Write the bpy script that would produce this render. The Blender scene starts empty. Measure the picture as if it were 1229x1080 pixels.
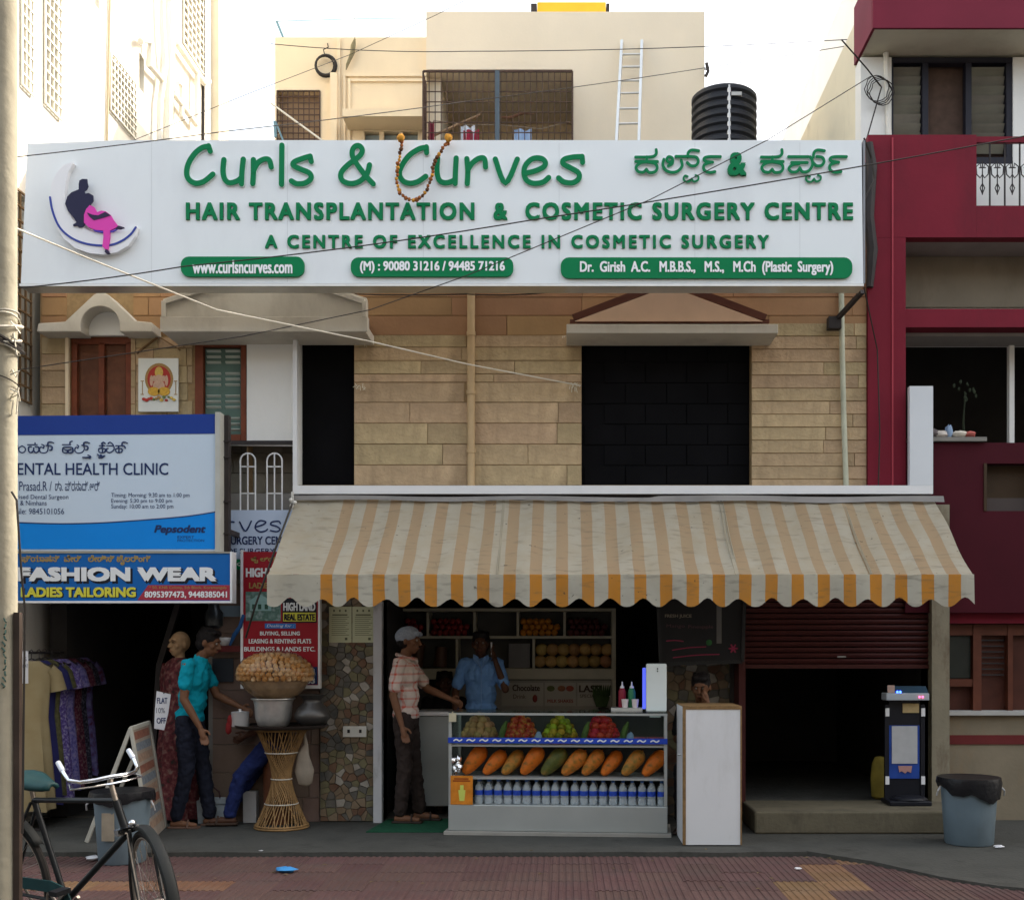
import bpy, math, random
from mathutils import Vector, Matrix, Euler
C = bpy.context.scene.collection
sc = bpy.context.scene
R = random.Random(7)
# ---------------------------------------------------------------- camera, world, sun, exposure
FPX, VPX, VPY, IW, IH = 1350.0, 677.0, 780.0, 1229.0, 1080.0     # focal length and vanishing point measured on the photograph
CAMD, EYE = 10.0, 1.52
cam = bpy.data.cameras.new('camera'); cam.sensor_width = 36; cam.lens = 36*FPX/IW
cam.shift_x = (IW/2-VPX)/IW; cam.shift_y = (VPY-IH/2)/IW
cam.clip_end = 500; cam.clip_start = 0.1
camo = bpy.data.objects.new('camera', cam); camo.location = (0, -CAMD, EYE); camo.rotation_euler = (math.pi/2, 0, 0)
C.objects.link(camo); sc.camera = camo
w = bpy.data.worlds.new('World'); sc.world = w; w.use_nodes = True
nt = w.node_tree
sky = nt.nodes.new('ShaderNodeTexSky'); sky.sky_type = 'NISHITA'; sky.sun_disc = False
SUN_EL, SUN_AZ = math.radians(36), math.radians(60)              # azimuth from +Y towards +X
sky.sun_elevation = SUN_EL; sky.sun_rotation = SUN_AZ; sky.air_density = 1.0; sky.dust_density = 9.0; sky.ozone_density = 1.0
hz = nt.nodes.new('ShaderNodeMixRGB'); hz.blend_type = 'ADD'; hz.inputs[0].default_value = 1; hz.inputs[2].default_value = (2.65, 2.75, 2.65, 1)   # thin milky cloud over the whole sky
nt.links.new(sky.outputs[0], hz.inputs[1]); bg = nt.nodes['Background']; nt.links.new(hz.outputs[0], bg.inputs[0]); bg.inputs[1].default_value = 0.15
sl = bpy.data.lights.new('sun', 'SUN'); sl.energy = 3.2; sl.angle = math.radians(0.6); sl.color = (1, 0.93, 0.82)
so = bpy.data.objects.new('sun', sl); C.objects.link(so)
sd = Vector((math.sin(SUN_AZ)*math.cos(SUN_EL), math.cos(SUN_AZ)*math.cos(SUN_EL), math.sin(SUN_EL)))
so.rotation_euler = sd.to_track_quat('Z', 'Y').to_euler(); so.location = (8, 6, 14)
sc.view_settings.view_transform = 'Standard'; sc.view_settings.look = 'None'
sc.view_settings.gamma = 1; sc.view_settings.exposure = 1.2; sc.view_settings.use_curve_mapping = False
sc.render.engine = 'CYCLES'; sc.cycles.max_bounces = 8; sc.cycles.transparent_max_bounces = 24

# ---------------------------------------------------------------- measuring: photograph pixel + distance -> metres
def X(px, Y=0.): return (px-VPX)*(CAMD+Y)/FPX
def Z(py, Y=0.): return EYE+(VPY-py)*(CAMD+Y)/FPX
def P(px, py, Y=0.): return (X(px, Y), Y, Z(py, Y))
def LW(px): return -4.75*FPX/(px-VPX)-CAMD                         # Y of a point on the left neighbour's side wall

# ---------------------------------------------------------------- materials
MC = {}
def M(name, col, rough=.75, var=.12, scale=6., bump=.0, bscale=40., metal=0., rnd=0., stain=None, sscale=1.5, samt=.5, emit=0, alpha=1, trans=0, spec=.22, sheen=0):
    if name in MC: return MC[name]
    m = bpy.data.materials.new(name); m.use_nodes = True; n = m.node_tree.nodes; L = m.node_tree.links
    b = n['Principled BSDF']; b.inputs['Roughness'].default_value = rough; b.inputs['Metallic'].default_value = metal
    b.inputs['Specular IOR Level'].default_value = spec
    tc = n.new('ShaderNodeTexCoord'); co = tc.outputs['Object']
    cur = None
    rgb = n.new('ShaderNodeRGB'); rgb.outputs[0].default_value = (*col, 1); cur = rgb.outputs[0]
    def mul(a, fac):       # multiply colour by value
        v = n.new('ShaderNodeHueSaturation'); L.new(a, v.inputs['Color']); L.new(fac, v.inputs['Value']); return v.outputs[0]
    if var:
        no = n.new('ShaderNodeTexNoise'); no.inputs['Scale'].default_value = scale; no.inputs['Detail'].default_value = 6; L.new(co, no.inputs['Vector'])
        mr = n.new('ShaderNodeMapRange'); mr.inputs[1].default_value = .25; mr.inputs[2].default_value = .75
        mr.inputs[3].default_value = 1-var; mr.inputs[4].default_value = 1+var; L.new(no.outputs[0], mr.inputs[0]); cur = mul(cur, mr.outputs[0])
    if rnd:
        oi = n.new('ShaderNodeObjectInfo'); mr = n.new('ShaderNodeMapRange'); mr.inputs[3].default_value = 1-rnd; mr.inputs[4].default_value = 1+rnd
        L.new(oi.outputs['Random'], mr.inputs[0]); cur = mul(cur, mr.outputs[0])
        mu = n.new('ShaderNodeMath'); mu.operation = 'MULTIPLY'; mu.inputs[1].default_value = 7.31; L.new(oi.outputs['Random'], mu.inputs[0])
        fr = n.new('ShaderNodeMath'); fr.operation = 'FRACT'; L.new(mu.outputs[0], fr.inputs[0])
        mr2 = n.new('ShaderNodeMapRange'); mr2.inputs[3].default_value = .5-.05*rnd*2; mr2.inputs[4].default_value = .5+.05*rnd*2; L.new(fr.outputs[0], mr2.inputs[0])
        hs = n.new('ShaderNodeHueSaturation'); L.new(mr2.outputs[0], hs.inputs['Hue']); L.new(cur, hs.inputs['Color']); cur = hs.outputs[0]
    if stain:
        mp = n.new('ShaderNodeMapping'); mp.inputs['Scale'].default_value = (1, 1, .35); L.new(co, mp.inputs[0])
        no = n.new('ShaderNodeTexNoise'); no.inputs['Scale'].default_value = sscale; no.inputs['Detail'].default_value = 9; no.inputs['Roughness'].default_value = .7; L.new(mp.outputs[0], no.inputs['Vector'])
        mr = n.new('ShaderNodeMapRange'); mr.inputs[1].default_value = .5; mr.inputs[2].default_value = .72; mr.inputs[4].default_value = samt; L.new(no.outputs[0], mr.inputs[0])
        mx = n.new('ShaderNodeMixRGB'); mx.inputs[2].default_value = (*stain, 1); L.new(mr.outputs[0], mx.inputs[0]); L.new(cur, mx.inputs[1]); cur = mx.outputs[0]
    L.new(cur, b.inputs['Base Color'])
    if bump:
        no = n.new('ShaderNodeTexNoise'); no.inputs['Scale'].default_value = bscale; no.inputs['Detail'].default_value = 5; L.new(co, no.inputs['Vector'])
        bp = n.new('ShaderNodeBump'); bp.inputs['Strength'].default_value = bump; bp.inputs['Distance'].default_value = .01; L.new(no.outputs[0], bp.inputs['Height']); L.new(bp.outputs[0], b.inputs['Normal'])
    if emit: b.inputs['Emission Color'].default_value = (*col, 1); b.inputs['Emission Strength'].default_value = emit
    if alpha < 1: b.inputs['Alpha'].default_value = alpha
    if trans: b.inputs['Transmission Weight'].default_value = trans
    if sheen: b.inputs['Sheen Weight'].default_value = sheen
    MC[name] = m; return m
def glass(name, tint=(.9, .95, .93), a=.12):
    if name in MC: return MC[name]
    m = bpy.data.materials.new(name); m.use_nodes = True; n = m.node_tree.nodes; L = m.node_tree.links; n.clear()
    o = n.new('ShaderNodeOutputMaterial'); t = n.new('ShaderNodeBsdfTransparent'); t.inputs[0].default_value = (*tint, 1)
    g = n.new('ShaderNodeBsdfGlossy'); g.inputs['Roughness'].default_value = .04; fr = n.new('ShaderNodeFresnel'); fr.inputs[0].default_value = 1.5
    mr = n.new('ShaderNodeMapRange'); mr.inputs[1].default_value = .04; mr.inputs[3].default_value = a*.04; mr.inputs[4].default_value = .7; L.new(fr.outputs[0], mr.inputs[0])
    mx = n.new('ShaderNodeMixShader'); L.new(mr.outputs[0], mx.inputs[0]); L.new(t.outputs[0], mx.inputs[1]); L.new(g.outputs[0], mx.inputs[2]); L.new(mx.outputs[0], o.inputs[0])
    MC[name] = m; return m
def translucent_cloth(name, nodes_fn, tr=.35):
    """cloth: diffuse mixed with translucent, colour from nodes_fn(nodes, links)"""
    m = bpy.data.materials.new(name); m.use_nodes = True; n = m.node_tree.nodes; L = m.node_tree.links; n.clear()
    o = n.new('ShaderNodeOutputMaterial'); d = n.new('ShaderNodeBsdfDiffuse'); t = n.new('ShaderNodeBsdfTranslucent')
    c = nodes_fn(n, L); L.new(c, d.inputs[0]); L.new(c, t.inputs[0])
    mx = n.new('ShaderNodeMixShader'); mx.inputs[0].default_value = tr
    L.new(d.outputs[0], mx.inputs[1]); L.new(t.outputs[0], mx.inputs[2]); L.new(mx.outputs[0], o.inputs[0]); MC[name] = m; return m
def plaid(name, base, line, sx=.035, w_=.22, base2=None):
    m = M(name, base, .9, .05); n = m.node_tree.nodes; L = m.node_tree.links; b = n['Principled BSDF']
    tc = n.new('ShaderNodeTexCoord'); sp = n.new('ShaderNodeSeparateXYZ'); L.new(tc.outputs['Object'], sp.inputs[0])
    outs = []
    ad = n.new('ShaderNodeMath'); ad.operation = 'ADD'; L.new(sp.outputs[0], ad.inputs[0]); L.new(sp.outputs[1], ad.inputs[1])
    for src in (ad.outputs[0], sp.outputs[2]):
        mo = n.new('ShaderNodeMath'); mo.operation = 'PINGPONG'; mo.inputs[1].default_value = sx; L.new(src, mo.inputs[0])
        lt = n.new('ShaderNodeMath'); lt.operation = 'LESS_THAN'; lt.inputs[1].default_value = sx*w_; L.new(mo.outputs[0], lt.inputs[0]); outs.append(lt.outputs[0])
    s = n.new('ShaderNodeMath'); s.operation = 'ADD'; L.new(outs[0], s.inputs[0]); L.new(outs[1], s.inputs[1])
    h = n.new('ShaderNodeMath'); h.operation = 'MULTIPLY'; h.inputs[1].default_value = .5; L.new(s.outputs[0], h.inputs[0])
    mx = n.new('ShaderNodeMixRGB'); mx.inputs[1].default_value = (*base, 1); mx.inputs[2].default_value = (*line, 1); L.new(h.outputs[0], mx.inputs[0])
    L.new(mx.outputs[0], b.inputs['Base Color']); return m
def blotch(name, cols, scale=25, rough=.9, bump=0):
    if name in MC: return MC[name]
    m = M(name, cols[0], rough, 0); n = m.node_tree.nodes; L = m.node_tree.links; b = n['Principled BSDF']
    tc = n.new('ShaderNodeTexCoord'); no = n.new('ShaderNodeTexNoise'); no.inputs['Scale'].default_value = scale; no.inputs['Detail'].default_value = 4; L.new(tc.outputs['Object'], no.inputs[0])
    cr = n.new('ShaderNodeValToRGB'); cr.color_ramp.interpolation = 'CONSTANT' if rough > .95 else 'LINEAR'
    k = len(cols)
    while len(cr.color_ramp.elements) < k: cr.color_ramp.elements.new(.5)
    for i, c in enumerate(cols):
        cr.color_ramp.elements[i].position = .3+.4*i/max(1, k-1); cr.color_ramp.elements[i].color = (*c, 1)
    L.new(no.outputs[0], cr.inputs[0]); L.new(cr.outputs[0], b.inputs['Base Color']); return m

# ---------------------------------------------------------------- geometry collector
class G:
    def __init__(s): s.v = []; s.f = []; s.mi = []; s.sm = []; s.k = 0; s.smooth = False
    def add(s, vs, fs, smooth=None):
        o = len(s.v); s.v += [tuple(a) for a in vs]; s.f += [[o+i for i in f] for f in fs]
        s.mi += [s.k]*len(fs); s.sm += [s.smooth if smooth is None else smooth]*len(fs); return s
    def box(s, x0, x1, y0, y1, z0, z1):
        v = [(x, y, z) for x in (x0, x1) for y in (y0, y1) for z in (z0, z1)]
        return s.add(v, [(0, 1, 3, 2), (4, 6, 7, 5), (0, 4, 5, 1), (2, 3, 7, 6), (0, 2, 6, 4), (1, 5, 7, 3)], False)
    def obox(s, c, u, v_, w_, hu, hv, hw):
        c = Vector(c); u = Vector(u).normalized()*hu; v_ = Vector(v_).normalized()*hv; w_ = Vector(w_).normalized()*hw
        v = [c+a*u+b*v_+d*w_ for a in (-1, 1) for b in (-1, 1) for d in (-1, 1)]
        return s.add(v, [(0, 1, 3, 2), (4, 6, 7, 5), (0, 4, 5, 1), (2, 3, 7, 6), (0, 2, 6, 4), (1, 5, 7, 3)], False)
    def bar(s, a, b, w_=.02, h=.02, up=(0, 0, 1)):
        a = Vector(a); b = Vector(b); d = b-a; u = Vector(up)
        if abs(d.normalized().dot(u)) > .98: u = Vector((0, 1, 0))
        sdv = d.cross(u).normalized(); u2 = sdv.cross(d).normalized()
        return s.obox((a+b)/2, d, sdv, u2, d.length/2, w_/2, h/2)
    def tube(s, pts, r, n=8, cap=True, closed=False):
        pts = [Vector(p) for p in pts]; rs = r if isinstance(r, (list, tuple)) else [r]*len(pts)
        vs = []; N = len(pts); prev = None
        for i, p in enumerate(pts):
            if closed: t = pts[(i+1) % N]-pts[i-1]
            else: t = pts[min(i+1, N-1)]-pts[max(i-1, 0)]
            t.normalize()
            if prev is None:
                a = Vector((0, 0, 1)) if abs(t.z) < .9 else Vector((1, 0, 0)); nrm = t.cross(a).normalized()
            else:
                nrm = (prev-t*prev.dot(t))
                nrm = nrm.normalized() if nrm.length > 1e-6 else t.orthogonal().normalized()
            prev = nrm; bn = t.cross(nrm)
            for k in range(n):
                a = 2*math.pi*k/n; vs.append(p+(nrm*math.cos(a)+bn*math.sin(a))*rs[i])
        fs = []
        for i in range(N if closed else N-1):
            j = (i+1) % N
            for k in range(n): fs.append((i*n+k, i*n+(k+1) % n, j*n+(k+1) % n, j*n+k))
        if cap and not closed: fs.append(tuple(range(n-1, -1, -1))); fs.append(tuple((N-1)*n+k for k in range(n)))
        return s.add(vs, fs, True)
    def cyl(s, a, b, r, r2=None, n=16): return s.tube([a, b], [r, r if r2 is None else r2], n)
    def lathe(s, prof, c=(0, 0, 0), n=24, close=True, sq=1.):
        cx, cy, cz = c; vs = []; fs = []
        for (r, z) in prof:
            for k in range(n):
                a = 2*math.pi*k/n; vs.append((cx+r*math.cos(a), cy+r*math.sin(a)*sq, cz+z))
        for i in range(len(prof)-1):
            for k in range(n): fs.append((i*n+k, i*n+(k+1) % n, (i+1)*n+(k+1) % n, (i+1)*n+k))
        if close: fs.append(tuple(range(n-1, -1, -1))); fs.append(tuple((len(prof)-1)*n+k for k in range(n)))
        return s.add(vs, fs, True)
    def sph(s, c, r, n=12, m=8, sc_=(1, 1, 1), rot=None, jit=0):
        vs = []; c = Vector(c); fs = []
        for i in range(m+1):
            t = math.pi*i/m
            for k in range(n):
                a = 2*math.pi*k/n; v = Vector((math.sin(t)*math.cos(a)*sc_[0], math.sin(t)*math.sin(a)*sc_[1], math.cos(t)*sc_[2]))*r
                if jit: v *= 1+R.uniform(-jit, jit)
                if rot: v = rot @ v
                vs.append(c+v)
        for i in range(m):
            for k in range(n): fs.append((i*n+k, (i+1)*n+k, (i+1)*n+(k+1) % n, i*n+(k+1) % n))
        return s.add(vs, fs, True)
    def prism(s, poly, y0, y1):                       # poly in (x,z), extruded along y (front y0)
        n = len(poly); ar = sum(poly[i][0]*poly[(i+1) % n][1]-poly[(i+1) % n][0]*poly[i][1] for i in range(n))
        if ar < 0: poly = poly[::-1]
        vs = [(x, y0, z) for x, z in poly]+[(x, y1, z) for x, z in poly]
        fs = [tuple(range(n)), tuple(range(2*n-1, n-1, -1))]+[(i, n+i, n+(i+1) % n, (i+1) % n) for i in range(n)]
        return s.add(vs, fs, False)
    def prismz(s, poly, z0, z1):
        n = len(poly); vs = [(x, y, z0) for x, y in poly]+[(x, y, z1) for x, y in poly]
        fs = [tuple(range(n-1, -1, -1)), tuple(range(n, 2*n))]+[(i, (i+1) % n, n+(i+1) % n, n+i) for i in range(n)]
        return s.add(vs, fs, False)
    def prismx(s, poly, x0, x1):                       # poly in (y,z)
        n = len(poly); vs = [(x0, y, z) for y, z in poly]+[(x1, y, z) for y, z in poly]
        fs = [tuple(range(n-1, -1, -1)), tuple(range(n, 2*n))]+[(i, (i+1) % n, n+(i+1) % n, n+i) for i in range(n)]
        return s.add(vs, fs, False)
    def stroke(s, pts, wd, y0, y1, drift=.0015, smooth=True, n=5):   # flat ribbon with round ends: pts in (x,z)
        pts = [Vector((p[0], p[1])) for p in pts]
        if smooth and len(pts) > 2:
            out = []
            for i in range(len(pts)-1):
                p0 = pts[max(i-1, 0)]; p1 = pts[i]; p2 = pts[i+1]; p3 = pts[min(i+2, len(pts)-1)]
                for k in range(n):
                    t = k/n; out.append(.5*((2*p1)+(-p0+p2)*t+(2*p0-5*p1+4*p2-p3)*t*t+(-p0+3*p1-3*p2+p3)*t**3))
            pts = out+[pts[-1]]
        N = len(pts); Lp = []; Rp = []
        for i, p in enumerate(pts):
            t = (pts[min(i+1, N-1)]-pts[max(i-1, 0)])
            if t.length < 1e-9: t = Vector((1, 0))
            t.normalize(); nn = Vector((-t.y, t.x))*wd/2
            Lp.append(p+nn); Rp.append(p-nn)
            if i == 0: t0 = t.copy()
            if i == N-1: t1 = t.copy()
        vs = []; fs = []
        for i in range(N):
            yy = y0+drift*i/N
            for q, y in ((Lp[i], yy), (Rp[i], yy), (Lp[i], y1), (Rp[i], y1)): vs.append((q.x, y, q.y))
        for i in range(N-1):
            a = 4*i; b = a+4; fs += [(a, a+1, b+1, b), (a+2, b+2, b+3, a+3), (a, b, b+2, a+2), (a+1, a+3, b+3, b+1)]
        s.add(vs, fs, False)
        for (c, t, sg, yy) in ((pts[0], -t0, 1, y0), (pts[-1], t1, 1, y0+drift)):
            ang = math.atan2(t.y, t.x); poly = [(c.x+math.cos(ang+a)*wd/2, c.y+math.sin(ang+a)*wd/2) for a in [math.pi*(q/6-.5) for q in range(7)]]
            s.prism(poly, yy, y1)
        return s
    def shift(s, d): s.v = [(a+d[0], b+d[1], c+d[2]) for a, b, c in s.v]; return s
    def xf(s, m): s.v = [tuple(m @ Vector(p)) for p in s.v]; return s
    def mesh(s, name, mats, org=(0, 0, 0)):
        me = bpy.data.meshes.new(name)
        v = [(a-org[0], b-org[1], c-org[2]) for a, b, c in s.v] if org != (0, 0, 0) else s.v
        me.from_pydata(v, [], s.f)
        for m in (mats if isinstance(mats, (list, tuple)) else [mats]): me.materials.append(m)
        me.polygons.foreach_set('material_index', s.mi); me.polygons.foreach_set('use_smooth', s.sm)
        me.update()
        if any(s.sm): me.set_sharp_from_angle(angle=math.radians(42))
        return me
ORG = {}
def tag(o, label=None, cat=None, group=None, kind=None):
    if label: o['label'] = label
    if cat: o['category'] = cat
    if group: o['group'] = group
    if kind: o['kind'] = kind
    return o
def thing(name, label, cat, loc=(0, 0, 0), group=None, rz=0):
    o = bpy.data.objects.new(name, None); o.empty_display_size = .1; o.location = loc; o.rotation_euler.z = rz; C.objects.link(o)
    tag(o, label, cat, group); ORG[o.name] = tuple(loc); return o
def part(parent, name, g, mats, world=True, bevel=0, label=None, kind=None):
    org = ORG.get(parent.name, (0, 0, 0)) if (parent is not None and world) else (0, 0, 0)
    o = bpy.data.objects.new(name, g.mesh(name, mats, org)); C.objects.link(o)
    if parent is not None: o.parent = parent
    ORG[o.name] = org if world else (0, 0, 0)
    if bevel:
        b = o.modifiers.new('bevel', 'BEVEL'); b.width = bevel; b.segments = 2; b.limit_method = 'ANGLE'
    if label: o['label'] = label
    if kind: o['kind'] = kind
    return o
def single(name, g, mats, label, cat, loc=(0, 0, 0), group=None, bevel=0, kind=None):
    """a thing that is one mesh; g in world coordinates, origin at loc"""
    o = bpy.data.objects.new(name, g.mesh(name, mats, tuple(loc))); o.location = loc; C.objects.link(o)
    if bevel:
        b = o.modifiers.new('bevel', 'BEVEL'); b.width = bevel; b.segments = 2; b.limit_method = 'ANGLE'
    ORG[o.name] = tuple(loc); tag(o, label, cat, group, kind); return o
def struct(name, g, mats):
    o = bpy.data.objects.new(name, g.mesh(name, mats)); C.objects.link(o); o['kind'] = 'structure'; ORG[o.name] = (0, 0, 0); return o
def dup(root, loc=None, rz=None, label=None, group=None):
    r = root.copy(); C.objects.link(r)
    if loc is not None: r.location = loc
    if rz is not None: r.rotation_euler.z = rz
    if label: r['label'] = label
    if group: r['group'] = group
    def rec(src, dst):
        for ch in list(src.children):
            c = ch.copy(); C.objects.link(c); c.parent = dst; rec(ch, c)
    rec(root, r); return r
def text(parent, s, x0, y0, x1, y1, Y, mat, bold=0, ext=0, name='lettering', shear=0, space=1.):
    """lettering whose ink fills the photograph rectangle (x0,y0)-(x1,y1) on the plane Y"""
    cu = bpy.data.curves.new('t', 'FONT'); cu.body = s; cu.size = 1; cu.resolution_u = 3; cu.shear = shear; cu.space_character = space
    ob = bpy.data.objects.new('t', cu); me = bpy.data.meshes.new_from_object(ob)
    V = [v.co.copy() for v in me.vertices]; F = [tuple(p.vertices) for p in me.polygons]
    bpy.data.objects.remove(ob); bpy.data.curves.remove(cu); bpy.data.meshes.remove(me)
    if not V: return None
    ax = min(v.x for v in V); bx = max(v.x for v in V); az = min(v.y for v in V); bz = max(v.y for v in V)
    X0, X1, Z0, Z1 = X(x0, Y), X(x1, Y), Z(y1, Y), Z(y0, Y)
    g = G(); h = (Z1-Z0)/(bz-az); kx = (X1-X0-2*bold)/(bx-ax); kz = (Z1-Z0-2*bold*.8)/(bz-az)
    offs = [(0, 0)] if not bold else [(0, 0), (-1, -.8), (1, .8), (1, -.8), (-1, .8)]
    for i, (dx, dz) in enumerate(offs):
        yy = Y-i*.0003
        pts = [(X0+bold+(v.x-ax)*kx+dx*bold, yy, Z0+bold*.8+(v.y-az)*kz+dz*bold) for v in V]
        g.add(pts, [f for f in F], False)
        if ext:
            ed = {}
            for f in F:
                for a, b in zip(f, f[1:]+f[:1]): ed[(a, b)] = 1
            bd = [(a, b) for a, b in ed if (b, a) not in ed]
            n = len(pts); vs = pts+[(p[0], Y+ext, p[2]) for p in pts]
            g.add(vs, [(b, a, n+a, n+b) for a, b in bd], False)
    return part(parent, name, g, mat)
def blob(name, parent, prims, mat, voxel=.008, smooth=4, world=False, label=None):
    """one continuous skin from tapered limbs and ellipsoids, united by a voxel remesh"""
    g = G()
    for p in prims:
        if p[0] == 'e': g.sph(p[1], 1, 14, 10, p[2], p[3] if len(p) > 3 else None)      # centre, radii, rot
        else:                                                                              # 'l' points, radii
            pts, rs = p[1], p[2]; g.tube(pts, rs, 10)
            for q, r in zip(pts, rs): g.sph(q, r, 10, 8)
    o = part(parent, name, g, mat, world=world, label=label)
    r = o.modifiers.new('r', 'REMESH'); r.mode = 'VOXEL'; r.voxel_size = voxel; r.use_smooth_shade = True
    if smooth: s_ = o.modifiers.new('s', 'SMOOTH'); s_.iterations = smooth; s_.factor = .5
    return o
# ---------------------------------------------------------------- palette
stone = M('stone', (.45, .335, .20), .85, .24, 5, .9, 38, rnd=.12, stain=(.23, .16, .09), sscale=3.5, samt=.6)
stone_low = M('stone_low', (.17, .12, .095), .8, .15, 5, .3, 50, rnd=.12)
mortar = M('mortar', (.30, .205, .105), .95, .2, 20)
cream = M('cream_plaster', (.80, .66, .46), .85, .05, 1.5, .1, 30, stain=(.6, .5, .36), samt=.25, sscale=.8)
cream2 = M('pale_plaster', (.78, .68, .53), .85, .05, 1.2, .1, 30, stain=(.6, .52, .42), samt=.2, sscale=.7)
white_pl = M('white_plaster', (.80, .80, .77), .85, .04, 2, .1, 30, stain=(.5, .46, .4), samt=.25, sscale=1.1)
dirty_pl = M('stained_plaster', (.42, .38, .30), .9, .15, 4, .3, 25, stain=(.12, .09, .06), samt=.8, sscale=3)
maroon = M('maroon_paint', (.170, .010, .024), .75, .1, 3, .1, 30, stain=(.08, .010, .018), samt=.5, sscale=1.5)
grey_pl = M('grey_plaster', (.22, .21, .19), .9, .15, 3, .2, 30, stain=(.08, .07, .06), samt=.6)
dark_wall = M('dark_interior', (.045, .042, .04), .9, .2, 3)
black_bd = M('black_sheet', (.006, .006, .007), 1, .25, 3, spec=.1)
wood_red = M('varnished_wood', (.17, .045, .02), .45, .25, 9, .15, 60)
wood_brn = M('brown_wood', (.13, .05, .025), .5, .3, 8, .15, 60)
steel = M('steel', (.55, .58, .58), .38, .06, 8, metal=.85)
alu = M('aluminium', (.62, .62, .60), .36, .06, 8, metal=.9)
iron = M('iron', (.035, .03, .03), .6, .2, 8)
blackp = M('black_plastic', (.012, .012, .014), .4, .1)
white_m = M('white_enamel', (.72, .73, .74), .4, .03)
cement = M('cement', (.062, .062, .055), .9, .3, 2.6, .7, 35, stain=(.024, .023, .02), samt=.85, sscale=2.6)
def wall(g, x0, x1, z0, z1, y0, y1, holes):
    xs = sorted({x0, x1} | {min(max(v, x0), x1) for h in holes for v in h[:2]}); zs = sorted({z0, z1} | {min(max(v, z0), z1) for h in holes for v in h[2:]})
    for a, b in zip(xs, xs[1:]):
        run = None
        for c, d in zip(zs, zs[1:]):
            mx, mz = (a+b)/2, (c+d)/2
            if any(h[0] < mx < h[1] and h[2] < mz < h[3] for h in holes):
                if run: g.box(a, b, y0, y1, *run); run = None
            else: run = (run[0], d) if run else (c, d)
        if run: g.box(a, b, y0, y1, *run)
    return g
def pxh(x0, y0, x1, y1, Y=0.): return (X(x0, Y), X(x1, Y), Z(y1, Y), Z(y0, Y))

# ================================================================ GROUND
g = G(); g.add([(-200, -200, -.062), (200, -200, -.062), (200, 200, -.062), (-200, 200, -.062)], [(0, 1, 2, 3)]); struct('ground', g, M('asphalt', (.045, .044, .042), .9, .2, 3, .4, 60))
foot = G(); foot.box(-9, 9, -3.55, -1.52, -.06, -.052); foot = struct('footpath', foot, M('joint_sand', (.06, .05, .045), .95, .3, 12))
tile_m = M('red_paver', (.098, .055, .050), .85, .2, 4, .4, 50, rnd=.11, stain=(.055, .046, .042), samt=.8, sscale=2.2)
tile_y = M('ochre_paver', (.18, .10, .055), .85, .2, 5, .4, 50, rnd=.12, stain=(.12, .09, .07), samt=.6, sscale=2)
tg = G(); TS = .3
tg.box(-.149, .149, -.149, .149, -.02, 0)
for k in range(6): a = -.135+k*.0475; tg.prism([(a, 0), (a+.006, .006), (a+.026, .006), (a+.032, 0)], -.145, .145)
tm = tg.mesh('paving_tile', tile_m); tmy = tg.mesh('paving_tile', tile_y)
n = 0
for r_ in range(7):
    y = -1.70-r_*TS
    for k in range(-14, 16):
        x = k*TS+.05
        d = (CAMD+y)
        if abs(x*FPX/d+62) > 760: continue
        yel = (r_ == 3 and x < -2.2) or abs((x-2.05)-(-(y+1.6))*-.35) < .16
        o = bpy.data.objects.new('paving_tile', tmy if yel else tm); C.objects.link(o); o.parent = foot
        o.location = (x, y, -.033+R.uniform(-.002, .002)); o.rotation_euler = (R.uniform(-.006, .006), R.uniform(-.006, .006), R.choice([0, 0, 0, math.pi]))
# raised slab in front of the shops: broken edge
g = G(); pts = []
xx = -9.
while xx < X(975, -1.5): pts.append((xx, -1.53+R.uniform(-.02, .02))); xx += R.uniform(.08, .3)
poly = pts+[(X(975, -1.5), -1.5), (9, -1.5), (9, .5), (-9, .5)]
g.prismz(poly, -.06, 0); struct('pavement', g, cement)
g = G()
a = X(968, -1.5)
v = [(a, -1.5, .003), (9, -1.5, .003), (9, -3.6, -.012), (4.2, -3.4, -.012), (2.83, -2.68, -.012), (2.55, -2.4, -.010), (2.22, -1.86, -.004)]
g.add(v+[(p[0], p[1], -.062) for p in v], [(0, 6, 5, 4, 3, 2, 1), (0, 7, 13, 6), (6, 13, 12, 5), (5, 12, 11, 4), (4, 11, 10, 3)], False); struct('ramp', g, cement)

# ================================================================ MAIN BUILDING
XL, XR = -4.66, 2.765
B = thing('shop_building', 'tan stone-clad shop building with cream upper storey behind the green-lettered signboard', 'building', (0, 0, 0))
W1 = pxh(84, 404, 157, 520); W2 = pxh(234, 403, 296, 531); O1 = pxh(358, 404, 425, 582); O2 = pxh(698, 404, 902, 582)
BAL = pxh(296.01, 531.01, 353, 640); BAL2 = pxh(240, 531.01, 296, 640)
g = wall(G(), XL, XR, 2.92, 5.7, .005, .2, [W1, W2, O1, O2, BAL, BAL2]); part(B, 'upper_wall', g, mortar)
S1 = (X(20), X(250), 0, Z(690)); S2 = (X(460), X(886), -1, 2.3); S3 = (X(892), X(1114), -1, 2.3)
XR2 = X(1135)
g = wall(G(), XL, XR2, 0, 2.915, .005, .2, [S1, S2, S3]); part(B, 'lower_wall', g, grey_pl)
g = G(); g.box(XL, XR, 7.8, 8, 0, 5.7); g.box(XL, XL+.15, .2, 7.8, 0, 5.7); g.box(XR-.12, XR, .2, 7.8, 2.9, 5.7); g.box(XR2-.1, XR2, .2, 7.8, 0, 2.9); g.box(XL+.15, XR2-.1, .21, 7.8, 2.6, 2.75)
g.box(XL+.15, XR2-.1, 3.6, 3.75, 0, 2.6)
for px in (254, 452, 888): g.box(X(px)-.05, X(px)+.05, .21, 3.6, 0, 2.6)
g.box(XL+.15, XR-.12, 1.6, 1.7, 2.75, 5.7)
part(B, 'inner_wall', g, dark_wall)
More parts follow.
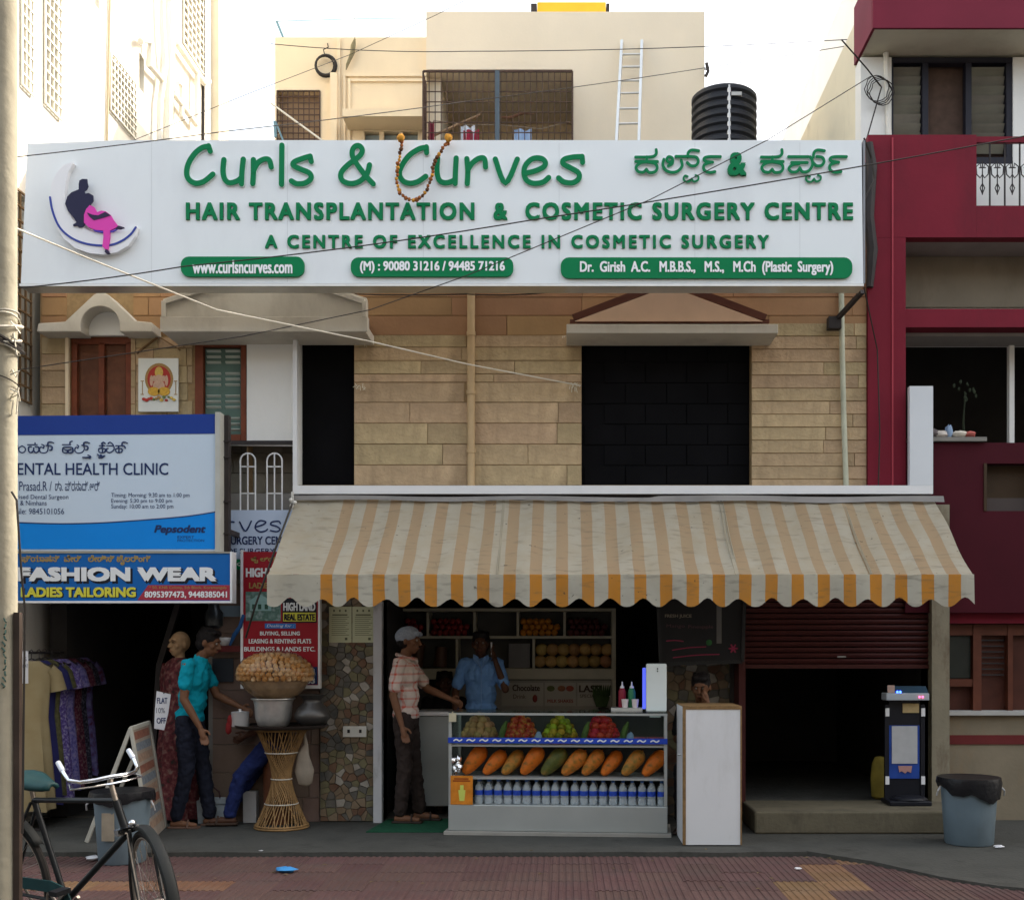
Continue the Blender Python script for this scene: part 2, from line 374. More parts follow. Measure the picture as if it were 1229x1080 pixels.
g = G(); g.box(XL, XR, 0, 8, 5.703, 5.85); part(B, 'roof_slab', g, cement)
g = G(); g.box(X(20), X(250), .2, 3.6, 0.001, .012); g.box(X(456), X(884), .2, 3.6, .001, .012); part(B, 'shop_floor', g, M('shop_floor', (.07, .065, .055), .6, .2, 4))
# stones
sm_cache = {}
def stones(parent, x0, x1, rows, holes, mat, Yf=0., lens=(55, 80), th=.009, seed=1, jx=0):
    rr = random.Random(seed)
    for (ya, yb) in rows:
        x = x0-rr.uniform(0, lens[0]*.6)
        while x < x1:
            L_ = rr.uniform(*lens); xa, xb = max(x, x0), min(x+L_, x1); x += L_
            if xb-xa < 6: continue
            segs = [(xa, xb)]
            for h in holes:
                ns = []
                for a, b in segs:
                    if h[3] <= ya+2 or h[1] >= yb-2 or b <= h[0] or a >= h[2]: ns.append((a, b)); continue
                    if a < h[0]: ns.append((a, h[0]))
                    if b > h[2]: ns.append((h[2], b))
                segs = ns
            for a, b in segs:
                if b-a < 4: continue
                gx0, gx1, gz0, gz1 = X(a, Yf)+.0008, X(b, Yf)-.0008, Z(yb, Yf)+.0015, Z(ya, Yf)-.0015
                cx, cz = (gx0+gx1)/2, (gz0+gz1)/2; t = th+rr.uniform(-.0025, .0025); e = .003
                g = G(); w_, h_ = (gx1-gx0)/2, (gz1-gz0)/2
                vs = [(sx*w_, 0, sz*h_) for sx, sz in ((-1, -1), (1, -1), (1, 1), (-1, 1))]+[(sx*(w_-e), -t+rr.uniform(-.0012, .0012), sz*(h_-e)) for sx, sz in ((-1, -1), (1, -1), (1, 1), (-1, 1))]
                g.add(vs, [(4, 5, 6, 7), (0, 1, 5, 4), (1, 2, 6, 5), (2, 3, 7, 6), (3, 0, 4, 7)], False)
                o = part(parent, 'stone', g, mat, world=False); o.location = (cx, Yf+.004, cz)
rowsA = [(402, 417), (417, 433), (433, 449), (449, 459), (459, 483), (483, 508), (508, 533), (533, 558), (558, 583)]
stones(B, 425, 698, rowsA, [(561, 345, 569, 590)], stone, lens=(100, 190), seed=3)
rowsB = [(388+i*15.6, 388+(i+1)*15.6) for i in range(13)]
stones(B, 902, 1040, rowsB, [(902, 345, 902.5, 400)], stone, lens=(90, 180), seed=5)
rowsC = [(405+i*20, 425+i*20) for i in range(12)]
stones(B, 50, 353, rowsC, [(84, 404, 157, 520), (163, 404, 231, 520), (234, 403, 296, 531), (296, 403, 353, 645), (240, 531, 296, 645)], stone, lens=(40, 75), seed=8)
stones(B, 163, 231, [(405, 418)]+[(418+i*21, 439+i*21) for i in range(5)], [], stone, lens=(30, 44), seed=9)
# broad painted bands under the signboard and the peach end strip
stones(B, 50, 1040, [(340, 357), (357, 379), (379, 403)], [(80, 345, 160, 403)], M('band_stone', (.33, .19, .095), .8, .12, 4, .2, 40, rnd=.1), lens=(150, 210), seed=11)
g = G(); g.box(X(1041), X(1057), -.03, .003, 2.92, 5.7); part(B, 'end_strip', g, M('peach_plaster', (.58, .36, .22), .85, .1, 3, .2, 30))
# white plastered bay beside the left opening
g = wall(G(), X(297.5), X(357), Z(531), Z(400), -.035, .004, []); part(B, 'white_bay', g, white_pl)
g = G(); g.box(X(240), X(353), .3, .35, Z(680), Z(531)+.3); part(B, 'balcony_wall', g, M('grey_stone', (.16, .145, .12), .9, .2, 7, .3, 40))
stones(B, 240, 372, [(520+i*24, 544+i*24) for i in range(7)], [], M('grey_stone2', (.24, .215, .175), .9, .15, 7, .3, 40, rnd=.15), Yf=.29, lens=(40, 60), seed=21)
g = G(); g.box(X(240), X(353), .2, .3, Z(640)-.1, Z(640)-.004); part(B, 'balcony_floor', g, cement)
# black sheeted openings
for (o_, nm) in ((O1, 0), (O2, 1)):
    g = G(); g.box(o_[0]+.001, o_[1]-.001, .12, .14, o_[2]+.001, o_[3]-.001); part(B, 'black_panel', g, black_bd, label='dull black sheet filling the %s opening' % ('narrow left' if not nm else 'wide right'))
# block-work hints behind the wide opening: rows of dark blocks
for r_ in range(7):
    for k in range(4):
        a = O2[0]+.03+k*.37+(.18 if r_ % 2 else 0); b = min(a+.36, O2[1]-.01)
        if b-a < .08: continue
        g = G(); z = O2[2]+.01+r_*.185; g.box(a, b, .108, .1195, z, z+.178); part(B, 'block', g, black_bd)
# cross frame mullion for the narrow opening
g = G(); g.box(O1[0]-.012, O1[0]+.012, -.04, .1, O1[2], O1[3]); part(B, 'white_jamb', g, white_pl)
# doors and shuttered window of the left unit
dr = G(); dr.box(W1[0], W1[1], .06, .09, W1[2], W1[3]); dr = part(B, 'door', dr, wood_brn)
g = G()
for a in (W1[0]+.003, (W1[0]+W1[1])/2-.025, W1[1]-.053): g.box(a, a+.05, .02, .06, W1[2], W1[3]-.05)
g.box(W1[0]+.003, W1[1]-.003, .02, .058, W1[3]-.06, W1[3]-.003); part(dr, 'frame', g, wood_red)
for k in range(2):
    g = G(); a = W1[0]+.07+k*.24; g.box(a, a+.17, .045, .058, W1[2]+.1, W1[3]-.12); part(dr, 'panel', g, wood_brn, bevel=.008)
g = G(); g.box(W1[0]-.03, W1[0]-.002, -.03, .005, W1[2], W1[3]); part(B, 'door_moulding', g, cream)
wn = G(); wn.box(W2[0], W2[1], .10, .12, W2[2], W2[3]); wn = part(B, 'window', wn, M('dark_glass', (.03, .05, .045), .2, .1))
g = G(); zz = [W2[2]+.003, W2[3]-.003]
g.box(W2[0]+.002, W2[0]+.075, -.01, .098, *zz); g.box(W2[1]-.05, W2[1]-.002, -.01, .098, *zz); g.box(W2[0]+.078, W2[1]-.052, -.01, .098, W2[3]-.1, W2[3]-.004); g.box(W2[0]+.078, W2[1]-.052, -.01, .098, W2[2]+.004, W2[2]+.07)
part(wn, 'frame', g, wood_red, bevel=.004)
sh = G(); sh.box(W2[0]+.08, W2[1]-.055, .04, .06, W2[2]+.08, W2[3]-.105); sh = part(B, 'shutter', sh, M('green_shutter', (.10, .165, .14), .6, .15, 5))
sx = (W2[0]+.08, W2[1]-.055); mid = sum(sx)/2
for k in range(16):
    if k % 4 == 3: continue
    z = W2[3]-.13-k*.0385*1.3
    for a, b in ((sx[0]+.015, mid-.02), (mid+.02, sx[1]-.012)):
        g = G(); g.obox(((a+b)/2, .033, z), (1, 0, 0), (0, -.7, .5), (0, .5, .7), (b-a)/2, .014, .0035); part(sh, 'slat', g, M('slat_grey', (.5, .55, .5), .5, .1))
# canopies
cast = M('cast_white', (.58, .55, .48), .8, .08, 3, .15, 30, stain=(.32, .29, .24), samt=.55, sscale=2)
ca = G()                                                        # arched left canopy
Yc = -.22
arch = []
for i in range(17):
    t = math.pi*i/16; arch.append((X(120, Yc)-math.cos(t)*.17, Z(390, Yc)+math.sin(t)*.165))
outer = [(X(44, Yc), Z(398, Yc)), (X(46, Yc), Z(388, Yc)), (X(78, Yc), Z(386, Yc)), (X(112, Yc), Z(354, Yc)), (X(121, Yc), Z(349, Yc)), (X(130, Yc), Z(354, Yc)), (X(162, Yc), Z(385, Yc)), (X(182, Yc), Z(387, Yc)), (X(183, Yc), Z(398, Yc))]
inner = [(X(120, Yc)+.17, Z(398, Yc))]+arch[::-1]+[(X(120, Yc)-.17, Z(398, Yc))]
ca.prism(outer+inner, Yc, .003); part(B, 'arched_canopy', ca, cast, bevel=.006)
g = G(); pl = [(X(84), Z(404)), (X(157), Z(404))]+[(X(120)+.25*math.cos(t), Z(404)+.25*math.sin(t)) for t in [math.pi*i/12 for i in range(13)]]
g.prism(pl, -.045, .003); part(B, 'arch_infill', g, white_pl)
Yc = -.42
g = G()                                                         # white gabled canopy in the middle
g.prism([(X(193, Yc), Z(379, Yc)), (X(193, Yc), Z(361, Yc)), (X(201, Yc), Z(356, Yc)), (X(318, Yc), Z(318, Yc)), (X(439, Yc), Z(356, Yc)), (X(440, Yc), Z(361, Yc)), (X(440, Yc), Z(379, Yc))], Yc+.04, Yc+.08)
for a, b, c, d in ((196, 381, 196, 361), (196, 362, 318, 322), (318, 322, 437, 362), (437, 361, 437, 381)): g.bar((X(a, Yc), Yc+.018, Z(b, Yc)), (X(c, Yc), Yc+.018, Z(d, Yc)), .036, .045)
g.box(X(194, Yc), X(439, Yc), Yc+.02, 0, Z(390, Yc)-.06, Z(390, Yc)+.02)
g.box(X(192, Yc), X(441, Yc), Yc, Yc+.018, Z(391, Yc)-.05, Z(380, Yc)); part(B, 'gabled_canopy', g, cast, bevel=.004)
g = G(); g.prism([(X(202, Yc), Z(382, Yc)), (X(203, Yc), Z(366, Yc)), (X(318, Yc), Z(330, Yc)), (X(433, Yc), Z(366, Yc)), (X(433, Yc), Z(382, Yc))], Yc+.081, .002); part(B, 'gable_infill', g, cast)
# right canopy with peach pediment
Yc = -.40
g = G(); g.box(X(680, Yc), X(934, Yc), Yc, 0, Z(400, Yc), Z(389, Yc)); part(B, 'canopy_slab', g, cast, bevel=.006)
g = G(); g.prism([(X(690, Yc), Z(383, Yc)), (X(803, Yc), Z(341, Yc)), (X(917, Yc), Z(383, Yc))], Yc+.06, .002); part(B, 'pediment', g, M('peach_paint', (.72, .50, .35), .8, .08, 4))
tb = M('trim_brown', (.12, .045, .03), .8)
q = Yc+.09
g = G(); g.bar((X(684, q), q, Z(386, q)), (X(923, q), q, Z(386, q)), .03, .03); part(B, 'pediment_rail', g, tb)
g = G(); g.bar((X(688, q), q, Z(382, q)), (X(803, q), q, Z(338, q)), .03, .06); part(B, 'pediment_trim', g, tb); g = G(); g.bar((X(803, q), q, Z(338, q)), (X(919, q), q, Z(382, q)), .03, .06); part(B, 'pediment_trim', g, tb)
# pipes on the facade
pipe_m = M('pipe_tan', (.50, .36, .20), .5, .1); pipe_g = M('pipe_grey_green', (.46, .47, .36), .5, .2, 6)
g = G(); g.tube([(X(566), -.05, Z(340)), (X(566), -.05, Z(590))], .034, 12)
for py in (400, 470, 540): g.cyl((X(566), -.05, Z(py)), (X(566), -.05, Z(py+5)), .04)
part(B, 'drain_pipe', g, pipe_m)
g = G(); g.tube([(X(1008), -.05, Z(345)), (X(1009), -.05, Z(420)), (X(1011), -.05, Z(500)), (X(1014), -.05, Z(590))], .024, 10); part(B, 'drain_pipe', g, pipe_g)
# ---- ground floor front
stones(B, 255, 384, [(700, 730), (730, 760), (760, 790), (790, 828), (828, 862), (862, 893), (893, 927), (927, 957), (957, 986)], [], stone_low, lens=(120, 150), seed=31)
g = G(); g.box(X(250)-.02, X(384), -.1, .002, Z(782), Z(775)); part(B, 'red_ledge', g, M('red_ledge', (.16, .03, .03), .6))
g = G(); g.box(X(256), X(281), -.028, -.019, Z(818), Z(790)); pq = part(B, 'plaque', g, M('slate', (.03, .035, .045), .5))
# polygonal stone cladding (irregular stones cut from a random diagram)
def clip(poly, p, q):          # keep side nearer p than q
    mx, mz = (p[0]+q[0])/2, (p[1]+q[1])/2; nx, nz = q[0]-p[0], q[1]-p[1]; out = []
    for i in range(len(poly)):
        a, b = poly[i], poly[(i+1) % len(poly)]; da = (a[0]-mx)*nx+(a[1]-mz)*nz; db = (b[0]-mx)*nx+(b[1]-mz)*nz
        if da <= 0: out.append(a)
        if da*db < 0: t = da/(da-db); out.append((a[0]+(b[0]-a[0])*t, a[1]+(b[1]-a[1])*t))
    return out
crazy = [blotch('slab_'+n_, c_, 9, .5) for n_, c_ in (('grey', ((.07, .07, .065), (.15, .14, .12))), ('tan', ((.15, .11, .07), (.24, .18, .12))), ('rust', ((.11, .055, .035), (.18, .11, .07))), ('pale', ((.26, .24, .21), (.40, .37, .32))), ('olive', ((.11, .10, .06), (.2, .18, .10))))]
def crazy_wall(parent, x0, x1, y0, y1, Y, step=.14, seed=2):
    rr = random.Random(seed); X0, X1, Z0, Z1 = X(x0, Y), X(x1, Y), Z(y1, Y), Z(y0, Y)
    g = G(); g.box(X0, X1, Y, Y+.033, Z0, Z1); part(parent, 'cladding_bed', g, M('pale_joint', (.12, .11, .09), .9, .15, 20))
    S = []
    nx, nz = int((X1-X0)/step)+1, int((Z1-Z0)/(step*.8))+1
    for i in range(nx):
        for j in range(nz): S.append((X0+(i+.5+rr.uniform(-.42, .42))*(X1-X0)/nx, Z0+(j+.5+rr.uniform(-.42, .42))*(Z1-Z0)/nz))
    for i, p in enumerate(S):
        poly = [(X0, Z0), (X1, Z0), (X1, Z1), (X0, Z1)]
        for j, q in enumerate(S):
            if i != j and abs(p[0]-q[0])+abs(p[1]-q[1]) < step*4: poly = clip(poly, p, q)
        if len(poly) < 3: continue
        cx = sum(a for a, b in poly)/len(poly); cz = sum(b for a, b in poly)/len(poly); t = rr.uniform(.006, .014)
        def ins(k): return [(a+(cx-a)*k, b+(cz-b)*k) for a, b in poly]
        o_, i_ = ins(.05), ins(.12); n = len(poly); g = G()
        vs = [(a, Y-.0005, b) for a, b in o_]+[(a, Y-t+rr.uniform(-.002, .002), b) for a, b in i_]
        g.add(vs, [tuple(range(n, 2*n))]+[(k, (k+1) % n, n+(k+1) % n, n+k) for k in range(n)], False)
        part(parent, 'cladding_stone', g, rr.choices(crazy, (4, 4, 3, 2, 3))[0])
crazy_wall(B, 384.5, 449, 700, 985, -.03, .078, 4)
g = G(); g.box(X(450), X(460), -.09, .2, 0, 2.3); part(B, 'white_post', g, M('worn_white', (.50, .51, .53), .8, .08, 4, stain=(.15, .13, .1), samt=.8, sscale=5))
crazy_wall(B, 800, 884, 690, 985, .3, .095, 6)
g = G(); g.box(X(794, .3), X(886, .3), .304, .42, 0, 2.3); part(B, 'shop_pier', g, grey_pl)
g = G(); g.box(X(885), X(893), -.08, .2, .1, 2.3); part(B, 'red_jamb', g, M('red_jamb', (.06, .014, .013), .6))
g = G(); g.box(X(1114), X(1135), -.10, .2, 0, 2.8); part(B, 'stained_pillar', g, M('stained_pillar', (.24, .215, .155), .9, .12, 5, .3, 30, stain=(.13, .09, .06), samt=.95, sscale=6))
# rolling shutter, half raised: every slat a piece
red_sh = M('red_shutter', (.055, .012, .011), .5, .12, 3, stain=(.06, .012, .01), samt=.6)
shu = G(); shu.box(X(892), X(1114), -.02, .04, Z(802), Z(797)); shu = part(B, 'rolling_shutter', shu, red_sh)
zt = Z(797)+.002
for k in range(14):
    z = zt+k*.05; g = G(); g.prismx([(.03, z), (-.004, z+.008), (-.012, z+.03), (-.002, z+.046), (.03, z+.048)], X(892), X(1114)); part(shu, 'slat', g, red_sh)
g = G(); g.cyl((X(1004), -.03, Z(788)), (X(1014), -.03, Z(788)), .008); part(shu, 'handle', g, steel)
# step of the right bay
g = G(); g.box(X(890), X(1132), -.70, .003, .002, .187); part(B, 'entrance_step', g, M('step_cement', (.125, .11, .075), .9, .25, 3, .4, 30, stain=(.05, .045, .035), samt=.8, sscale=3), bevel=.015)
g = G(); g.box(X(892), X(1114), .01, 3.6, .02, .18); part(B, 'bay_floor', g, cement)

# ---- upper storey set back on the roof (Y = 3)
U = 3.
g = G(); x0, x1 = X(330, U), X(512, U); WU = pxh(333, 110, 384, 175, U); CG = pxh(510, 87, 687, 175, U); WL = pxh(436, 158, 505, 175, U)
wall(g, x0, x1, 5.85, Z(45, U), U, U+.2, [WU, WL]); g.box(x0, x0+.15, U+.2, 8, 5.85, Z(45, U)); g.box(x0, x1, 7.8, 8, 5.85, Z(45, U)); g.box(x0, x1, U+.2, 7.8, Z(45, U)-.2, Z(45, U)-.002)
part(B, 'upper_storey', g, cream)
x2 = X(845, U)
g = G(); wall(g, x1+.002, x2, 5.85, Z(18, U), U-.06, U+.14, [CG]); g.box(x1+.002, x1+.15, U+.14, 8, 5.85, Z(18, U)); g.box(x2-.15, x2, U+.14, 8, 5.85, Z(18, U)); g.box(x1, x2, U+.14, 8, Z(18, U)-.2, Z(18, U)-.003)
part(B, 'tower_block', g, cream2)
g = G(); g.box(x1+.16, x2-.16, U+1.3, U+1.4, 5.85, Z(22, U)); part(B, 'balcony_back_wall', g, cream)
g = G(); g.box(CG[0]-.02, CG[1]+.02, U+.142, U+1.3, CG[3]+.002, CG[3]+.1); part(B, 'balcony_ceiling', g, cream2)
g = G()
for a, b, c, d in ((WU[0], WU[1], WU[2], WU[3]),): g.box(a, b, U+.10, U+.13, c, d)
part(B, 'window', g, M('window_tan', (.33, .22, .13), .6, .1))
def grille(parent, name, x0, x1, z0, z1, y, nx, nz, mat, r=.006, frame=.014):
    g = G()
    for k in range(nx+1): a = x0+(x1-x0)*k/nx; g.bar((a, y, z0), (a, y, z1), r*2, r*2)
    for k in range(nz+1): b = z0+(z1-z0)*k/nz; g.bar((x0, y-.004, b), (x1, y-.004, b), r*2, r*2)
    for p, q in (((x0, y, z0), (x1, y, z0)), ((x1, y, z0), (x1, y, z1)), ((x1, y, z1), (x0, y, z1)), ((x0, y, z1), (x0, y, z0))): g.bar(p, q, frame, frame)
    return part(parent, name, g, mat)
rust = M('rusty_iron', (.075, .045, .035), .7, .25, 12)
grille(B, 'window_grille', WU[0], WU[1], WU[2], WU[3], U-.01, 8, 9, rust, .005)
yg = U-.35
cg = thing('balcony_cage', 'rusty square-mesh cage closing the rooftop balcony beside the ladder', 'grille', (CG[0], yg, 5.85))
cx0, cx1, cz1 = X(508, yg), X(687, yg), Z(86, yg)
grille(cg, 'front_mesh', cx0, cx1, 5.95, cz1, yg, 25, 18, rust, .0045, .02)
g = G()
for k in range(5): a = yg+(U-.07-yg)*k/4; g.bar((cx0, a, 5.95), (cx0, a, cz1), .009, .009)
for k in range(19): b = 5.95+(cz1-5.95)*k/18; g.bar((cx0-.003, yg, b), (cx0-.003, U-.07, b), .009, .009)
part(cg, 'side_mesh', g, rust)
g = G()
for k in range(5): a = yg+(U-.07-yg)*k/4; g.bar((cx1, a, 5.95), (cx1, a, cz1), .009, .009)
for k in range(19): b = 5.95+(cz1-5.95)*k/18; g.bar((cx1+.003, yg, b), (cx1+.003, U-.07, b), .009, .009)
part(cg, 'side_mesh', g, rust)
g = G(); g.bar((X(597, yg), yg-.01, 5.95), (X(597, yg), yg-.01, cz1), .05, .03); part(cg, 'post', g, M('blue_grey_paint', (.08, .11, .14), .5))
g = G(); g.box(cx0, cx1, yg, U-.062, 5.86, 5.94); part(B, 'balcony_ledge', g, cream2)
# mouldings, ledge, small windows of the left part
g = G()
for px, pz in ((412, 90), (418, 96)):
    g.box(X(px, U), X(px, U)+.03, U-.025, U-.001, 5.85, Z(pz, U)); g.box(X(px, U)+.031, x1-.005, U-.025, U-.001, Z(pz, U)-.03, Z(pz, U))
g.box(X(408, U)-.03, X(408, U)+.008, U-.03, U-.001, 5.85, Z(45, U)-.02); part(B, 'wall_moulding', g, cream, bevel=.004)
g = G(); g.box(X(397, U-.05), X(405, U-.05), U-.09, U-.001, 5.85, Z(92, U)); part(B, 'plaster_pilaster', g, cream)
g = G(); g.box(X(418, U), x1-.006, U-.35, U-.002, Z(157, U), Z(148, U)); part(B, 'window_ledge', g, cream)
for k in range(3):
    a = X(437+k*23, U); b = a+.19; g = G(); g.box(a, b, U+.06, U+.1, 5.85, Z(160, U)); part(B, 'window_pane', g, M('blue_pane', (.25, .31, .33), .3))
g = G()
for k in range(4): a = X(434.5+k*23, U); g.box(a-.02, a+.03, U-.01, U+.05, 5.85, Z(159, U))
part(B, 'window_frame', g, cream)

# ================================================================ LEFT NEIGHBOUR (long white side wall)
Lb = thing('white_apartment_building', 'tall white sunlit apartment block on the left with grilled windows and pipes', 'building', (-6, 2, 0))
whs = M('whitewash', (.66, .64, .58), .85, .04, 1.2, .1, 20, stain=(.50, .44, .34), samt=.6, sscale=.9)
LX = -4.75
def hole(p0, p1, z0, z1): return (LW(p0), LW(p1), z0, z1)
H = [hole(24, 37, 6.45, 10), hole(52, 71, 6.5, 10), hole(131, 161, 7.15, 7.76), hole(114, 119, 8.05, 8.45), hole(167, 173, 7.8, 8.2), hole(219, 242, 9.06, 11), (-.42, -.02, 3.7, 5.5)]
g = G(); wall(g, -1.2, 5.6, 0, 12, 0, .2, H); g.v = [(LX-b, a, c) for a, b, c in g.v]
g.f = [f[::-1] for f in g.f]
g.box(-9, LX-.2, 5.4, 5.6, 0, 12); g.box(-9, LX-.2, -1.2, -1.0, 0, 12); g.box(-9, -8.8, -1, 5.4, 0, 12); g.box(-9, LX, -1.2, 5.6, 12, 12.2)
part(Lb, 'wall', g, whs)
g = G(); g.box(-8.8, LX-.8, -1, 5.4, .01, 11.9); part(Lb, 'inner_core', g, M('tan_room', (.25, .19, .12), .9, .1))
g = G(); g.box(LX, LX+.1, 5.15, 5.6, 0, 12); part(Lb, 'corner_pilaster', g, M('weathered_cream', (.66, .60, .47), .85, .1, 2, .1, 20, stain=(.4, .34, .24), samt=.5))
wg = M('white_grille', (.75, .72, .62), .5, .05); bg_ = M('brown_grille', (.16, .10, .05), .6, .2)
def lgrille(h, n_, m_, mat, off=.02):
    fr = G(); y0, y1, z0, z1 = h; x = LX+off
    for k in range(n_+1): a = y0+(y1-y0)*k/n_; fr.bar((x, a, z0), (x, a, z1), .016, .016)
    for k in range(m_+1): b = z0+(z1-z0)*k/m_; fr.bar((x+.006, y0, b), (x+.006, y1, b), .016, .016)
    return part(Lb, 'window_grille', fr, mat)
for h, n_, m_ in zip(H, (3, 4, 8, 0, 0, 5, 4), (34, 34, 8, 0, 0, 20, 14)):
    if n_: lgrille(h, n_, m_, bg_ if h[2] < 4 else wg)
# pipework on the side wall
def lp(px, py, off=.08):
    y = LW(px); return (LX+off, y, Z(py, y))
pm = M('pvc_white', (.72, .70, .64), .5, .05)
for pts, r in (([(196, -20), (196, 60), (194, 108), (193, 175)], .055), ([(160, 50), (163, 48), (172, 52), (170, 78), (188, 98)], .035), ([(203, 50), (222, 78), (238, 100), (243, 98)], .04), ([(200, 112), (228, 150), (229, 150), (229, 92)], .035), ([(210, 140), (210, 104), (205, 99)], .03), ([(186, -5), (187, 35), (190, 78), (184, 122), (183, 175)], .035)):
    g = G(); g.tube([lp(a, b) for a, b in pts], r, 10); part(Lb, 'waste_pipe', g, pm)
for px in (130, 243): g = G(); g.tube([lp(px, -20, .02), lp(px-4 if px < 200 else px-1, 175, .02)], .014 if px < 200 else .02, 6); part(Lb, 'cable_run', g, M('cable_tan', (.5, .42, .28), .6) if px < 200 else iron)

# ================================================================ RIGHT NEIGHBOUR (maroon trim)
Rb = thing('maroon_trimmed_house', 'house on the right with maroon balcony, columns and roof fascia', 'building', (5, .5, 0))
F = .5
RX = 2.77
uw = pxh(1070, 68, 1216, 197, F); rw = (X(1087, F), 6.5, Z(530, F)-.3, Z(410, F))
g = G(); wall(g, RX, 8, 2.9, 7.05, F, F+.2, [uw, rw]); part(Rb, 'front_wall', g, white_pl)
g = G(); g.box(RX, RX+.18, F+.2, 8, 2.92, 7.49); g.box(7.85, 8, F+.2, 8, 0, 7.05); g.box(RX, 8, 8.01, 8.15, 0, 7.05)
part(Rb, 'side_wall', g, M('streaked_cream', (.74, .68, .52), .9, .06, 2, .1, 20, stain=(.30, .27, .2), samt=.6, sscale=1.6))
g = G(); g.box(2.785, 8.1, .08, F+.3, 7.08, 7.6); part(Rb, 'roof_slab', g, M('soffit', (.62, .58, .45), .85, .1, 2, stain=(.35, .3, .2), samt=.4))
g = G(); g.box(2.76, 8.1, .05, .078, 7.075, 7.62); g.box(2.757, 2.783, .078, F+.198, 7.075, 7.62); part(Rb, 'fascia', g, M('fascia_maroon', (.17, .014, .034), .7, .1, 3))
g = G(); g.box(3.45, 8.05, F, 8.0, 7.605, 9.6); part(Rb, 'added_top_storey', g, white_pl)  # storey added above the view, sized to shade the pole and bicycle
# upper window: dark frame, curtain, louvred panes
ww = thing_w = part(Rb, 'window', G().box(uw[0], uw[1], F+.14, F+.16, uw[2], uw[3]), M('curtain_brown', (.10, .065, .05), .9, .2, 14))
g = G()
for a, b in ((1070, 1073), (1108, 1115), (1160, 1167), (1209, 1216)): g.box(X(a, F), X(b, F), F+.02, F+.1, uw[2], uw[3])
g.box(uw[0], uw[1], F+.015, F+.1, uw[3]-.05, uw[3]-.001); g.box(uw[0], uw[1], F+.015, F+.1, uw[2]+.001, uw[2]+.07); part(ww, 'frame', g, M('black_frame', (.02, .02, .03), .5))
for px0, px1 in ((1074, 1107), (1168, 1208)):
    for k in range(12):
        z = uw[3]-.12-k*.088
        if z < uw[2]+.1: break
        g = G(); g.obox(((X(px0, F)+X(px1, F))/2, F+.07, z), (1, 0, 0), (0, -.45, .9), (0, .9, .45), (X(px1, F)-X(px0, F))/2, .05, .003); part(ww, 'pane', g, M('louvre_glass', (.16, .15, .12), .15, .25, 3, rnd=.25))
g = G(); g.tube([(X(1062, F), F-.03, Z(66, F)), (X(1066, F), F-.03, Z(165, F))], .025, 8); part(Rb, 'drain_pipe', g, pm)
# balcony
q = -.05
g = G(); g.box(2.69, X(1172, q), q, q+.12, Z(285, q), Z(162, q)); g.box(X(1172, q)+.001, 8, q, q+.12, Z(285, q), Z(247, q)); g.box(2.69, 2.765, q+.12, F, Z(285, q), Z(162, q)); part(Rb, 'balcony_parapet', g, maroon)
g = G(); g.box(2.78, 8, q+.125, F-.002, Z(285, q)+.01, Z(285, q)+.14); part(Rb, 'balcony_floor', g, M('beam_grey', (.30, .28, .26), .9, .15, 3))
rl = G(); z0, z1 = Z(247, q), Z(165, q)
rl.bar((X(1172, q), q+.06, z1), (5, q+.06, z1), .04, .05); rl = part(Rb, 'railing', rl, maroon)
for k in range(9):
    a = X(1173, q)+k*.07*1.9
    g = G(); g.bar((a, q+.06, z0), (a, q+.06, z1-.02), .012, .012)
    c = a+.067
    for s_ in (-1, 1):
        g.tube([(c, q+.06, z0+.30), (c+s_*.02, q+.06, z0+.27), (c+s_*.05, q+.06, z0+.30), (c+s_*.055, q+.06, z0+.37), (c+s_*.02, q+.06, z0+.40), (c+s_*.012, q+.06, z0+.36)], .0055, 5)
        g.tube([(c, q+.06, z0+.22), (c+s_*.02, q+.06, z0+.18), (c, q+.06, z0+.13)], .005, 5)
    g.bar((c, q+.06, z0+.12), (c, q+.06, z0+.42), .008, .008); g.bar((c-.03, q+.06, z0+.36), (c+.03, q+.06, z0+.36), .007, .007)
    part(rl, 'scroll', g, iron)
g = G(); g.box(2.69, X(1087, q), q-.002, q+.25, 2.92, Z(285, q)-.003); part(Rb, 'column', g, maroon)
g = G(); g.box(X(1070, q), X(1070, q)+.014, q-.012, q-.0025, 2.4, Z(166, q)); part(Rb, 'column_seam', g, M('seam_red', (.35, .04, .06), .5))
g = G(); g.box(2.95, 8, F-.04, F-.002, Z(370, F)-.0, Z(310, F)); part(Rb, 'lintel_wall', g, M('beige_stained', (.22, .19, .14), .9, .12, 3, .2, 20, stain=(.13, .10, .07), samt=.6, sscale=2))
g = G(); g.box(X(1087, q), 8, q+.02, q+.2, Z(392, q), Z(370, q)); part(Rb, 'maroon_beam', g, maroon)
g = G(); g.box(X(1087, q), 8, q+.201, F, Z(396, q), Z(388, q)); part(Rb, 'soffit', g, M('beam_grey', (.3, .28, .26)))
g = G(); g.box(RX+.18, 7.8, 2.4, 2.5, 2.8, 7); g.box(6.4, 6.5, F+.2, 2.4, 2.9, 7); g.box(RX+.18, 7.8, F+.2, 2.4, 5.0, 5.1); g.box(3.41, 7.8, F+.2, 2.4, 2.7, 2.9); part(Rb, 'inner_wall', g, dark_wall)
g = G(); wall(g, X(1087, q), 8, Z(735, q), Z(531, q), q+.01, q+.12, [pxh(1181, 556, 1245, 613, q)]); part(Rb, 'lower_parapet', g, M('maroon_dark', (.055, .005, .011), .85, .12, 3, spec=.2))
g = G(); g.box(X(1090, q), X(1183, q), q-.03, q+.2, Z(530, q)-.0, Z(525, q)); part(Rb, 'parapet_coping', g, grey_pl)
g = G(); a, b, c, d = pxh(1181, 556, 1245, 613, q)
g.box(a, a+.025, q-.002, q+.1, c, d); g.box(a+.026, b, q+.14, q+.15, c, d); part(Rb, 'opening_frame', g, M('dull_brown', (.05, .03, .015), .6))
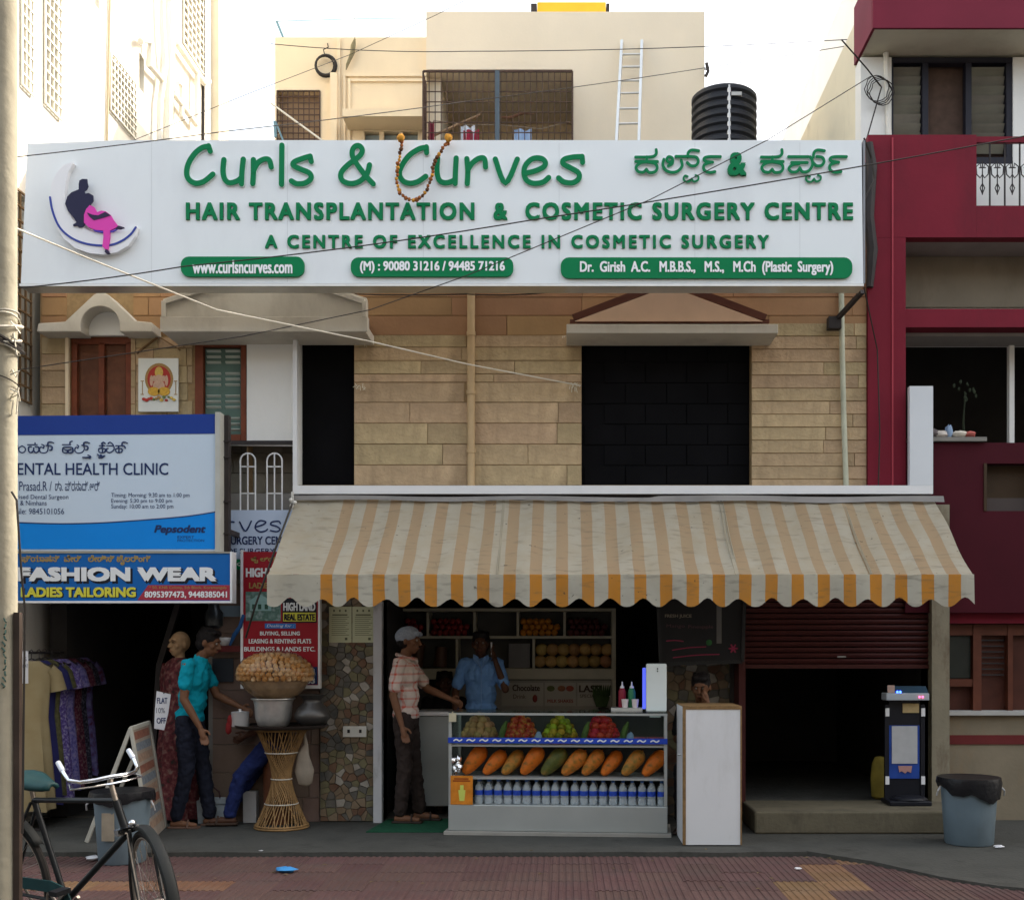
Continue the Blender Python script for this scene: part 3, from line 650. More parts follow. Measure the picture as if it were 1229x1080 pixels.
g = G(); g.box(X(1209, F), X(1215, F), F-.05, F+.01, Z(555, F), Z(405, F)); part(Rb, 'white_post', g, white_pl)
q2 = 0.05
g = G(); g.box(X(1137, q2), 8, q2+.02, q2+.3, Z(722, q2), 2.88); part(Rb, 'grey_beam', g, M('beam_brown', (.08, .065, .06), .9, .2, 3))
g = G(); g.box(X(1137, q2), 8, q2, q2+.3, Z(748, q2), Z(722, q2)-.001); part(Rb, 'maroon_beam', g, maroon)
g = G(); g.box(X(1137, q2), 8, q2+.02, q2+.3, 0, Z(858, q2)); part(Rb, 'low_wall', g, M('low_cream', (.22, .185, .13), .9, .12, 4, .2, 30, stain=(.24, .16, .09), samt=.7, sscale=2.5))
g = G(); g.box(X(1137, q2), 8, q2-.04, q2+.3, Z(858, q2)+.001, Z(853, q2)); part(Rb, 'sill', g, M('sill_grey', (.42, .42, .40), .7, .1))
g = G(); g.box(X(1137, q2), 8, q2+.008, q2+.019, Z(893, q2), Z(882, q2)); part(Rb, 'red_band', g, M('band_red', (.13, .02, .02), .7))
g = G(); g.box(X(1137, q2), 8, q2+.16, q2+.2, Z(853, q2), Z(748, q2)-.001); dw = part(Rb, 'shuttered_window', g, M('dark_red_wood', (.07, .022, .014), .55, .2, 8))
g = G()
for a, b in ((1137, 1142), (1172, 1182), (1214, 1220)): g.box(X(a, q2), X(b, q2), q2+.08, q2+.159, Z(853, q2), Z(749, q2))
g.box(X(1142, q2)+.001, 8, q2+.09, q2+.159, Z(762, q2), Z(749, q2)); g.box(X(1142, q2)+.001, X(1172, q2)-.001, q2+.09, q2+.159, Z(824, q2), Z(815, q2)); part(dw, 'frame', g, M('dark_red_frame', (.11, .035, .02), .5, .2, 8))
g = G(); g.box(X(1143, q2), X(1171, q2), q2+.13, q2+.158, Z(814, q2), Z(763, q2)); part(dw, 'pane', g, M('dim_glass', (.03, .035, .03), .2))
for k in range(7): g = G(); z = Z(768+k*7, q2); g.box(X(1184, q2), X(1212, q2), q2+.13, q2+.138, z-.006, z+.006); part(dw, 'bar', g, iron)
Nb = thing('added_end_building', 'plain cream building added beyond the right frame edge to shade the street', 'building', (13, 4, 0))  # unseen building added to keep sun off the paving
g = G(); g.box(8.3, 20, .1, 8, 0, 9.5); part(Nb, 'wall', g, cream2); g = G(); g.box(9, 11, .05, .098, 0, 2.6); part(Nb, 'shop_shutter', g, red_sh); g = G(); g.box(9.2, 10.8, .05, .098, 4, 5.4); part(Nb, 'window', g, black_bd)
# unseen row behind the camera, added to darken the lower street
Ob = thing('added_opposite_row', 'plain plastered row of shops across the street, added unseen for shade', 'building', (0, -15, 0))
g = G(); g.box(-30, 30, -20, -15, 0, 9.0); part(Ob, 'wall', g, M('opp_plaster', (.22, .20, .17), .9, .15, .6))
for k in range(-7, 8):
    g = G(); g.box(k*4-1.2, k*4+1.2, -14.99, -14.95, 3.9, 5.4); part(Ob, 'window', g, M('opp_glass', (.04, .05, .06), .2))
    g = G(); g.box(k*4-1.6, k*4+1.6, -14.99, -14.95, .1, 2.8); part(Ob, 'shop_shutter', g, M('opp_shutter', (.10, .10, .11), .6))
# ================================================================ MAIN SIGNBOARD
Ys = -.9
SB = thing('signboard', 'long white signboard with green raised Curls & Curves lettering across the building', 'signboard', (0, Ys, 4.5))
sign_w = M('sign_white', (.78, .815, .83), .35, .02, 1.2, stain=(.62, .64, .66), samt=.35, sscale=1.2)
green = M('sign_green', (.0, .19, .066), .45, .04, spec=.15); pale_edge = M('acrylic_edge', (.70, .80, .78), .3, 0)
g = G(); a0, a1, b0, b1 = X(33, Ys), X(1034, Ys), Z(340, Ys), Z(168.5, Ys)
g.prism([(X(25, Ys), b0), (a0, Z(173, Ys)), (X(140, Ys), b1), (a1, b1), (X(1036, Ys), b0)], Ys, Ys+.16); part(SB, 'panel', g, sign_w)
g = G(); g.box(X(24, Ys), X(1036, Ys)+.002, Ys-.012, Ys+.17, Z(344, Ys), Z(341, Ys)); part(SB, 'bottom_rail', g, alu)
for px in (182, 345, 508, 671, 834, 960):
    g = G(); g.box(X(px, Ys)-.0012, X(px, Ys)+.0012, Ys-.0008, Ys-.0002, b0+.01, b1-.02); part(SB, 'panel_joint', g, M('joint_grey', (.55, .57, .58), .6))
g = G(); g.box(a1+.014, a1+.03, Ys, Ys+.165, b0, b1); part(SB, 'side_rail', g, M('rail_grey', (.25, .26, .28), .5))
for px in (300, 530, 760, 1000): g = G(); g.bar((X(px, Ys), Ys+.17, b1-.1), (X(px, Ys), .0, b1-.25), .04, .04); part(SB, 'bracket', g, iron)
ff = Ys-.0
def zoomed(org, k, pts): return [(X(org[0]+p[0]/k, ff), Z(org[1]+p[1]/k, ff)) for p in pts]
def letter(strokes, org, k, wpx, Yp=None, name='letter', parent=None, mat=None, ext=.022, rim=True):
    Yp = ff if Yp is None else Yp
    wd = wpx/k*(CAMD+Yp)/FPX; cvt = lambda pts: [(X(org[0]+p[0]/k, Yp), Z(org[1]+p[1]/k, Yp)) for p in pts]
    g = G(); g.k = 0
    for i, s_ in enumerate(strokes): g.stroke(cvt(s_), wd, Yp-ext-i*.002, Yp-ext+.010, smooth=len(s_) > 2)
    if rim:
        g.k = 1
        for i, s_ in enumerate(strokes): g.stroke(cvt(s_), wd*1.22, Yp-ext+.008-i*.002, Yp-.001, smooth=len(s_) > 2)
    return part(parent or SB, name, g, [mat or green, pale_edge] if rim else (mat or green))
K1, O1_ = 4.552, (210, 165)
Lt = [ [[(196,82),(187,52)],[(187,56),(155,62),(115,92),(80,145),(68,200),(82,238),(120,257),(165,245),(211,207)]],
 [[(271,128),(266,190),(276,234),(302,254),(345,243),(369,222)],[(377,126),(370,190),(367,260)]],
 [[(432,128),(432,200),(428,258)],[(432,190),(455,147),(490,126),(518,130),(529,168)]],
 [[(587,49),(585,262)]],
 [[(747,138),(741,108)],[(741,110),(700,122),(656,140),(650,160),(690,180),(738,202),(745,232),(712,256),(668,259),(639,244)]],
 [[(1085,260),(1035,205),(982,130),(970,88),(983,58),(1008,52),(1025,75),(1010,108),(945,158),(910,200),(916,240),(960,258),(1012,245),(1050,205),(1065,156)]]]
for s_ in Lt: letter(s_, O1_, K1, 28)
Lt = [ [[(215,90),(214,58)],[(214,62),(175,70),(118,108),(76,170),(68,210),(88,245),(125,257),(168,248),(211,219)]],
 [[(275,118),(272,190),(285,240),(320,254),(362,242),(371,228)],[(377,120),(373,190),(371,258)]],
 [[(435,123),(440,190),(437,258)],[(440,184),(465,147),(500,122),(530,123),(537,168)]],
 [[(590,125),(645,255),(710,125)]],
 [[(750,203),(805,190),(852,168),(863,143),(840,121),(795,122),(757,155),(746,200),(761,240),(800,257),(850,250),(881,225)]],
 [[(1066,143),(1063,110)],[(1063,112),(1012,115),(966,127),(960,150),(1000,173),(1043,200),(1045,232),(1012,254),(965,250),(935,228)]]]
for s_ in Lt: letter(s_, (465, 165), K1, 28)
# Kannada word pair, stroke by stroke
K4, O4 = 4.238, (750, 165)
def sh_(st, dx, dy=0): return [[(a+dx, b+dy) for a, b in q] for q in st]
KA = [[(54,106),(110,106),(145,102),(159,88),(158,68)],[(54,129),(165,129)],[(110,106),(110,128)],[(112,132),(78,138),(56,158),(66,180),(92,184),(108,170)],[(108,170),(122,186),(152,182),(163,160),(150,140),(112,133)]]
LA = [[(238,128),(222,132),(212,118),(222,104),(240,112),(240,138),(220,150)],[(197,118),(192,145),(206,172),(238,184),(270,176),(290,150),(285,122)],[(258,104),(335,104)]]
HL = [[(318,106),(322,82),(340,70),(374,74)],[(335,104),(362,108),(372,128),(360,148),(334,150),(316,134)]]
SS = [[(318,205),(305,200),(297,213),(305,228),(325,230),(338,216)],[(338,216),(350,230),(370,222),(372,205),(358,198)]]
RP = [[(484,104),(425,104),(402,112),(408,126),(445,132)],[(440,132),(402,146),(402,172),(428,184),(456,180)]]
VA = [[(830,104),(930,104)],[(845,134),(925,134)],[(885,140),(850,146),(832,164),(845,182),(872,180),(886,162)],[(886,162),(900,182),(930,178),(950,150),(948,120),(938,106)]]
for s_ in (KA, LA, HL, RP, sh_(KA, 638), VA, sh_(HL, 638), sh_(RP, 640)): letter(s_, O4, K4, 14)
for s_ in (SS, sh_(SS, 621)): letter(s_, O4, K4, 9)
text(SB, '&', 873.5, 183, 896, 210.5, Ys-.03, green, bold=.008, ext=.03, name='letter')
text(SB, 'HAIR TRANSPLANTATION  &  COSMETIC SURGERY CENTRE', 223, 243, 1024, 264, Ys-.014, green, bold=.0065, ext=.014, space=1.22)
text(SB, 'A CENTRE OF EXCELLENCE IN COSMETIC SURGERY', 318, 282, 923, 298, Ys-.014, green, bold=.005, ext=.014, space=1.35)
pill_t = M('pill_text', (.85, .87, .88), .4, 0)
def pill(x0, y0, x1, y1, s, tx0, tx1):
    yy = Ys-.025; r = (Z(y0, yy)-Z(y1, yy))/2*.8; cx0, cx1, z0, z1 = X(x0, yy), X(x1, yy), Z(y1, yy), Z(y0, yy); poly = []
    for (cx, cz, a0_) in ((cx1-r, z1-r, 0), (cx0+r, z1-r, 90), (cx0+r, z0+r, 180), (cx1-r, z0+r, 270)):
        for k in range(6): a = math.radians(a0_+k*18); poly.append((cx+r*math.cos(a), cz+r*math.sin(a)))
    g = G(); g.prism(poly, yy, Ys-.001); p = part(SB, 'green_plate', g, green)
    text(p, s, tx0, y0+4.5, tx1, y1-3.5, yy-.004, pill_t, bold=.003)
pill(217, 308, 365, 332, 'www.curlsncurves.com', 231, 351)
pill(421, 309, 616, 332, '(M) : 90080 31216 / 94485 71216', 432, 606)
pill(673, 309, 1023, 334, 'Dr.  Girish  A.C.   M.B.B.S.,   M.S.,   M.Ch  (Plastic  Surgery)', 696, 1000)
# crescent emblem with seated couple
KL, OL = 5.852, (30, 180)
lg = G(); cv = lambda pts, y=Ys: [(X(OL[0]+a/KL, y), Z(OL[1]+b/KL, y)) for a, b in pts]
outer = [(345,105),(290,125),(240,180),(205,260),(195,350),(205,450),(235,550),(290,640),(370,705),(470,740),(570,750),(660,735),(740,690),(790,620),(805,560),(795,540)]
inner = [(770,570),(720,590),(640,603),(560,603),(480,590),(410,555),(350,500),(310,420),(297,330),(305,250),(325,170),(358,112)]
lg.prism(cv(outer+inner), Ys-.05, Ys-.001); cr_ = part(SB, 'crescent_emblem', lg, M('emblem_white', (.80, .80, .82), .35, 0))
g = G(); g.stroke(cv([(197,352),(215,450),(260,555),(330,625),(420,668),(520,687),(620,685),(700,655),(760,610),(795,562)]), .016, Ys-.056, Ys-.051); part(cr_, 'blue_line', g, M('emblem_blue', (.035, .06, .32), .4, 0))
g = G(); man = [(400,262),(405,238),(425,227),(458,228),(460,250),(466,275),(455,302),(440,312),(445,330),(470,325),(500,342),(502,380),(480,408),(455,440),(440,470),(445,520),(440,550),(425,562),(400,563),(385,552),(362,555),(360,545),(385,530),(370,505),(325,450),(305,400),(320,350),(350,320),(400,300)]
g.prism(cv(man), Ys-.062, Ys-.05); part(cr_, 'man_silhouette', g, M('emblem_navy', (.018, .018, .055), .5, 0))
g = G(); wom = [(455,440),(480,412),(510,425),(530,462),(560,450),(590,455),(625,480),(645,515),(680,560),(640,580),(620,590),(618,640),(605,722),(585,718),(568,700),(575,640),(575,590),(520,585),(470,565),(440,535),(440,480)]
g.prism(cv(wom), Ys-.070, Ys-.05); part(cr_, 'woman_silhouette', g, M('emblem_pink', (.72, .06, .42), .5, 0))
for nm, lp_, y_ in (('arm_shape', [(462,465),(500,480),(540,485),(590,460),(628,485),(580,500),(510,518),(480,495)], Ys-.0702), ('foot_shape', [(680,556),(720,568),(690,578),(660,576)], Ys-.05), ('foot_shape', [(590,722),(605,722),(620,748),(600,752),(585,740)], Ys-.05)):
    g = G(); g.prism(cv(lp_), Ys-.074, y_); part(cr_, nm, g, M('emblem_dark', (.03, .02, .06), .5, 0))
g = G(); g.prism(cv([(500,578),(575,592),(640,588),(680,572),(640,596),(560,602),(510,592)]), Ys-.066, Ys-.05); part(cr_, 'violet_shade', g, M('emblem_violet', (.10, .07, .55), .5, 0))
# ---- dried flower garland over the sign
gy = Ys-.085
gp = [(482,170),(480,185),(477,205),(476,220),(480,232),(488,239),(497,241),(506,237),(513,227),(518,212),(520,200),(524,190),(529,182),(534,174),(538,168)]
gd = thing('marigold_garland', 'dried orange flower garland looped over the second letter C of the signboard', 'garland', P(505, 168, gy))
gpt = [Vector(P(a, b, gy)) for a, b in gp]; gpt = [Vector(P(482, 166, gy)), *gpt]; gpt[-1].y = Ys-.02
g = G(); g.tube([Vector(P(481, 166, Ys+.1)), *gpt, Vector(P(539, 165, Ys+.1))], .004, 5); part(gd, 'string', g, iron)
fl = [M('flower_rust', (.30, .10, .03), .9, .3, 40), M('flower_brown', (.12, .05, .02), .9, .3, 40), M('flower_orange', (.55, .26, .04), .9, .3, 40)]
tot = 0; acc = 0
for i in range(len(gpt)-1):
    d = (gpt[i+1]-gpt[i]).length; t = acc
    while t < d:
        p = gpt[i].lerp(gpt[i+1], t/d); g = G(); g.sph(p+Vector((R.uniform(-.004, .004), R.uniform(-.006, 0), 0)), R.uniform(.013, .019), 7, 5, jit=.18); part(gd, 'flower', g, R.choice(fl)); t += .03
    acc = t-d
for px, py in ((481, 166), (538, 166)): g = G(); g.sph(P(px, py, gy), .032, 10, 7, jit=.15); part(gd, 'flower', g, fl[2])

# ================================================================ AWNING
Ya0, Ya1 = -.17, -1.11
ax0, ax1 = X(355, Ya0), X(1121, Ya0); za0, za1 = Z(600, Ya0), Z(690, Ya1)
NS = 27.
def awn_col(n, L, front=False):
    tc = n.new('ShaderNodeTexCoord'); sp = n.new('ShaderNodeSeparateXYZ'); L.new(tc.outputs['Object'], sp.inputs[0])
    wob = n.new('ShaderNodeTexNoise'); wob.inputs['Scale'].default_value = 2.5; L.new(tc.outputs['Object'], wob.inputs[0])
    ad = n.new('ShaderNodeMath'); ad.operation = 'MULTIPLY_ADD'; ad.inputs[1].default_value = .02; L.new(wob.outputs[0], ad.inputs[0]); L.new(sp.outputs[0], ad.inputs[2])
    sub = n.new('ShaderNodeMath'); sub.operation = 'ADD'; sub.inputs[1].default_value = -ax0+.08; L.new(ad.outputs[0], sub.inputs[0])
    fr = n.new('ShaderNodeMath'); fr.operation = 'MODULO'; fr.inputs[1].default_value = (ax1-ax0)/NS; L.new(sub.outputs[0], fr.inputs[0])
    gt = n.new('ShaderNodeMath'); gt.operation = 'GREATER_THAN'; gt.inputs[1].default_value = (ax1-ax0)/NS*.53; L.new(fr.outputs[0], gt.inputs[0])
    mx = n.new('ShaderNodeMixRGB'); L.new(gt.outputs[0], mx.inputs[0])
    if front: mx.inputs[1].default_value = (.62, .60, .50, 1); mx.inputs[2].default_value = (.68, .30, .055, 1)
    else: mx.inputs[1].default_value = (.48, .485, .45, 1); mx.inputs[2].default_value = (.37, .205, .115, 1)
    no = n.new('ShaderNodeTexNoise'); no.inputs['Scale'].default_value = 3.0; no.inputs['Detail'].default_value = 9; no.inputs['Roughness'].default_value = .7; L.new(tc.outputs['Object'], no.inputs[0])
    mr = n.new('ShaderNodeMapRange'); mr.inputs[1].default_value = .4; mr.inputs[2].default_value = .72; mr.inputs[4].default_value = .3 if front else .6; L.new(no.outputs[0], mr.inputs[0])
    m2 = n.new('ShaderNodeMixRGB'); m2.inputs[2].default_value = (.32, .255, .165, 1); L.new(mr.outputs[0], m2.inputs[0]); L.new(mx.outputs[0], m2.inputs[1])
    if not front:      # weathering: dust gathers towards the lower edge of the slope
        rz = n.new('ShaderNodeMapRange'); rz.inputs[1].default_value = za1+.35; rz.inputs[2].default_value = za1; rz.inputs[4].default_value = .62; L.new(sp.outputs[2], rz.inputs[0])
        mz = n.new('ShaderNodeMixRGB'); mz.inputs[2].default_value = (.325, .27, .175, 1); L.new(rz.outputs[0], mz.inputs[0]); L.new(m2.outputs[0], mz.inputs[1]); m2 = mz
    # grime: horizontal scuffs and small dark specks
    mp = n.new('ShaderNodeMapping'); mp.inputs['Scale'].default_value = (1.2, 6, 6); L.new(tc.outputs['Object'], mp.inputs[0])
    n2 = n.new('ShaderNodeTexNoise'); n2.inputs['Scale'].default_value = 5; n2.inputs['Detail'].default_value = 8; L.new(mp.outputs[0], n2.inputs[0])
    r2 = n.new('ShaderNodeMapRange'); r2.inputs[1].default_value = .55; r2.inputs[2].default_value = .8; r2.inputs[4].default_value = .6; L.new(n2.outputs[0], r2.inputs[0])
    m3 = n.new('ShaderNodeMixRGB'); m3.inputs[2].default_value = (.16, .135, .10, 1); L.new(r2.outputs[0], m3.inputs[0]); L.new(m2.outputs[0], m3.inputs[1])
    n3 = n.new('ShaderNodeTexNoise'); n3.inputs['Scale'].default_value = 22; n3.inputs['Detail'].default_value = 2; L.new(tc.outputs['Object'], n3.inputs[0])
    r3 = n.new('ShaderNodeMapRange'); r3.inputs[1].default_value = .72; r3.inputs[2].default_value = .76; r3.inputs[4].default_value = .7; L.new(n3.outputs[0], r3.inputs[0])
    m4 = n.new('ShaderNodeMixRGB'); m4.inputs[2].default_value = (.10, .08, .06, 1); L.new(r3.outputs[0], m4.inputs[0]); L.new(m3.outputs[0], m4.inputs[1])
    return m4.outputs[0]
AW = thing('striped_awning', 'wide orange and white striped canvas awning with a scalloped front over the shop', 'awning', (.4, -.1, 2.9))
canvas = translucent_cloth('awning_canvas', lambda n, L: awn_col(n, L, False), .22); front_c = translucent_cloth('awning_valance', lambda n, L: awn_col(n, L, True), .42)
g = G(); nx, ny = 160, 16; vs = []; fs = []
for j in range(ny+1):
    v = j/ny
    for i in range(nx+1):
        u = i/nx; x = ax0+(ax1-ax0)*u
        sag = -.025*math.sin(math.pi*v)*(1+.35*math.sin(u*19)+.25*math.sin(u*41+1))+.007*math.sin(u*120+3*v)+.006*math.sin(u*67-5*v)*v*math.sin(math.pi*v)
        fold = .02*math.sin(math.pi*v)*math.sin((u*5+v*.8)*6.28)
        vs.append((x+.004*math.sin(v*9+u*30), Ya0+(Ya1-Ya0)*v, za0+(za1-za0)*v+sag+fold+(.012*math.sin(u*9)+.006*math.sin(u*37) if j == 0 else 0)))
for j in range(ny):
    for i in range(nx): a = j*(nx+1)+i; fs.append((a, a+1, a+nx+2, a+nx+1))
g.add(vs, fs, True); part(AW, 'canopy_cloth', g, canvas)
for u in (.325, .663, .855):                        # sewn seams
    g = G(); xx = ax0+(ax1-ax0)*u
    for dx in (0, .03 if u == .663 else .012): g.tube([(xx+dx, Ya0+(Ya1-Ya0)*v/8, za0+(za1-za0)*v/8-.025*math.sin(math.pi*v/8)*(1+.35*math.sin(u*19)+.25*math.sin(u*41+1))+.004+.012*math.sin(math.pi*v/8)*math.sin((u*5+v/8*.8)*6.28)) for v in range(9)], .004, 4)
    part(AW, 'seam', g, M('seam_thread', (.30, .27, .2), .9))
g = G(); n = 22*10; vs = []; fs = []
zb = Z(729, Ya1); amp = .075
for i in range(n+1):
    u = i/n; x = ax0+(ax1-ax0)*u; s_ = abs(math.sin(math.pi*(u*22+.1)))
    y = Ya1-.012+.010*math.sin(u*50)+.008*math.sin(u*23)
    lo = zb+amp*(.5+.5*math.cos(2*math.pi*(u*22+.3)))**1.3*(.9+.15*math.sin(u*71))
    for k in range(4): vs.append((x, y+.004*k*math.sin(u*80), za1+.005+(lo-za1)*k/3))
for i in range(n):
    for k in range(3): a = i*4+k; fs.append((a, a+1, a+5, a+4))
g.add(vs, fs, True); part(AW, 'valance', g, front_c)
g = G(); g.cyl((ax0+.01, Ya1+.035, za1-.03), (ax1-.01, Ya1+.035, za1-.03), .014); part(AW, 'front_bar', g, M('bar_white', (.6, .58, .5), .5))
g = G(); g.cyl((ax0, Ya0+.05, za0-.03), (ax1, Ya0+.05, za0-.03), .035); part(AW, 'roller', g, iron)
for px in (470, 745, 1010): g = G(); g.bar((X(px), -.03, 2.25), (X(px), Ya1+.02, za1-.03), .025, .025); part(AW, 'arm', g, iron)
g = G(); vs = []
for i in range(81):                                 # crumpled dark flashing above the cloth
    u = i/80; x = X(350, -.2)+(X(1132, -.2)-X(350, -.2))*u; dz = -.02*u+.006*math.sin(u*21)
    vs += [(x, -.21, Z(595, -.2)+dz+.012*(u > .55)), (x, -.235, Z(600.5, -.2)+dz-.004*math.sin(u*33))]
g.add(vs, [(2*i, 2*i+1, 2*i+3, 2*i+2) for i in range(80)], True); part(AW, 'flashing', g, M('flashing_grey', (.20, .19, .18), .6, .3, 3))
# white frame left from an old board above the awning
q = -.16
WF = thing('white_board_frame', 'white frame and upright side panel standing above the awning', 'frame', (.4, q, 2.95))
g = G(); g.box(X(352, q), X(1119, q), q-.02, q+.05, Z(593, q), Z(583, q)); part(WF, 'bottom_rail', g, white_m)
g = G(); g.box(X(352, q), X(357, q), q-.018, q+.04, Z(583, q)+.001, Z(404, q)); part(WF, 'left_upright', g, white_m)
g = G(); g.box(X(1091, q), X(1119, q), q-.02, q+.04, Z(583, q)+.001, Z(464, q)); part(WF, 'side_panel', g, M('panel_pale', (.62, .65, .68), .5, .04, 3))
g = G(); g.bar((X(357, q), q+.06, Z(592, q)-.02), (X(1119, q), q+.06, Z(592, q)-.02), .03, .03); g.bar((X(1105, q), q+.07, Z(560, q)), (X(1105, q), .0, Z(560, q)), .03, .03); g.bar((X(700, q), q+.07, Z(590, q)), (X(700, q), .0, Z(590, q)), .03, .03); part(WF, 'support', g, iron)

# ================================================================ LEFT SIGNS
def board(name, label, x0, y0, x1, y1, Y, th, mat, edge=None, cat='signboard'):
    t = thing(name, label, cat, (X((x0+x1)/2, Y), Y, Z(y1, Y)))
    g = G(); g.box(X(x0, Y), X(x1, Y), Y, Y+th, Z(y1, Y), Z(y0, Y)); part(t, 'panel', g, mat); return t
Yd = -.62
D = board('clinic_signboard', 'white and blue dental clinic signboard, largest board on the left', -10, 500, 259, 661, Yd, .12, M('board_pale', (.52, .62, .72), .4, .02, 2, stain=(.5, .55, .6), samt=.3))
navy = M('navy_ink', (.008, .04, .25), .4, .03); ink = M('ink_navy', (.012, .03, .11), .5, 0); cyan = M('cyan_print', (.0, .22, .68), .4, .05, 2)
g = G(); g.prism([(X(-9, Yd), Z(522.5, Yd)), (X(258, Yd), Z(520.5, Yd)), (X(258, Yd), Z(497, Yd)), (X(120, Yd), Z(498.5, Yd)), (X(-9, Yd), Z(499.5, Yd))], Yd-.004, Yd-.001); part(D, 'navy_band', g, navy)
g = G(); crv = [(-9, 626), (20, 627.5), (70, 629), (120, 628), (180, 624), (225, 620), (258, 615)]
g.prism([(X(a, Yd), Z(b, Yd)) for a, b in crv]+[(X(258, Yd), Z(659, Yd)), (X(-9, Yd), Z(659, Yd))], Yd-.004, Yd-.001); part(D, 'cyan_band', g, cyan)
g = G(); g.stroke([(X(a, Yd), Z(b-.5, Yd)) for a, b in crv], .01, Yd-.006, Yd-.003); part(D, 'curved_line', g, ink)
g = G(); g.box(X(259, Yd)+.001, X(265, Yd), Yd-.02, Yd+.14, Z(662, Yd), Z(495, Yd)); part(D, 'side_rail', g, M('rail_pale', (.42, .42, .38), .5, .1))
g = G(); g.box(X(-9, Yd), X(259, Yd), Yd-.01, Yd+.13, Z(663.5, Yd), Z(661, Yd)-.001); part(D, 'bottom_rail', g, M('rail_dull', (.3, .29, .25), .5, .1))
text(D, 'DENTAL HEALTH CLINIC', 8, 555.5, 202, 570, Yd-.003, ink, bold=.0012)
text(D, 'Dr. Prasad.R /', 7, 577.5, 62, 589, Yd-.003, ink)
text(D, 'ಡಾ. ಪ್ರಸಾದ್.ಆರ್', 66, 577, 120, 589, Yd-.003, ink)
text(D, 'Authorised Dental Surgeon', 1, 593.5, 82, 600.5, Yd-.003, ink)
text(D, 'BHS & Nimhans', 10, 600.5, 56, 606.5, Yd-.003, ink)
text(D, 'Mobile: 9845101056', 7, 610, 77, 617, Yd-.003, ink)
text(D, 'Timing: Morning: 9:30 am to 1:00 pm', 133.5, 591.5, 227.5, 598, Yd-.003, ink)
text(D, 'Evening: 5:30 pm to 9:00 pm', 133.5, 598.5, 206.5, 604.5, Yd-.003, ink)
text(D, 'Sunday: 10:00 am to 2:00 pm', 133.5, 605, 208, 611.5, Yd-.003, ink)
text(D, 'Pepsodent', 185, 630, 247, 642, Yd-.006, ink, bold=.0035, shear=.25)
text(D, 'EXPERT', 213, 643, 233, 646, Yd-.006, ink); text(D, 'PROTECTION', 213, 647, 245, 650, Yd-.006, ink)
K5, O5 = 7.68, (10, 510)
Lk = [[[(60,170),(80,180),(88,215),(60,235)]],[[(128,192),(155,212),(155,240),(128,256),(100,240),(100,212),(128,192)]],
 [[(180,182),(268,182)],[(248,165),(248,182)],[(215,200),(190,205),(190,240),(212,256),(232,236),(236,212)],[(236,236),(255,256),(282,240),(280,205),(250,200)]],
 [[(315,208),(298,205),(288,228),(300,252),(335,258),(362,240),(368,200)],[(325,215),(330,190),(310,180)],[(350,190),(375,190)],[(365,188),(370,162),(395,158),(418,165)],[(375,190),(405,200),(402,230),(385,232)]],
 [[(500,182),(575,182)],[(570,182),(570,158),(590,150)],[(520,205),(505,215),(505,250),(540,258),(548,235)],[(520,225),(548,235),(580,225)],[(548,235),(560,258),(595,250),(595,215),(575,205),(530,205)]],
 [[(630,205),(618,212),(615,240),(640,258),(680,252),(700,225),(698,198)],[(640,215),(648,195),(636,185)],[(680,188),(705,188)],[(696,186),(700,165),(725,158),(750,168)],[(705,190),(735,200),(732,225),(715,230)],[(690,300),(755,300)],[(740,280),(760,290),(755,308)]],
 [[(840,192),(890,192)],[(868,192),(862,210),(836,220),(838,248),(866,254),(868,222)],[(866,254),(890,250),(895,222),(862,216)],[(880,190),(862,175),(880,160),(895,172)],[(825,272),(850,290),(855,275),(870,292),(890,282),(870,300),(835,302)]],
 [[(908,192),(960,192)],[(920,215),(905,225),(915,250),(945,252),(975,225),(968,185),(940,160),(920,172)]],
 [[(992,192),(1040,192)],[(1020,192),(1015,212),(992,222),(995,248),(1018,254),(1020,225)],[(1018,254),(1045,250),(1050,222),(1015,214)],[(1050,190),(1052,165),(1075,158),(1098,168)],[(1045,190),(1072,195),(1080,215)]]]
for s_ in Lk: letter(s_, O5, K5, 10, Yp=Yd, name='letter', parent=D, mat=ink, ext=.004, rim=False)
# fashion board
Yf = -.64
F_ = board('tailoring_signboard', 'blue tailoring shop signboard with fat white FASHION WEAR lettering below the clinic board', -10, 664, 276.5, 721, Yf, .10, M('board_blue', (.004, .11, .37), .4, .06, 3))
g = G(); g.box(X(-10, Yf), X(279, Yf), Yf-.012, Yf+.11, Z(723.5, Yf), Z(721, Yf)-.001); g.box(X(276.5, Yf)+.001, X(279, Yf), Yf-.012, Yf+.11, Z(721, Yf), Z(662, Yf)); part(F_, 'white_rail', g, white_m)
g = G(); g.box(X(-10, Yf), X(276.5, Yf), Yf-.008, Yf+.11, Z(664, Yf)+.001, Z(662, Yf)); part(F_, 'top_rail', g, M('rail_dull', (.3, .29, .25)))
wht = M('print_white', (.72, .74, .74), .5, 0); yel = M('print_yellow', (.62, .58, .06), .5, 0); dk = M('print_dark', (.01, .012, .02), .5, 0); gold = M('print_gold', (.34, .24, .08), .5, 0)
text(F_, 'FASHION WEAR', 24, 682, 262.5, 700.5, Yf-.001, dk, bold=.013); text(F_, 'FASHION WEAR', 21.5, 680.5, 260, 697.5, Yf-.005, wht, bold=.011)
text(F_, 'LADIES TAILORING', 26.5, 705.5, 164, 717.5, Yf-.001, dk, bold=.007); text(F_, 'LADIES TAILORING', 25, 704.5, 163, 716.5, Yf-.005, yel, bold=.005)
text(F_, 'ಫ್ಯಾಷನ್  ವೇರ್   ಲೇಡಿಸ್ ಟೈಲರಿಂಗ್', 26, 666, 181, 678, Yf-.003, gold, bold=.002)
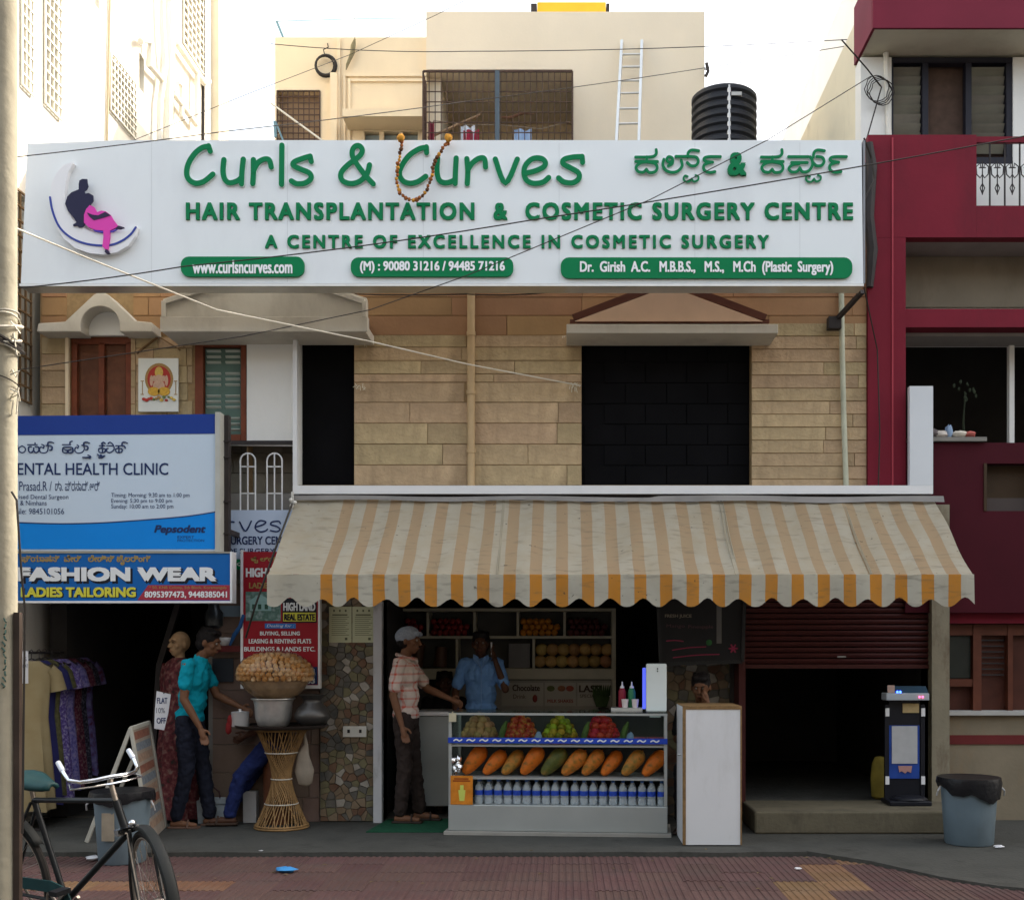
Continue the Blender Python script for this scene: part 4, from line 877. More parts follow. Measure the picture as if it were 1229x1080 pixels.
g = G(); g.prism([(X(165, Yf), Z(720, Yf)), (X(178, Yf), Z(702, Yf)), (X(276, Yf), Z(702, Yf)), (X(276, Yf), Z(720, Yf))], Yf-.003, Yf-.0005); part(F_, 'red_flash', g, M('print_crimson', (.32, .03, .05), .5, .04))
text(F_, '* 50, KNB Colony, 5th Block, Koramangala', 179, 703, 272, 707.5, Yf-.005, gold); text(F_, '8095397473, 9448385041', 173.5, 709.5, 272.5, 718, Yf-.005, wht, bold=.002)
# post beside the boards
g = G(); g.box(X(266, -.5), X(275.5, -.5), -.53, -.46, Z(663, -.5), Z(499, -.5)); g.box(X(268, -.5), X(273, -.5), -.459, -.0, Z(640, -.5), Z(634, -.5))
for py in (530, 549, 602, 640): g.box(X(262, -.5), X(279, -.5), -.545, -.531, Z(py+1.5, -.5), Z(py, -.5))
single('sign_post', g, M('dark_post', (.035, .028, .026), .6, .2), 'dark steel post beside the dental clinic board', 'post', (X(270, -.5), -.5, 0))
# balcony railing with white arches
q = -.1
BR = thing('balcony_railing', 'dark handrail with thin white arched bars below the shuttered window', 'railing', (X(315, q), q, Z(612, q)))
g = G(); g.bar((X(270, q), q, Z(531.5, q)), (X(353, q), q, Z(531.5, q)), .04, .035); part(BR, 'handrail', g, iron)
for c in (297.5, 329.5):
    g = G(); w_ = X(c+9, q)-X(c, q); z1, z0 = Z(544+9, q), Z(612, q); cx = X(c, q)
    g.tube([(cx-w_, q, z0)]+[(cx+w_*math.cos(math.pi-math.pi*i/10), q, z1+w_*math.sin(math.pi*i/10)) for i in range(11)]+[(cx+w_, q, z0)], .0075, 6)
    g.bar((cx, q, z0), (cx, q, z1+w_), .011, .011)
    for py in (560, 592): g.bar((cx-w_, q, Z(py, q)), (cx+w_, q, Z(py, q)), .011, .011)
    part(BR, 'arched_bar', g, white_m)
g = G(); g.bar((X(276, q), q, Z(534, q)), (X(353, q), q, Z(534.8, q)), .012, .012); part(BR, 'thin_rail', g, white_m)
# second small sign behind
q = -.14
D2 = board('small_clinic_signboard', 'pale signboard ending in rves and SURGERY CENT behind the awning edge', 236, 612, 365, 671, q, .06, M('board_sky', (.48, .58, .74), .4, .02))
text(D2, 'SURGERY CENTRE', 272, 643.5, 356, 653.5, q-.003, ink, bold=.002); text(D2, 'OF SURGERY', 272, 658, 330, 664.5, q-.003, ink, bold=.001)
Kq, Oq = 7.2, (260, 590)
for s_ in ([[(88,258),(98,300),(96,340)],[(98,290),(120,262),(150,262)]], [[(200,262),(250,340),(300,255)]], [[(340,305),(400,285),(425,262),(380,250),(345,275),(335,315),(370,345),(415,342),(440,325)]], [[(552,275),(535,255),(480,262),(470,285),(520,300),(548,325),(520,345),(465,335)]]):
    letter(s_, Oq, Kq, 13, Yp=q, name='letter', parent=D2, mat=ink, ext=.005, rim=False)
g = G(); g.box(X(236, q), X(365, q), q+.001, q+.05, Z(683, q), Z(671, q)-.001); part(D2, 'green_strip', g, green)
text(D2, 'www.curlsncurves.com', 236, 673, 330, 679, q-.002, wht)
# red real-estate board
q = -.2
D3 = board('estate_signboard', 'tall red real estate board behind the puffed snack heap', 292, 662, 382, 822, q, .05, M('board_crimson', (.30, .010, .02), .5, .05, 3))
g = G()
for a, b, c, d in ((289, 660, 292, 826), (382, 660, 384.5, 826), (292, 822, 382, 826)): g.box(X(a, q), X(b if 0 else c, q), q-.01, q+.055, Z(d, q), Z(b, q))
part(D3, 'white_frame', g, white_m)
text(D3, 'ಹೈ ಲ್ಯಾಂಡ್', 301, 668, 352, 676, q-.003, gold, bold=.002)
text(D3, 'HIGH LAND', 295, 681.5, 352, 692.5, q-.003, wht, bold=.004); text(D3, 'LADIES TAILORS', 299, 699, 360, 706, q-.003, gold, bold=.002)
g = G(); g.box(X(295, q), X(337, q), q-.004, q-.001, Z(745, q), Z(710, q)); ph = part(D3, 'photo_print', g, blotch('house_print', ((.20, .30, .28), (.08, .16, .13), (.35, .45, .45)), 14))
g = G(); g.prism([(X(297, q), Z(722, q)), (X(312, q), Z(713, q)), (X(328, q), Z(722, q))], q-.009, q-.0045); g.box(X(300, q), X(326, q), q-.009, q-.0045, Z(733, q), Z(722, q)-.002); part(ph, 'house_drawing', g, M('print_teal', (.25, .42, .40), .6, .1, 20))
g = G()
for a in (303, 310, 318): g.box(X(a, q), X(a+4, q), q-.011, q-.0095, Z(731, q), Z(725, q))
part(ph, 'drawn_window', g, M('print_green', (.03, .09, .06), .6))
g = G(); g.box(X(339, q), X(380, q), q-.004, q-.001, Z(747, q), Z(718, q)); part(D3, 'black_patch', g, dk)
text(D3, 'HIGH LAND', 340, 723, 378.5, 733, q-.006, wht, bold=.003)
g = G(); g.box(X(340, q), X(379, q), q-.008, q-.0045, Z(745.5, q), Z(735, q)); part(D3, 'yellow_patch', g, yel); text(D3, 'REAL ESTATE', 341, 736.5, 378, 744.5, q-.010, dk, bold=.003)
g = G(); g.box(X(318, q), X(355, q), q-.004, q-.001, Z(754, q), Z(748, q)); part(D3, 'blue_patch', g, M('print_blue', (.03, .16, .5), .5)); text(D3, 'Dealing for :', 320, 749, 353, 753.5, q-.006, wht, shear=.3)
text(D3, 'BUYING, SELLING', 312, 757.5, 360, 763, q-.003, wht, bold=.0015); text(D3, 'LEASING & RENTING FLATS', 298.5, 766.5, 373.5, 772, q-.003, wht, bold=.0015); text(D3, 'BUILDINGS & LANDS ETC.', 293, 776, 378.5, 781.5, q-.003, wht, bold=.0015)
g = G(); g.box(X(293, q), X(381, q), q-.004, q-.001, Z(821, q), Z(800, q)); part(D3, 'navy_patch', g, ink)
text(D3, '98450 11111', 312, 802.5, 377.5, 809, q-.006, wht, bold=.002); text(D3, '94481 23363', 320, 813, 378, 820, q-.006, wht, bold=.002)
# framed religious print on the wall
q = -.05
GP = board('religious_poster', 'white poster with a seated golden deity under an arch, between the two doors', 166, 430, 214, 494, q, .012, M('poster_paper', (.72, .74, .70), .6, .04, 6), cat='poster')
cc = (X(191, q), Z(454, q))
def disc(parent, name, cx, cz, r, y, mat, sx_=1., sz_=1., n=28): g = G(); g.prism([(cx+r*sx_*math.cos(2*math.pi*i/n), cz+r*sz_*math.sin(2*math.pi*i/n)) for i in range(n)], y, q-.0004); return part(parent, name, g, mat)
pu = (X(192, q)-X(191, q))
gp1 = M('print_bronze', (.36, .22, .08), .6, .2, 60); gp2 = M('print_red', (.42, .04, .03), .6, .1, 40); gp3 = M('print_orange', (.62, .36, .05), .6, .2, 60); gp4 = M('print_skin', (.55, .36, .26), .6, .15, 60); gp5 = M('print_ochre', (.60, .42, .10), .6, .2, 60)
disc(GP, 'halo_ring', cc[0], cc[1]-pu*1, 17*pu, q-.002, gp1, 1, 1.12); disc(GP, 'red_ground', cc[0], cc[1]-pu, 14*pu, q-.004, gp2, 1, 1.12)
disc(GP, 'crown', cc[0], cc[1]+7*pu, 5.5*pu, q-.006, gp5, .9, 1.2); disc(GP, 'head', cc[0], cc[1]-1*pu, 5*pu, q-.008, gp4, 1, 1)
for s_ in (-1, 1): disc(GP, 'ear', cc[0]+s_*5.5*pu, cc[1]-.5*pu, 3*pu, q-.007, gp4, .8, 1.2); disc(GP, 'arm', cc[0]+s_*9*pu, cc[1]-3*pu, 2.5*pu, q-.006, gp4, .8, 2.6); disc(GP, 'leg', cc[0]+s_*6*pu, cc[1]-16*pu, 6.5*pu, q-.010, gp3, 1.1, .8)
disc(GP, 'belly', cc[0], cc[1]-9*pu, 7*pu, q-.009, gp4, 1, .95)
g = G(); g.stroke([(cc[0], cc[1]-2*pu), (cc[0]+pu, cc[1]-6*pu), (cc[0]-2*pu, cc[1]-9*pu)], 2.2*pu, q-.013, q-.01); part(GP, 'trunk', g, gp4)
for k in range(13):
    disc(GP, 'flower_print', cc[0]+(-18+k*3)*pu, cc[1]-(24+R.uniform(-1.5, 3))*pu, R.uniform(1.4, 2.6)*pu, q-.011-k*.0003, R.choice([gp1, gp2, gp5, M('print_leaf', (.12, .18, .06), .6)]), 1, .8, 8)
for s_ in (-1, 1):
    g = G(); x = cc[0]+s_*20*pu; g.box(x-.4*pu, x+.4*pu, q-.004, q-.0005, cc[1]-20*pu, cc[1]-4*pu); g.box(x-2*pu, x+2*pu, q-.005, q-.0045, cc[1]-4*pu, cc[1]-3*pu); g.box(x-2*pu, x+2*pu, q-.005, q-.0045, cc[1]-20*pu, cc[1]-19*pu); part(GP, 'oil_lamp', g, gp1)
g = G(); q=-.03
g.bar((X(164, q), q, Z(424, q)), (X(190, q), q, Z(404, q)), .02, .012); g.bar((X(190, q), q, Z(404, q)), (X(216, q), q, Z(420, q)), .02, .012); part(B, 'gable_batten', g, M('batten', (.22, .13, .06), .7))

# ================================================================ ROOFTOP THINGS
ly0 = U-.55
LD = thing('ladder', 'pale aluminium ladder leaning on the rooftop block', 'ladder', P(752, 175, ly0))
def lad(px, py): t = (175-py)/125; yy = ly0+(U-.09-ly0)*t; return (X(px, yy), yy, Z(py, yy))
g = G(); g.bar(lad(738.5, 200), lad(746.5, 50), .03, .05); part(LD, 'rail', g, alu); g = G(); g.bar(lad(766, 200), lad(770.5, 50), .03, .05); part(LD, 'rail', g, alu)
for py in (66, 81, 97.5, 112.5, 131, 149): g = G(); g.cyl(lad(745.5-(py-50)*.05, py), lad(770-(py-50)*.03, py-.5), .012, n=8); part(LD, 'rung', g, alu)
# water tank
ty = 1.6; s_ = (CAMD+ty)/FPX
WT = thing('water_tank', 'ribbed black plastic water tank on the roof behind the signboard', 'tank', (X(869, ty), ty, 5.86))
rt = 39*s_; z0 = Z(172, ty)-.25; zt = Z(126, ty)
pr = [(rt*.94, 5.86-Z(172, ty)+Z(172, ty)-0)]
pr = []; z = 5.86; k = 0
while z < zt: pr += [(rt*.93, z), (rt, z+.02), (rt, z+.055), (rt*.93, z+.075)]; z += .085
pr += [(rt*.9, zt+.01), (rt*.7, zt+.05), (rt*.32, zt+.075), (rt*.3, zt+.10), (0.01, zt+.105)]
g = G(); g.lathe(pr, (X(869, ty), ty, 0), 40); part(WT, 'body', g, M('tank_black', (.022, .024, .03), .45, .2, 4))
g = G(); g.tube([(X(869.5, ty), ty-rt*.955, 5.9), (X(869.5, ty), ty-rt*.955, zt+.04)], .018, 8); part(WT, 'highlight_strip', g, white_m)  # thin white tube sunk between the ribs to draw dotted highlights
g = G(); g.box(X(872, ty), X(884, ty), ty-rt-.006, ty-rt*.9, Z(134, ty), Z(130, ty)); part(WT, 'label', g, M('label_pale', (.5, .5, .48)))
# yellow tank edge on the tower, wire coil, lamp, hanging clothes
yy = 4.2
g = G(); a0, a1 = X(640, yy), X(731, yy); z0 = Z(18, U)-.001; g.box(a0+.05, a1-.04, yy, yy+.8, z0, Z(3, yy)); yt = thing('yellow_roof_tank', 'yellow box tank on top of the rooftop block', 'tank', (X(685, yy), yy, z0))
part(yt, 'body', g, M('yellow_plastic', (.72, .42, .03), .5, .05)); g = G(); g.box(a0-.03, a0+.045, yy+.01, yy+.78, z0, Z(4, yy)); g.box(a1-.035, a1+.005, yy+.01, yy+.78, z0, Z(4, yy)); part(yt, 'end_cap', g, iron)
q = U-.05
g = G()
for k in range(5):
    cx, cz = X(390.5, q)+R.uniform(-.01, .01), Z(79.5, q)+R.uniform(-.01, .01); rr_ = 12.5*(CAMD+q)/FPX*R.uniform(.88, 1.03)
    g.tube([(cx+rr_*math.cos(t*.314), q-.01*k*.6, cz+rr_*1.05*math.sin(t*.314)) for t in range(20)], .009, 6, closed=True)
g.tube([(X(390, q), q, Z(67, q)), (X(388, q), q, Z(60, q)), (X(394, q), q, Z(57, q)), (X(392, q), U-.002, Z(50, q))], .006, 5)
single('cable_coil', g, M('cable_black', (.03, .025, .022), .6), 'round coil of black cable hung on the cream rooftop wall', 'cable', P(390.5, 79.5, q))
g = G(); pr = [(426, 47), (424, 55), (423, 64), (420, 71), (417, 78), (415.5, 84)]
g.tube([P(a, b, U-.06) for a, b in pr], [.012, .03, .028, .022, .018, .006], 8); g.tube([P(425, 20, U-.06), P(426, 47, U-.06)], .003, 4); single('hanging_sack', g, M('sack_olive', (.22, .19, .11), .9, .3, 20), 'twisted olive rag hanging on the cream rooftop wall', 'rag', P(425, 47, U-.06))
g = G(); g.tube([P(848, 76, U-.1), P(850, 86, U-.1), P(847, 92, U-.1)], .02, 6); g.bar((X(845, U)-.01, U-.02, Z(84, U)), P(849, 84, U-.1), .015, .015); single('wall_lamp', g, iron, 'small lamp bracket on the right edge of the rooftop block', 'lamp', P(848, 84, U-.1))
ycl = U+.1
cl_cols = {'red': M('cloth_red', (.30, .02, .05), .9, .15, 15), 'white': M('cloth_pale', (.62, .66, .72), .9, .08, 10), 'maroon': M('cloth_wine', (.22, .04, .06), .9, .1), 'blue': M('cloth_blue', (.30, .42, .62), .9, .1)}
g = G(); g.tube([P(520, 145, ycl), P(560, 150, ycl), P(600, 150, ycl), P(650, 155, ycl), P(684, 146, ycl)], .005, 5); single('clothes_line', g, M('line_tan', (.3, .25, .2)), 'washing line inside the rooftop balcony cage', 'clothesline', P(600, 150, ycl))
def cloth(px0, py0, px1, Y, z1, mat, label, name='hanging_cloth'):
    g = G(); n = 10; vs = []; zt = Z(py0, Y)
    for j in range(6):
        for i in range(n+1): u = i/n; vs.append((X(px0, Y)+(X(px1, Y)-X(px0, Y))*u, Y+.02*math.sin(u*12+j*.4), zt+(z1-zt)*j/5+.01*math.sin(u*7)))
    g.add(vs, [(j*(n+1)+i, j*(n+1)+i+1, (j+1)*(n+1)+i+1, (j+1)*(n+1)+i) for j in range(5) for i in range(n)], True)
    o = single(name, g, mat, label, 'clothing', (X((px0+px1)/2, Y), Y, zt)); s2 = o.modifiers.new('solid', 'SOLIDIFY'); s2.thickness = .004; return o
cloth(553, 152, 570, ycl, 5.9, cl_cols['white'], 'white cloth on the washing line in the rooftop cage')
cloth(556, 157, 575, ycl-.03, 5.9, cl_cols['red'], 'dark red cloth on the washing line in the rooftop cage')
cloth(617, 156, 638, ycl, 5.9, cl_cols['blue'], 'pale blue cloth on the washing line in the rooftop cage')
cloth(514, 147, 521, U-.2, 5.95, cl_cols['maroon'], 'maroon cloth hung at the left end of the rooftop cage')
g = G(); g.tube([P(602, 141, U+.05), P(612, 142, U+.05), P(622, 138, U+.05), P(630, 136, U+.05), P(641, 138, U+.05)], [.014, .02, .017, .012, .006], 7); single('driftwood_stick', g, M('stick_brown', (.14, .07, .04), .9, .2), 'crooked brown stick stuck in the rooftop cage mesh', 'stick', P(620, 140, U+.05))
g = G(); g.obox(P(545, 152, U-.15), (1, 0, .45), (0, 1, 0), (-.45, 0, 1), .33, .02, .008); single('leaning_board', g, M('board_tan', (.35, .24, .15), .8), 'tan board leaning low in the rooftop cage', 'board', P(545, 152, U-.15))
g = G(); g.bar(P(332, 26, 4.5), P(341, 48, 4.5), .03, .03); g.tube([P(332, 26, 4.5), P(430, 23, 4.5), P(511, 22, 4.5)], .005, 5); single('roof_strut', g, M('strut_blue', (.15, .26, .32), .5), 'blue strut with a line at the left roof corner of the cream upper storey', 'strut', P(332, 48, 4.5))
g = G(); g.bar(P(331, 165, U-.2), P(330, 146, U-.2), .03, .03); g.bar(P(331, 147, U-.2), P(341, 172, U-.2), .02, .02); g.bar(P(330, 150, U-.2), (X(330, U)-.01, U+.02, Z(150, U)), .02, .02); single('clothes_bracket', g, M('strut_blue', (.15, .26, .32)), 'small metal bracket at the left corner window of the cream storey', 'bracket', P(330, 165, U-.2))
# roof edge of main building parts seen past the sign: cables
cab = M('cable_black', (.03, .025, .022), .6); cabw = M('cable_pale', (.62, .58, .48), .6)
def cable(pts, r, mat, label, sag=0.):
    P_ = [Vector(P(*p)) for p in pts]; out = []
    for i in range(len(P_)-1):
        for k in range(10):
            t = k/10; q_ = P_[i].lerp(P_[i+1], t); q_.z -= sag*4*t*(1-t); out.append(q_)
    out.append(P_[-1]); g = G(); g.tube(out, r, 5); single('overhead_cable', g, mat, label, 'cable', tuple(P_[0]))
cable([(-60, 241, -4), (100, 308, -3), (260, 372, -2), (440, 409, -.9), (560, 437, -.4), (697, 463, -.05)], .006, cabw, 'thick pale cable dropping from upper left to the wide black opening')
for px in (153, 315, 444, 478, 535, 590, 645): pass
cable([(-60, 352, -3), (220, 320, -3), (640, 264, -3), (1290, 152, -3)], .0042, cab, 'long black cable crossing the signboard from lower left to upper right', .02)
cable([(8, 446, -1.6), (290, 404, -1.4), (444, 372, -1.3), (560, 331, -1.3), (780, 240, -1.3), (920, 169, -1.2), (1045, 92, .45)], .004, cab, 'black cable rising steeply over the Kannada lettering')
cable([(-60, 197, -2), (270, 158, -1), (560, 122, 1), (845, 82, 2.8), (1180, 28, .1)], .004, cab, 'black cable crossing the top of the white wall and the rooftop cage', .01)
cable([(325, 53, 1.5), (560, 62, 1.5), (1030, 47, 1), (1180, 28, .1)], .004, cab, 'thin cable across the upper cream walls and the white sky', .03)
cable([(120, 185, 0), (300, 112, 1), (420, 66, 2), (520, 20, 2), (620, -30, 2)], .003, cab, 'thin cable rising past the cable coil')
cable([(325, 124, .5), (395, 175, .2)], .009, cabw, 'short pale cable across the small left rooftop window')
cable([(700, 345, -.5), (560, 353, -.3), (300, 345, -.3)], .006, cab, 'cable running just below the signboard', .03)
cable([(1010, 48, 0), (1040, 82, .2), (1058, 105, .4), (1040, 168, .2)], .007, cab, 'kinked cable on the white wall by the maroon house window')
cable([(1037, 166, -.3), (1046, 190, -.2), (1050, 215, -.2), (1037, 240, -.25)], .008, cab, 'cable hanging between the signboard and the maroon column', .0)
cable([(1037, 345, -.4), (1053, 420, -.1), (1056, 520, -.1), (1054, 590, -.1)], .006, cab, 'thin cable down the peach end strip')
g = G()
for k in range(4):
    cx, cz = X(1052+k*2, .45), Z(107+k*2, .45); g.tube([(cx+.11*math.cos(t*.4)*R.uniform(.9, 1.1), .44-.006*k, cz+.12*math.sin(t*.4)) for t in range(16)], .0045, 5, closed=True)
single('wire_loop', g, cab, 'loose loop of thin wire on the white wall beside the louvred window', 'wire', P(1054, 107, .45))
q = -.07
g = G(); g.tube([P(1043, 172, q), P(1046, 200, q), P(1043, 260, q), P(1047, 300, q), P(1044, 345, q)], [.035, .05, .045, .05, .03], 8); single('dark_conduit', g, iron, 'bundle of dark conduit between the signboard and maroon column', 'pipe', P(1044, 345, q))
g = G(); g.bar(P(1035, 350, -.5), P(1003, 385, -.06), .035, .035); g.box(X(993, -.06), X(1008, -.06), -.12, -.03, Z(396, -.06), Z(382, -.06)); single('bracket_arm', g, iron, 'black angled bracket under the right end of the signboard', 'bracket', P(1003, 385, -.06))
# stay rope of the awning on the left and insulator
g = G(); g.tube([P(351, 604, -.5), P(330, 660, -.7), P(306, 728, -.7), P(295, 765, -.4)], .009, 6); single('awning_stay', g, M('rope_dark', (.05, .045, .04), .7), 'dark stay cable slanting along the left edge of the awning', 'cable', P(351, 604, -.5))
g = G()
for a, b in ((349, 600), (354, 603), (350, 607)): g.sph(P(a, b, -.3), .018, 10, 7)
g.bar(P(351, 590, -.25), P(351, 612, -.25), .02, .02); single('insulator', g, M('porcelain', (.55, .54, .50), .3), 'small white porcelain insulator at the left corner of the awning', 'insulator', P(351, 600, -.3))
# bird-proof tufts = bundles of pale threads at opening corners
for i, (px, py) in enumerate(((432, 407), (432, 463), (682, 406), (688, 462))):
    g = G(); rr = random.Random(i)
    for k in range(12): a = P(px+rr.uniform(-7, 7), py+rr.uniform(-3, 3), -.04); g.tube([a, (a[0]+rr.uniform(-.03, .03), a[1]-.02, a[2]-rr.uniform(.01, .06))], .003, 4)
    single('thread_tuft', g, M('thread_white', (.62, .58, .46), .8), 'tuft of pale threads at the %s corner of the stone wall panel' % ('upper left', 'middle left', 'upper right', 'middle right')[i], 'thread', P(px, py, -.04))
# street pole on the left
py_ = -5.
PO = thing('utility_pole', 'pale concrete utility pole at the left edge wrapped in wires', 'pole', (X(4, py_), py_, -.05))
g = G(); r_ = 15.5*(CAMD+py_)/FPX; g.lathe([(r_*1.06, -.06), (r_, 2), (r_*.97, 7.5)], (X(4, py_), py_, 0), 28); part(PO, 'shaft', g, M('pole_concrete', (.30, .275, .21), .9, .2, 4, .4, 30, stain=(.18, .16, .12), samt=.6, sscale=3))
g = G(); g.box(X(20, py_-.0), X(27, py_), py_-.03, py_+.0, -.05, Z(735, py_)); part(PO, 'iron_strip', g, M('strip_brown', (.05, .035, .028), .6, .3, 8))
rr = random.Random(4)
for k in range(10):
    g = G(); cz = Z(rr.uniform(380, 535), py_); R_ = r_+rr.uniform(.004, .03); tl = rr.uniform(-.05, .05)
    g.tube([(X(4, py_)+R_*math.cos(t*.35), py_+R_*math.sin(t*.35), cz+tl*math.cos(t*.35+k)) for t in range(18)], rr.choice([.003, .005, .007]), 5, closed=True); part(PO, 'wire_turn', g, rr.choice([cabw, cab, M('cable_grey', (.3, .28, .24))]))
for k in range(9):
    g = G(); z = Z(rr.uniform(385, 530), py_); x = X(4, py_)+r_*.9
    g.tube([(x, py_-.04, z), (x+rr.uniform(.01, .05), py_-.06, z+rr.uniform(-.03, .05)), (x+rr.uniform(-.02, .04), py_-.03, z+rr.uniform(-.08, .02))], .0035, 5); part(PO, 'wire_end', g, cabw)
g = G(); g.tube([P(14, 590, py_-.09), P(20, 600, py_-.09), P(26, 690, py_-.09), P(30, 730, py_-.05), P(27, 1000, py_-.05)], .005, 5); part(PO, 'cable', g, cab)
for k in range(12):
    g = G(); z = Z(742+k*7, py_); g.tube([(X(12, py_)+.01*math.sin(k), py_-r_*.96, z), (X(14, py_), py_-r_-.002, z-.015), (X(13+2*math.cos(k*2), py_), py_-r_*.94, z-.02)], .004, 4); part(PO, 'painted_mark', g, M('mark_teal', (.03, .07, .06), .7))
# ================================================================ SHOP INTERIOR
rk = 1.3
RK = thing('display_rack', 'pale steel display rack of pigeonholes along the back of the fruit shop', 'rack', (X(610, rk), rk, .012))
rm = M('rack_paint', (.46, .44, .34), .5, .12, 5)
g = G()
for a, b in ((733.5, 730), (766, 763)): g.box(X(480, rk), X(738, rk), rk-.02, rk+.28, Z(a, rk), Z(b, rk))
part(RK, 'shelf', g, rm); g = G(); g.box(X(480, rk), X(738, rk), rk-.04, rk+.28, Z(815, rk), Z(802, rk)); part(RK, 'deck', g, rm, bevel=.004)
for px, a, b in ((512, 763, 734), (568, 763, 734), (620, 763, 734), (676, 763, 734), (547, 802, 766.5), (639, 802, 766.5), (734, 802, 730)):
    g = G(); g.box(X(px, rk), X(px+3, rk), rk-.01, rk+.27, Z(a, rk)+.001, Z(b, rk)-.001); part(RK, 'divider', g, rm)
g = G(); g.box(X(735, rk), X(739, rk), rk-.03, rk+.28, .02, Z(730, rk)); g.box(X(478, rk), X(480, rk), rk-.03, rk+.28, .02, Z(730, rk)); part(RK, 'side_post', g, rm)
g = G(); g.box(X(480, rk), X(735, rk), rk+.281, rk+.29, .3, Z(728, rk)); part(RK, 'back_panel', g, M('rack_back', (.10, .10, .09), .8))
g = G(); g.box(X(540, rk), X(735, rk), rk-.01, rk+.02, .3, Z(816, rk)); ap = part(RK, 'lower_panel', g, M('panel_grey', (.30, .29, .25), .6, .1))
q = rk-.013
for a, b in ((602, 652), (654, 691), (693, 733)): g = G(); g.box(X(a, q), X(b, q), q-.002, q+.002, Z(847, q), Z(819, q)); part(ap, 'advert_card', g, M('card_grey', (.40, .38, .33), .6, .06))
text(ap, 'Chocolate', 615, 821.5, 648, 829, q-.005, M('advert_brown', (.06, .04, .03), .6), bold=.002); text(ap, 'Drink', 616, 833, 631, 838, q-.005, MC['advert_brown'])
text(ap, 'LASSI', 695, 822, 722, 830.5, q-.005, MC['advert_brown'], bold=.003); text(ap, 'SPECIAL', 696, 833, 716, 837, q-.005, MC['advert_brown'])
text(ap, 'MILK SHAKES', 657, 839, 688, 843, q-.005, M('advert_red', (.25, .04, .03), .6), bold=.001)
for cx, c_ in ((661, (.10, .12, .04)), (674, (.30, .12, .06)), (684, (.35, .08, .05))):
    disc(ap, 'printed_fruit', X(cx, q), Z(826, q), .036, q-.004, M('pf%d' % cx, c_, .6, .3, 30), 1.1, .8)
g = G(); g.sph(P(642, 838, q-.01), .03, 8, 6, (.8, .2, 1.3)); part(ap, 'printed_berry', g, MC['advert_red'])
# fruit on the rack
fruitc = {'melon': M('muskmelon', (.40, .24, .09), .6, .2, 40, .4, 90, rnd=.3), 'orange': M('orange_peel', (.52, .20, .02), .5, .12, 30, .3, 120), 'red': M('red_apple', (.22, .02, .02), .35, .25, 12), 'dark': M('plum_red', (.09, .02, .02), .4, .2)}
def fruit_mesh(name, r, mat, sc_=(1, 1, 1), seg=14, m_=10, dimple=False):
    g = G(); g.sph((0, 0, 0), r, seg, m_, sc_)
    if dimple: g.v = [(a, b, c-(.28*r*math.exp(-((a*a+b*b)/(r*.35)**2)) if c > 0 else 0)) for a, b, c in g.v]
    return g.mesh(name, mat)
def put(mesh, name, loc, label, cat, group, rot=True):
    o = bpy.data.objects.new(name, mesh); C.objects.link(o); o.location = loc
    if rot is True: o.rotation_euler = (R.uniform(-.6, .6), R.uniform(-.6, .6), R.uniform(0, 6))
    elif rot: o.rotation_euler = rot
    tag(o, label, cat, group); return o
mm = fruit_mesh('muskmelon', .066, fruitc['melon'], (1, 1, .93))
for row in range(2):
    for k in range(7):
        px = 648+k*13.2+(2 if row else 0); z = Z(801, rk)+.063+row*.118
        put(mm, 'muskmelon', (X(px, rk), rk+.05+.03*row, z), 'netted round melon, %s of the %s row on the rack' % (('leftmost', 'second from left', 'third from left', 'middle one', 'third from right', 'second from right', 'rightmost')[k], ('lower', 'upper')[row]), 'melon', 'melons on the rack')
om = fruit_mesh('orange', .034, fruitc['orange'], seg=10, m_=7); rm_ = fruit_mesh('pomegranate', .036, fruitc['dark'], seg=10, m_=7); am = fruit_mesh('apple', .034, fruitc['red'], seg=10, m_=7)
for (a, b, mesh_, nm, lb) in ((516, 566, am, 'apple', 'dark red apple in the upper left hole of the rack'), (624, 675, om, 'orange', 'small orange in the upper middle hole of the rack'), (681, 732, rm_, 'pomegranate', 'dark pomegranate in the upper right hole of the rack'), (484, 510, am, 'apple', 'dark red apple in the leftmost hole of the rack')):
    n_ = int((b-a)/8.3)
    for row in range(3):
        for k in range(n_-(row == 2)):
            put(mesh_, nm, (X(a+4+k*(b-a-6)/n_+(row % 2)*3, rk), rk+.02+.03*row, Z(763, rk)+.034+row*.056), lb+', '+('bottom', 'middle', 'top')[row]+' layer', 'fruit', nm+'s heaped in the rack '+str(int(a > 515))+('s'))
for o in bpy.data.objects:
    if o.get('group') and 'heaped in the rack' in o['group']: o['group'] = o['group'].rsplit(' ', 1)[0]+{'0s': ' end hole', '1s': ' upper hole'}[o['group'].rsplit(' ', 1)[1]]
g = G(); g.tube([P(500, 800, rk+.05), P(502, 778, rk+.05), P(508, 772, rk+.05)], [.06, .07, .03], 10); g.tube([P(528, 800, rk+.05), P(530, 776, rk+.05)], [.07, .06], 10)
single('brown_jar', g, M('jar_brown', (.10, .05, .03), .4), 'pair of brown jars in the lower left rack hole', 'jar', P(515, 800, rk+.05))
g = G(); g.box(X(610, rk), X(636, rk), rk+.05, rk+.2, Z(801.5, rk), Z(772, rk)); single('grey_carton', g, M('carton_grey', (.20, .20, .20), .6), 'grey carton in the lower hole behind the man in blue', 'box', P(623, 802, rk+.1), bevel=.005)
g = G()
for k in range(9): g.tube([P(722+k*1.2-5, 848, rk-.08), P(722+(k-4)*2.2, 835, rk-.08+.01*k), P(722+(k-4)*2.6, 822, rk-.1)], [.012, .016, .004], 5)
single('celery_bunch', g, M('dark_leaf', (.05, .09, .03), .7, .3, 20), 'bunch of green stalks standing before the lassi card', 'vegetable', P(722, 850, rk-.08))
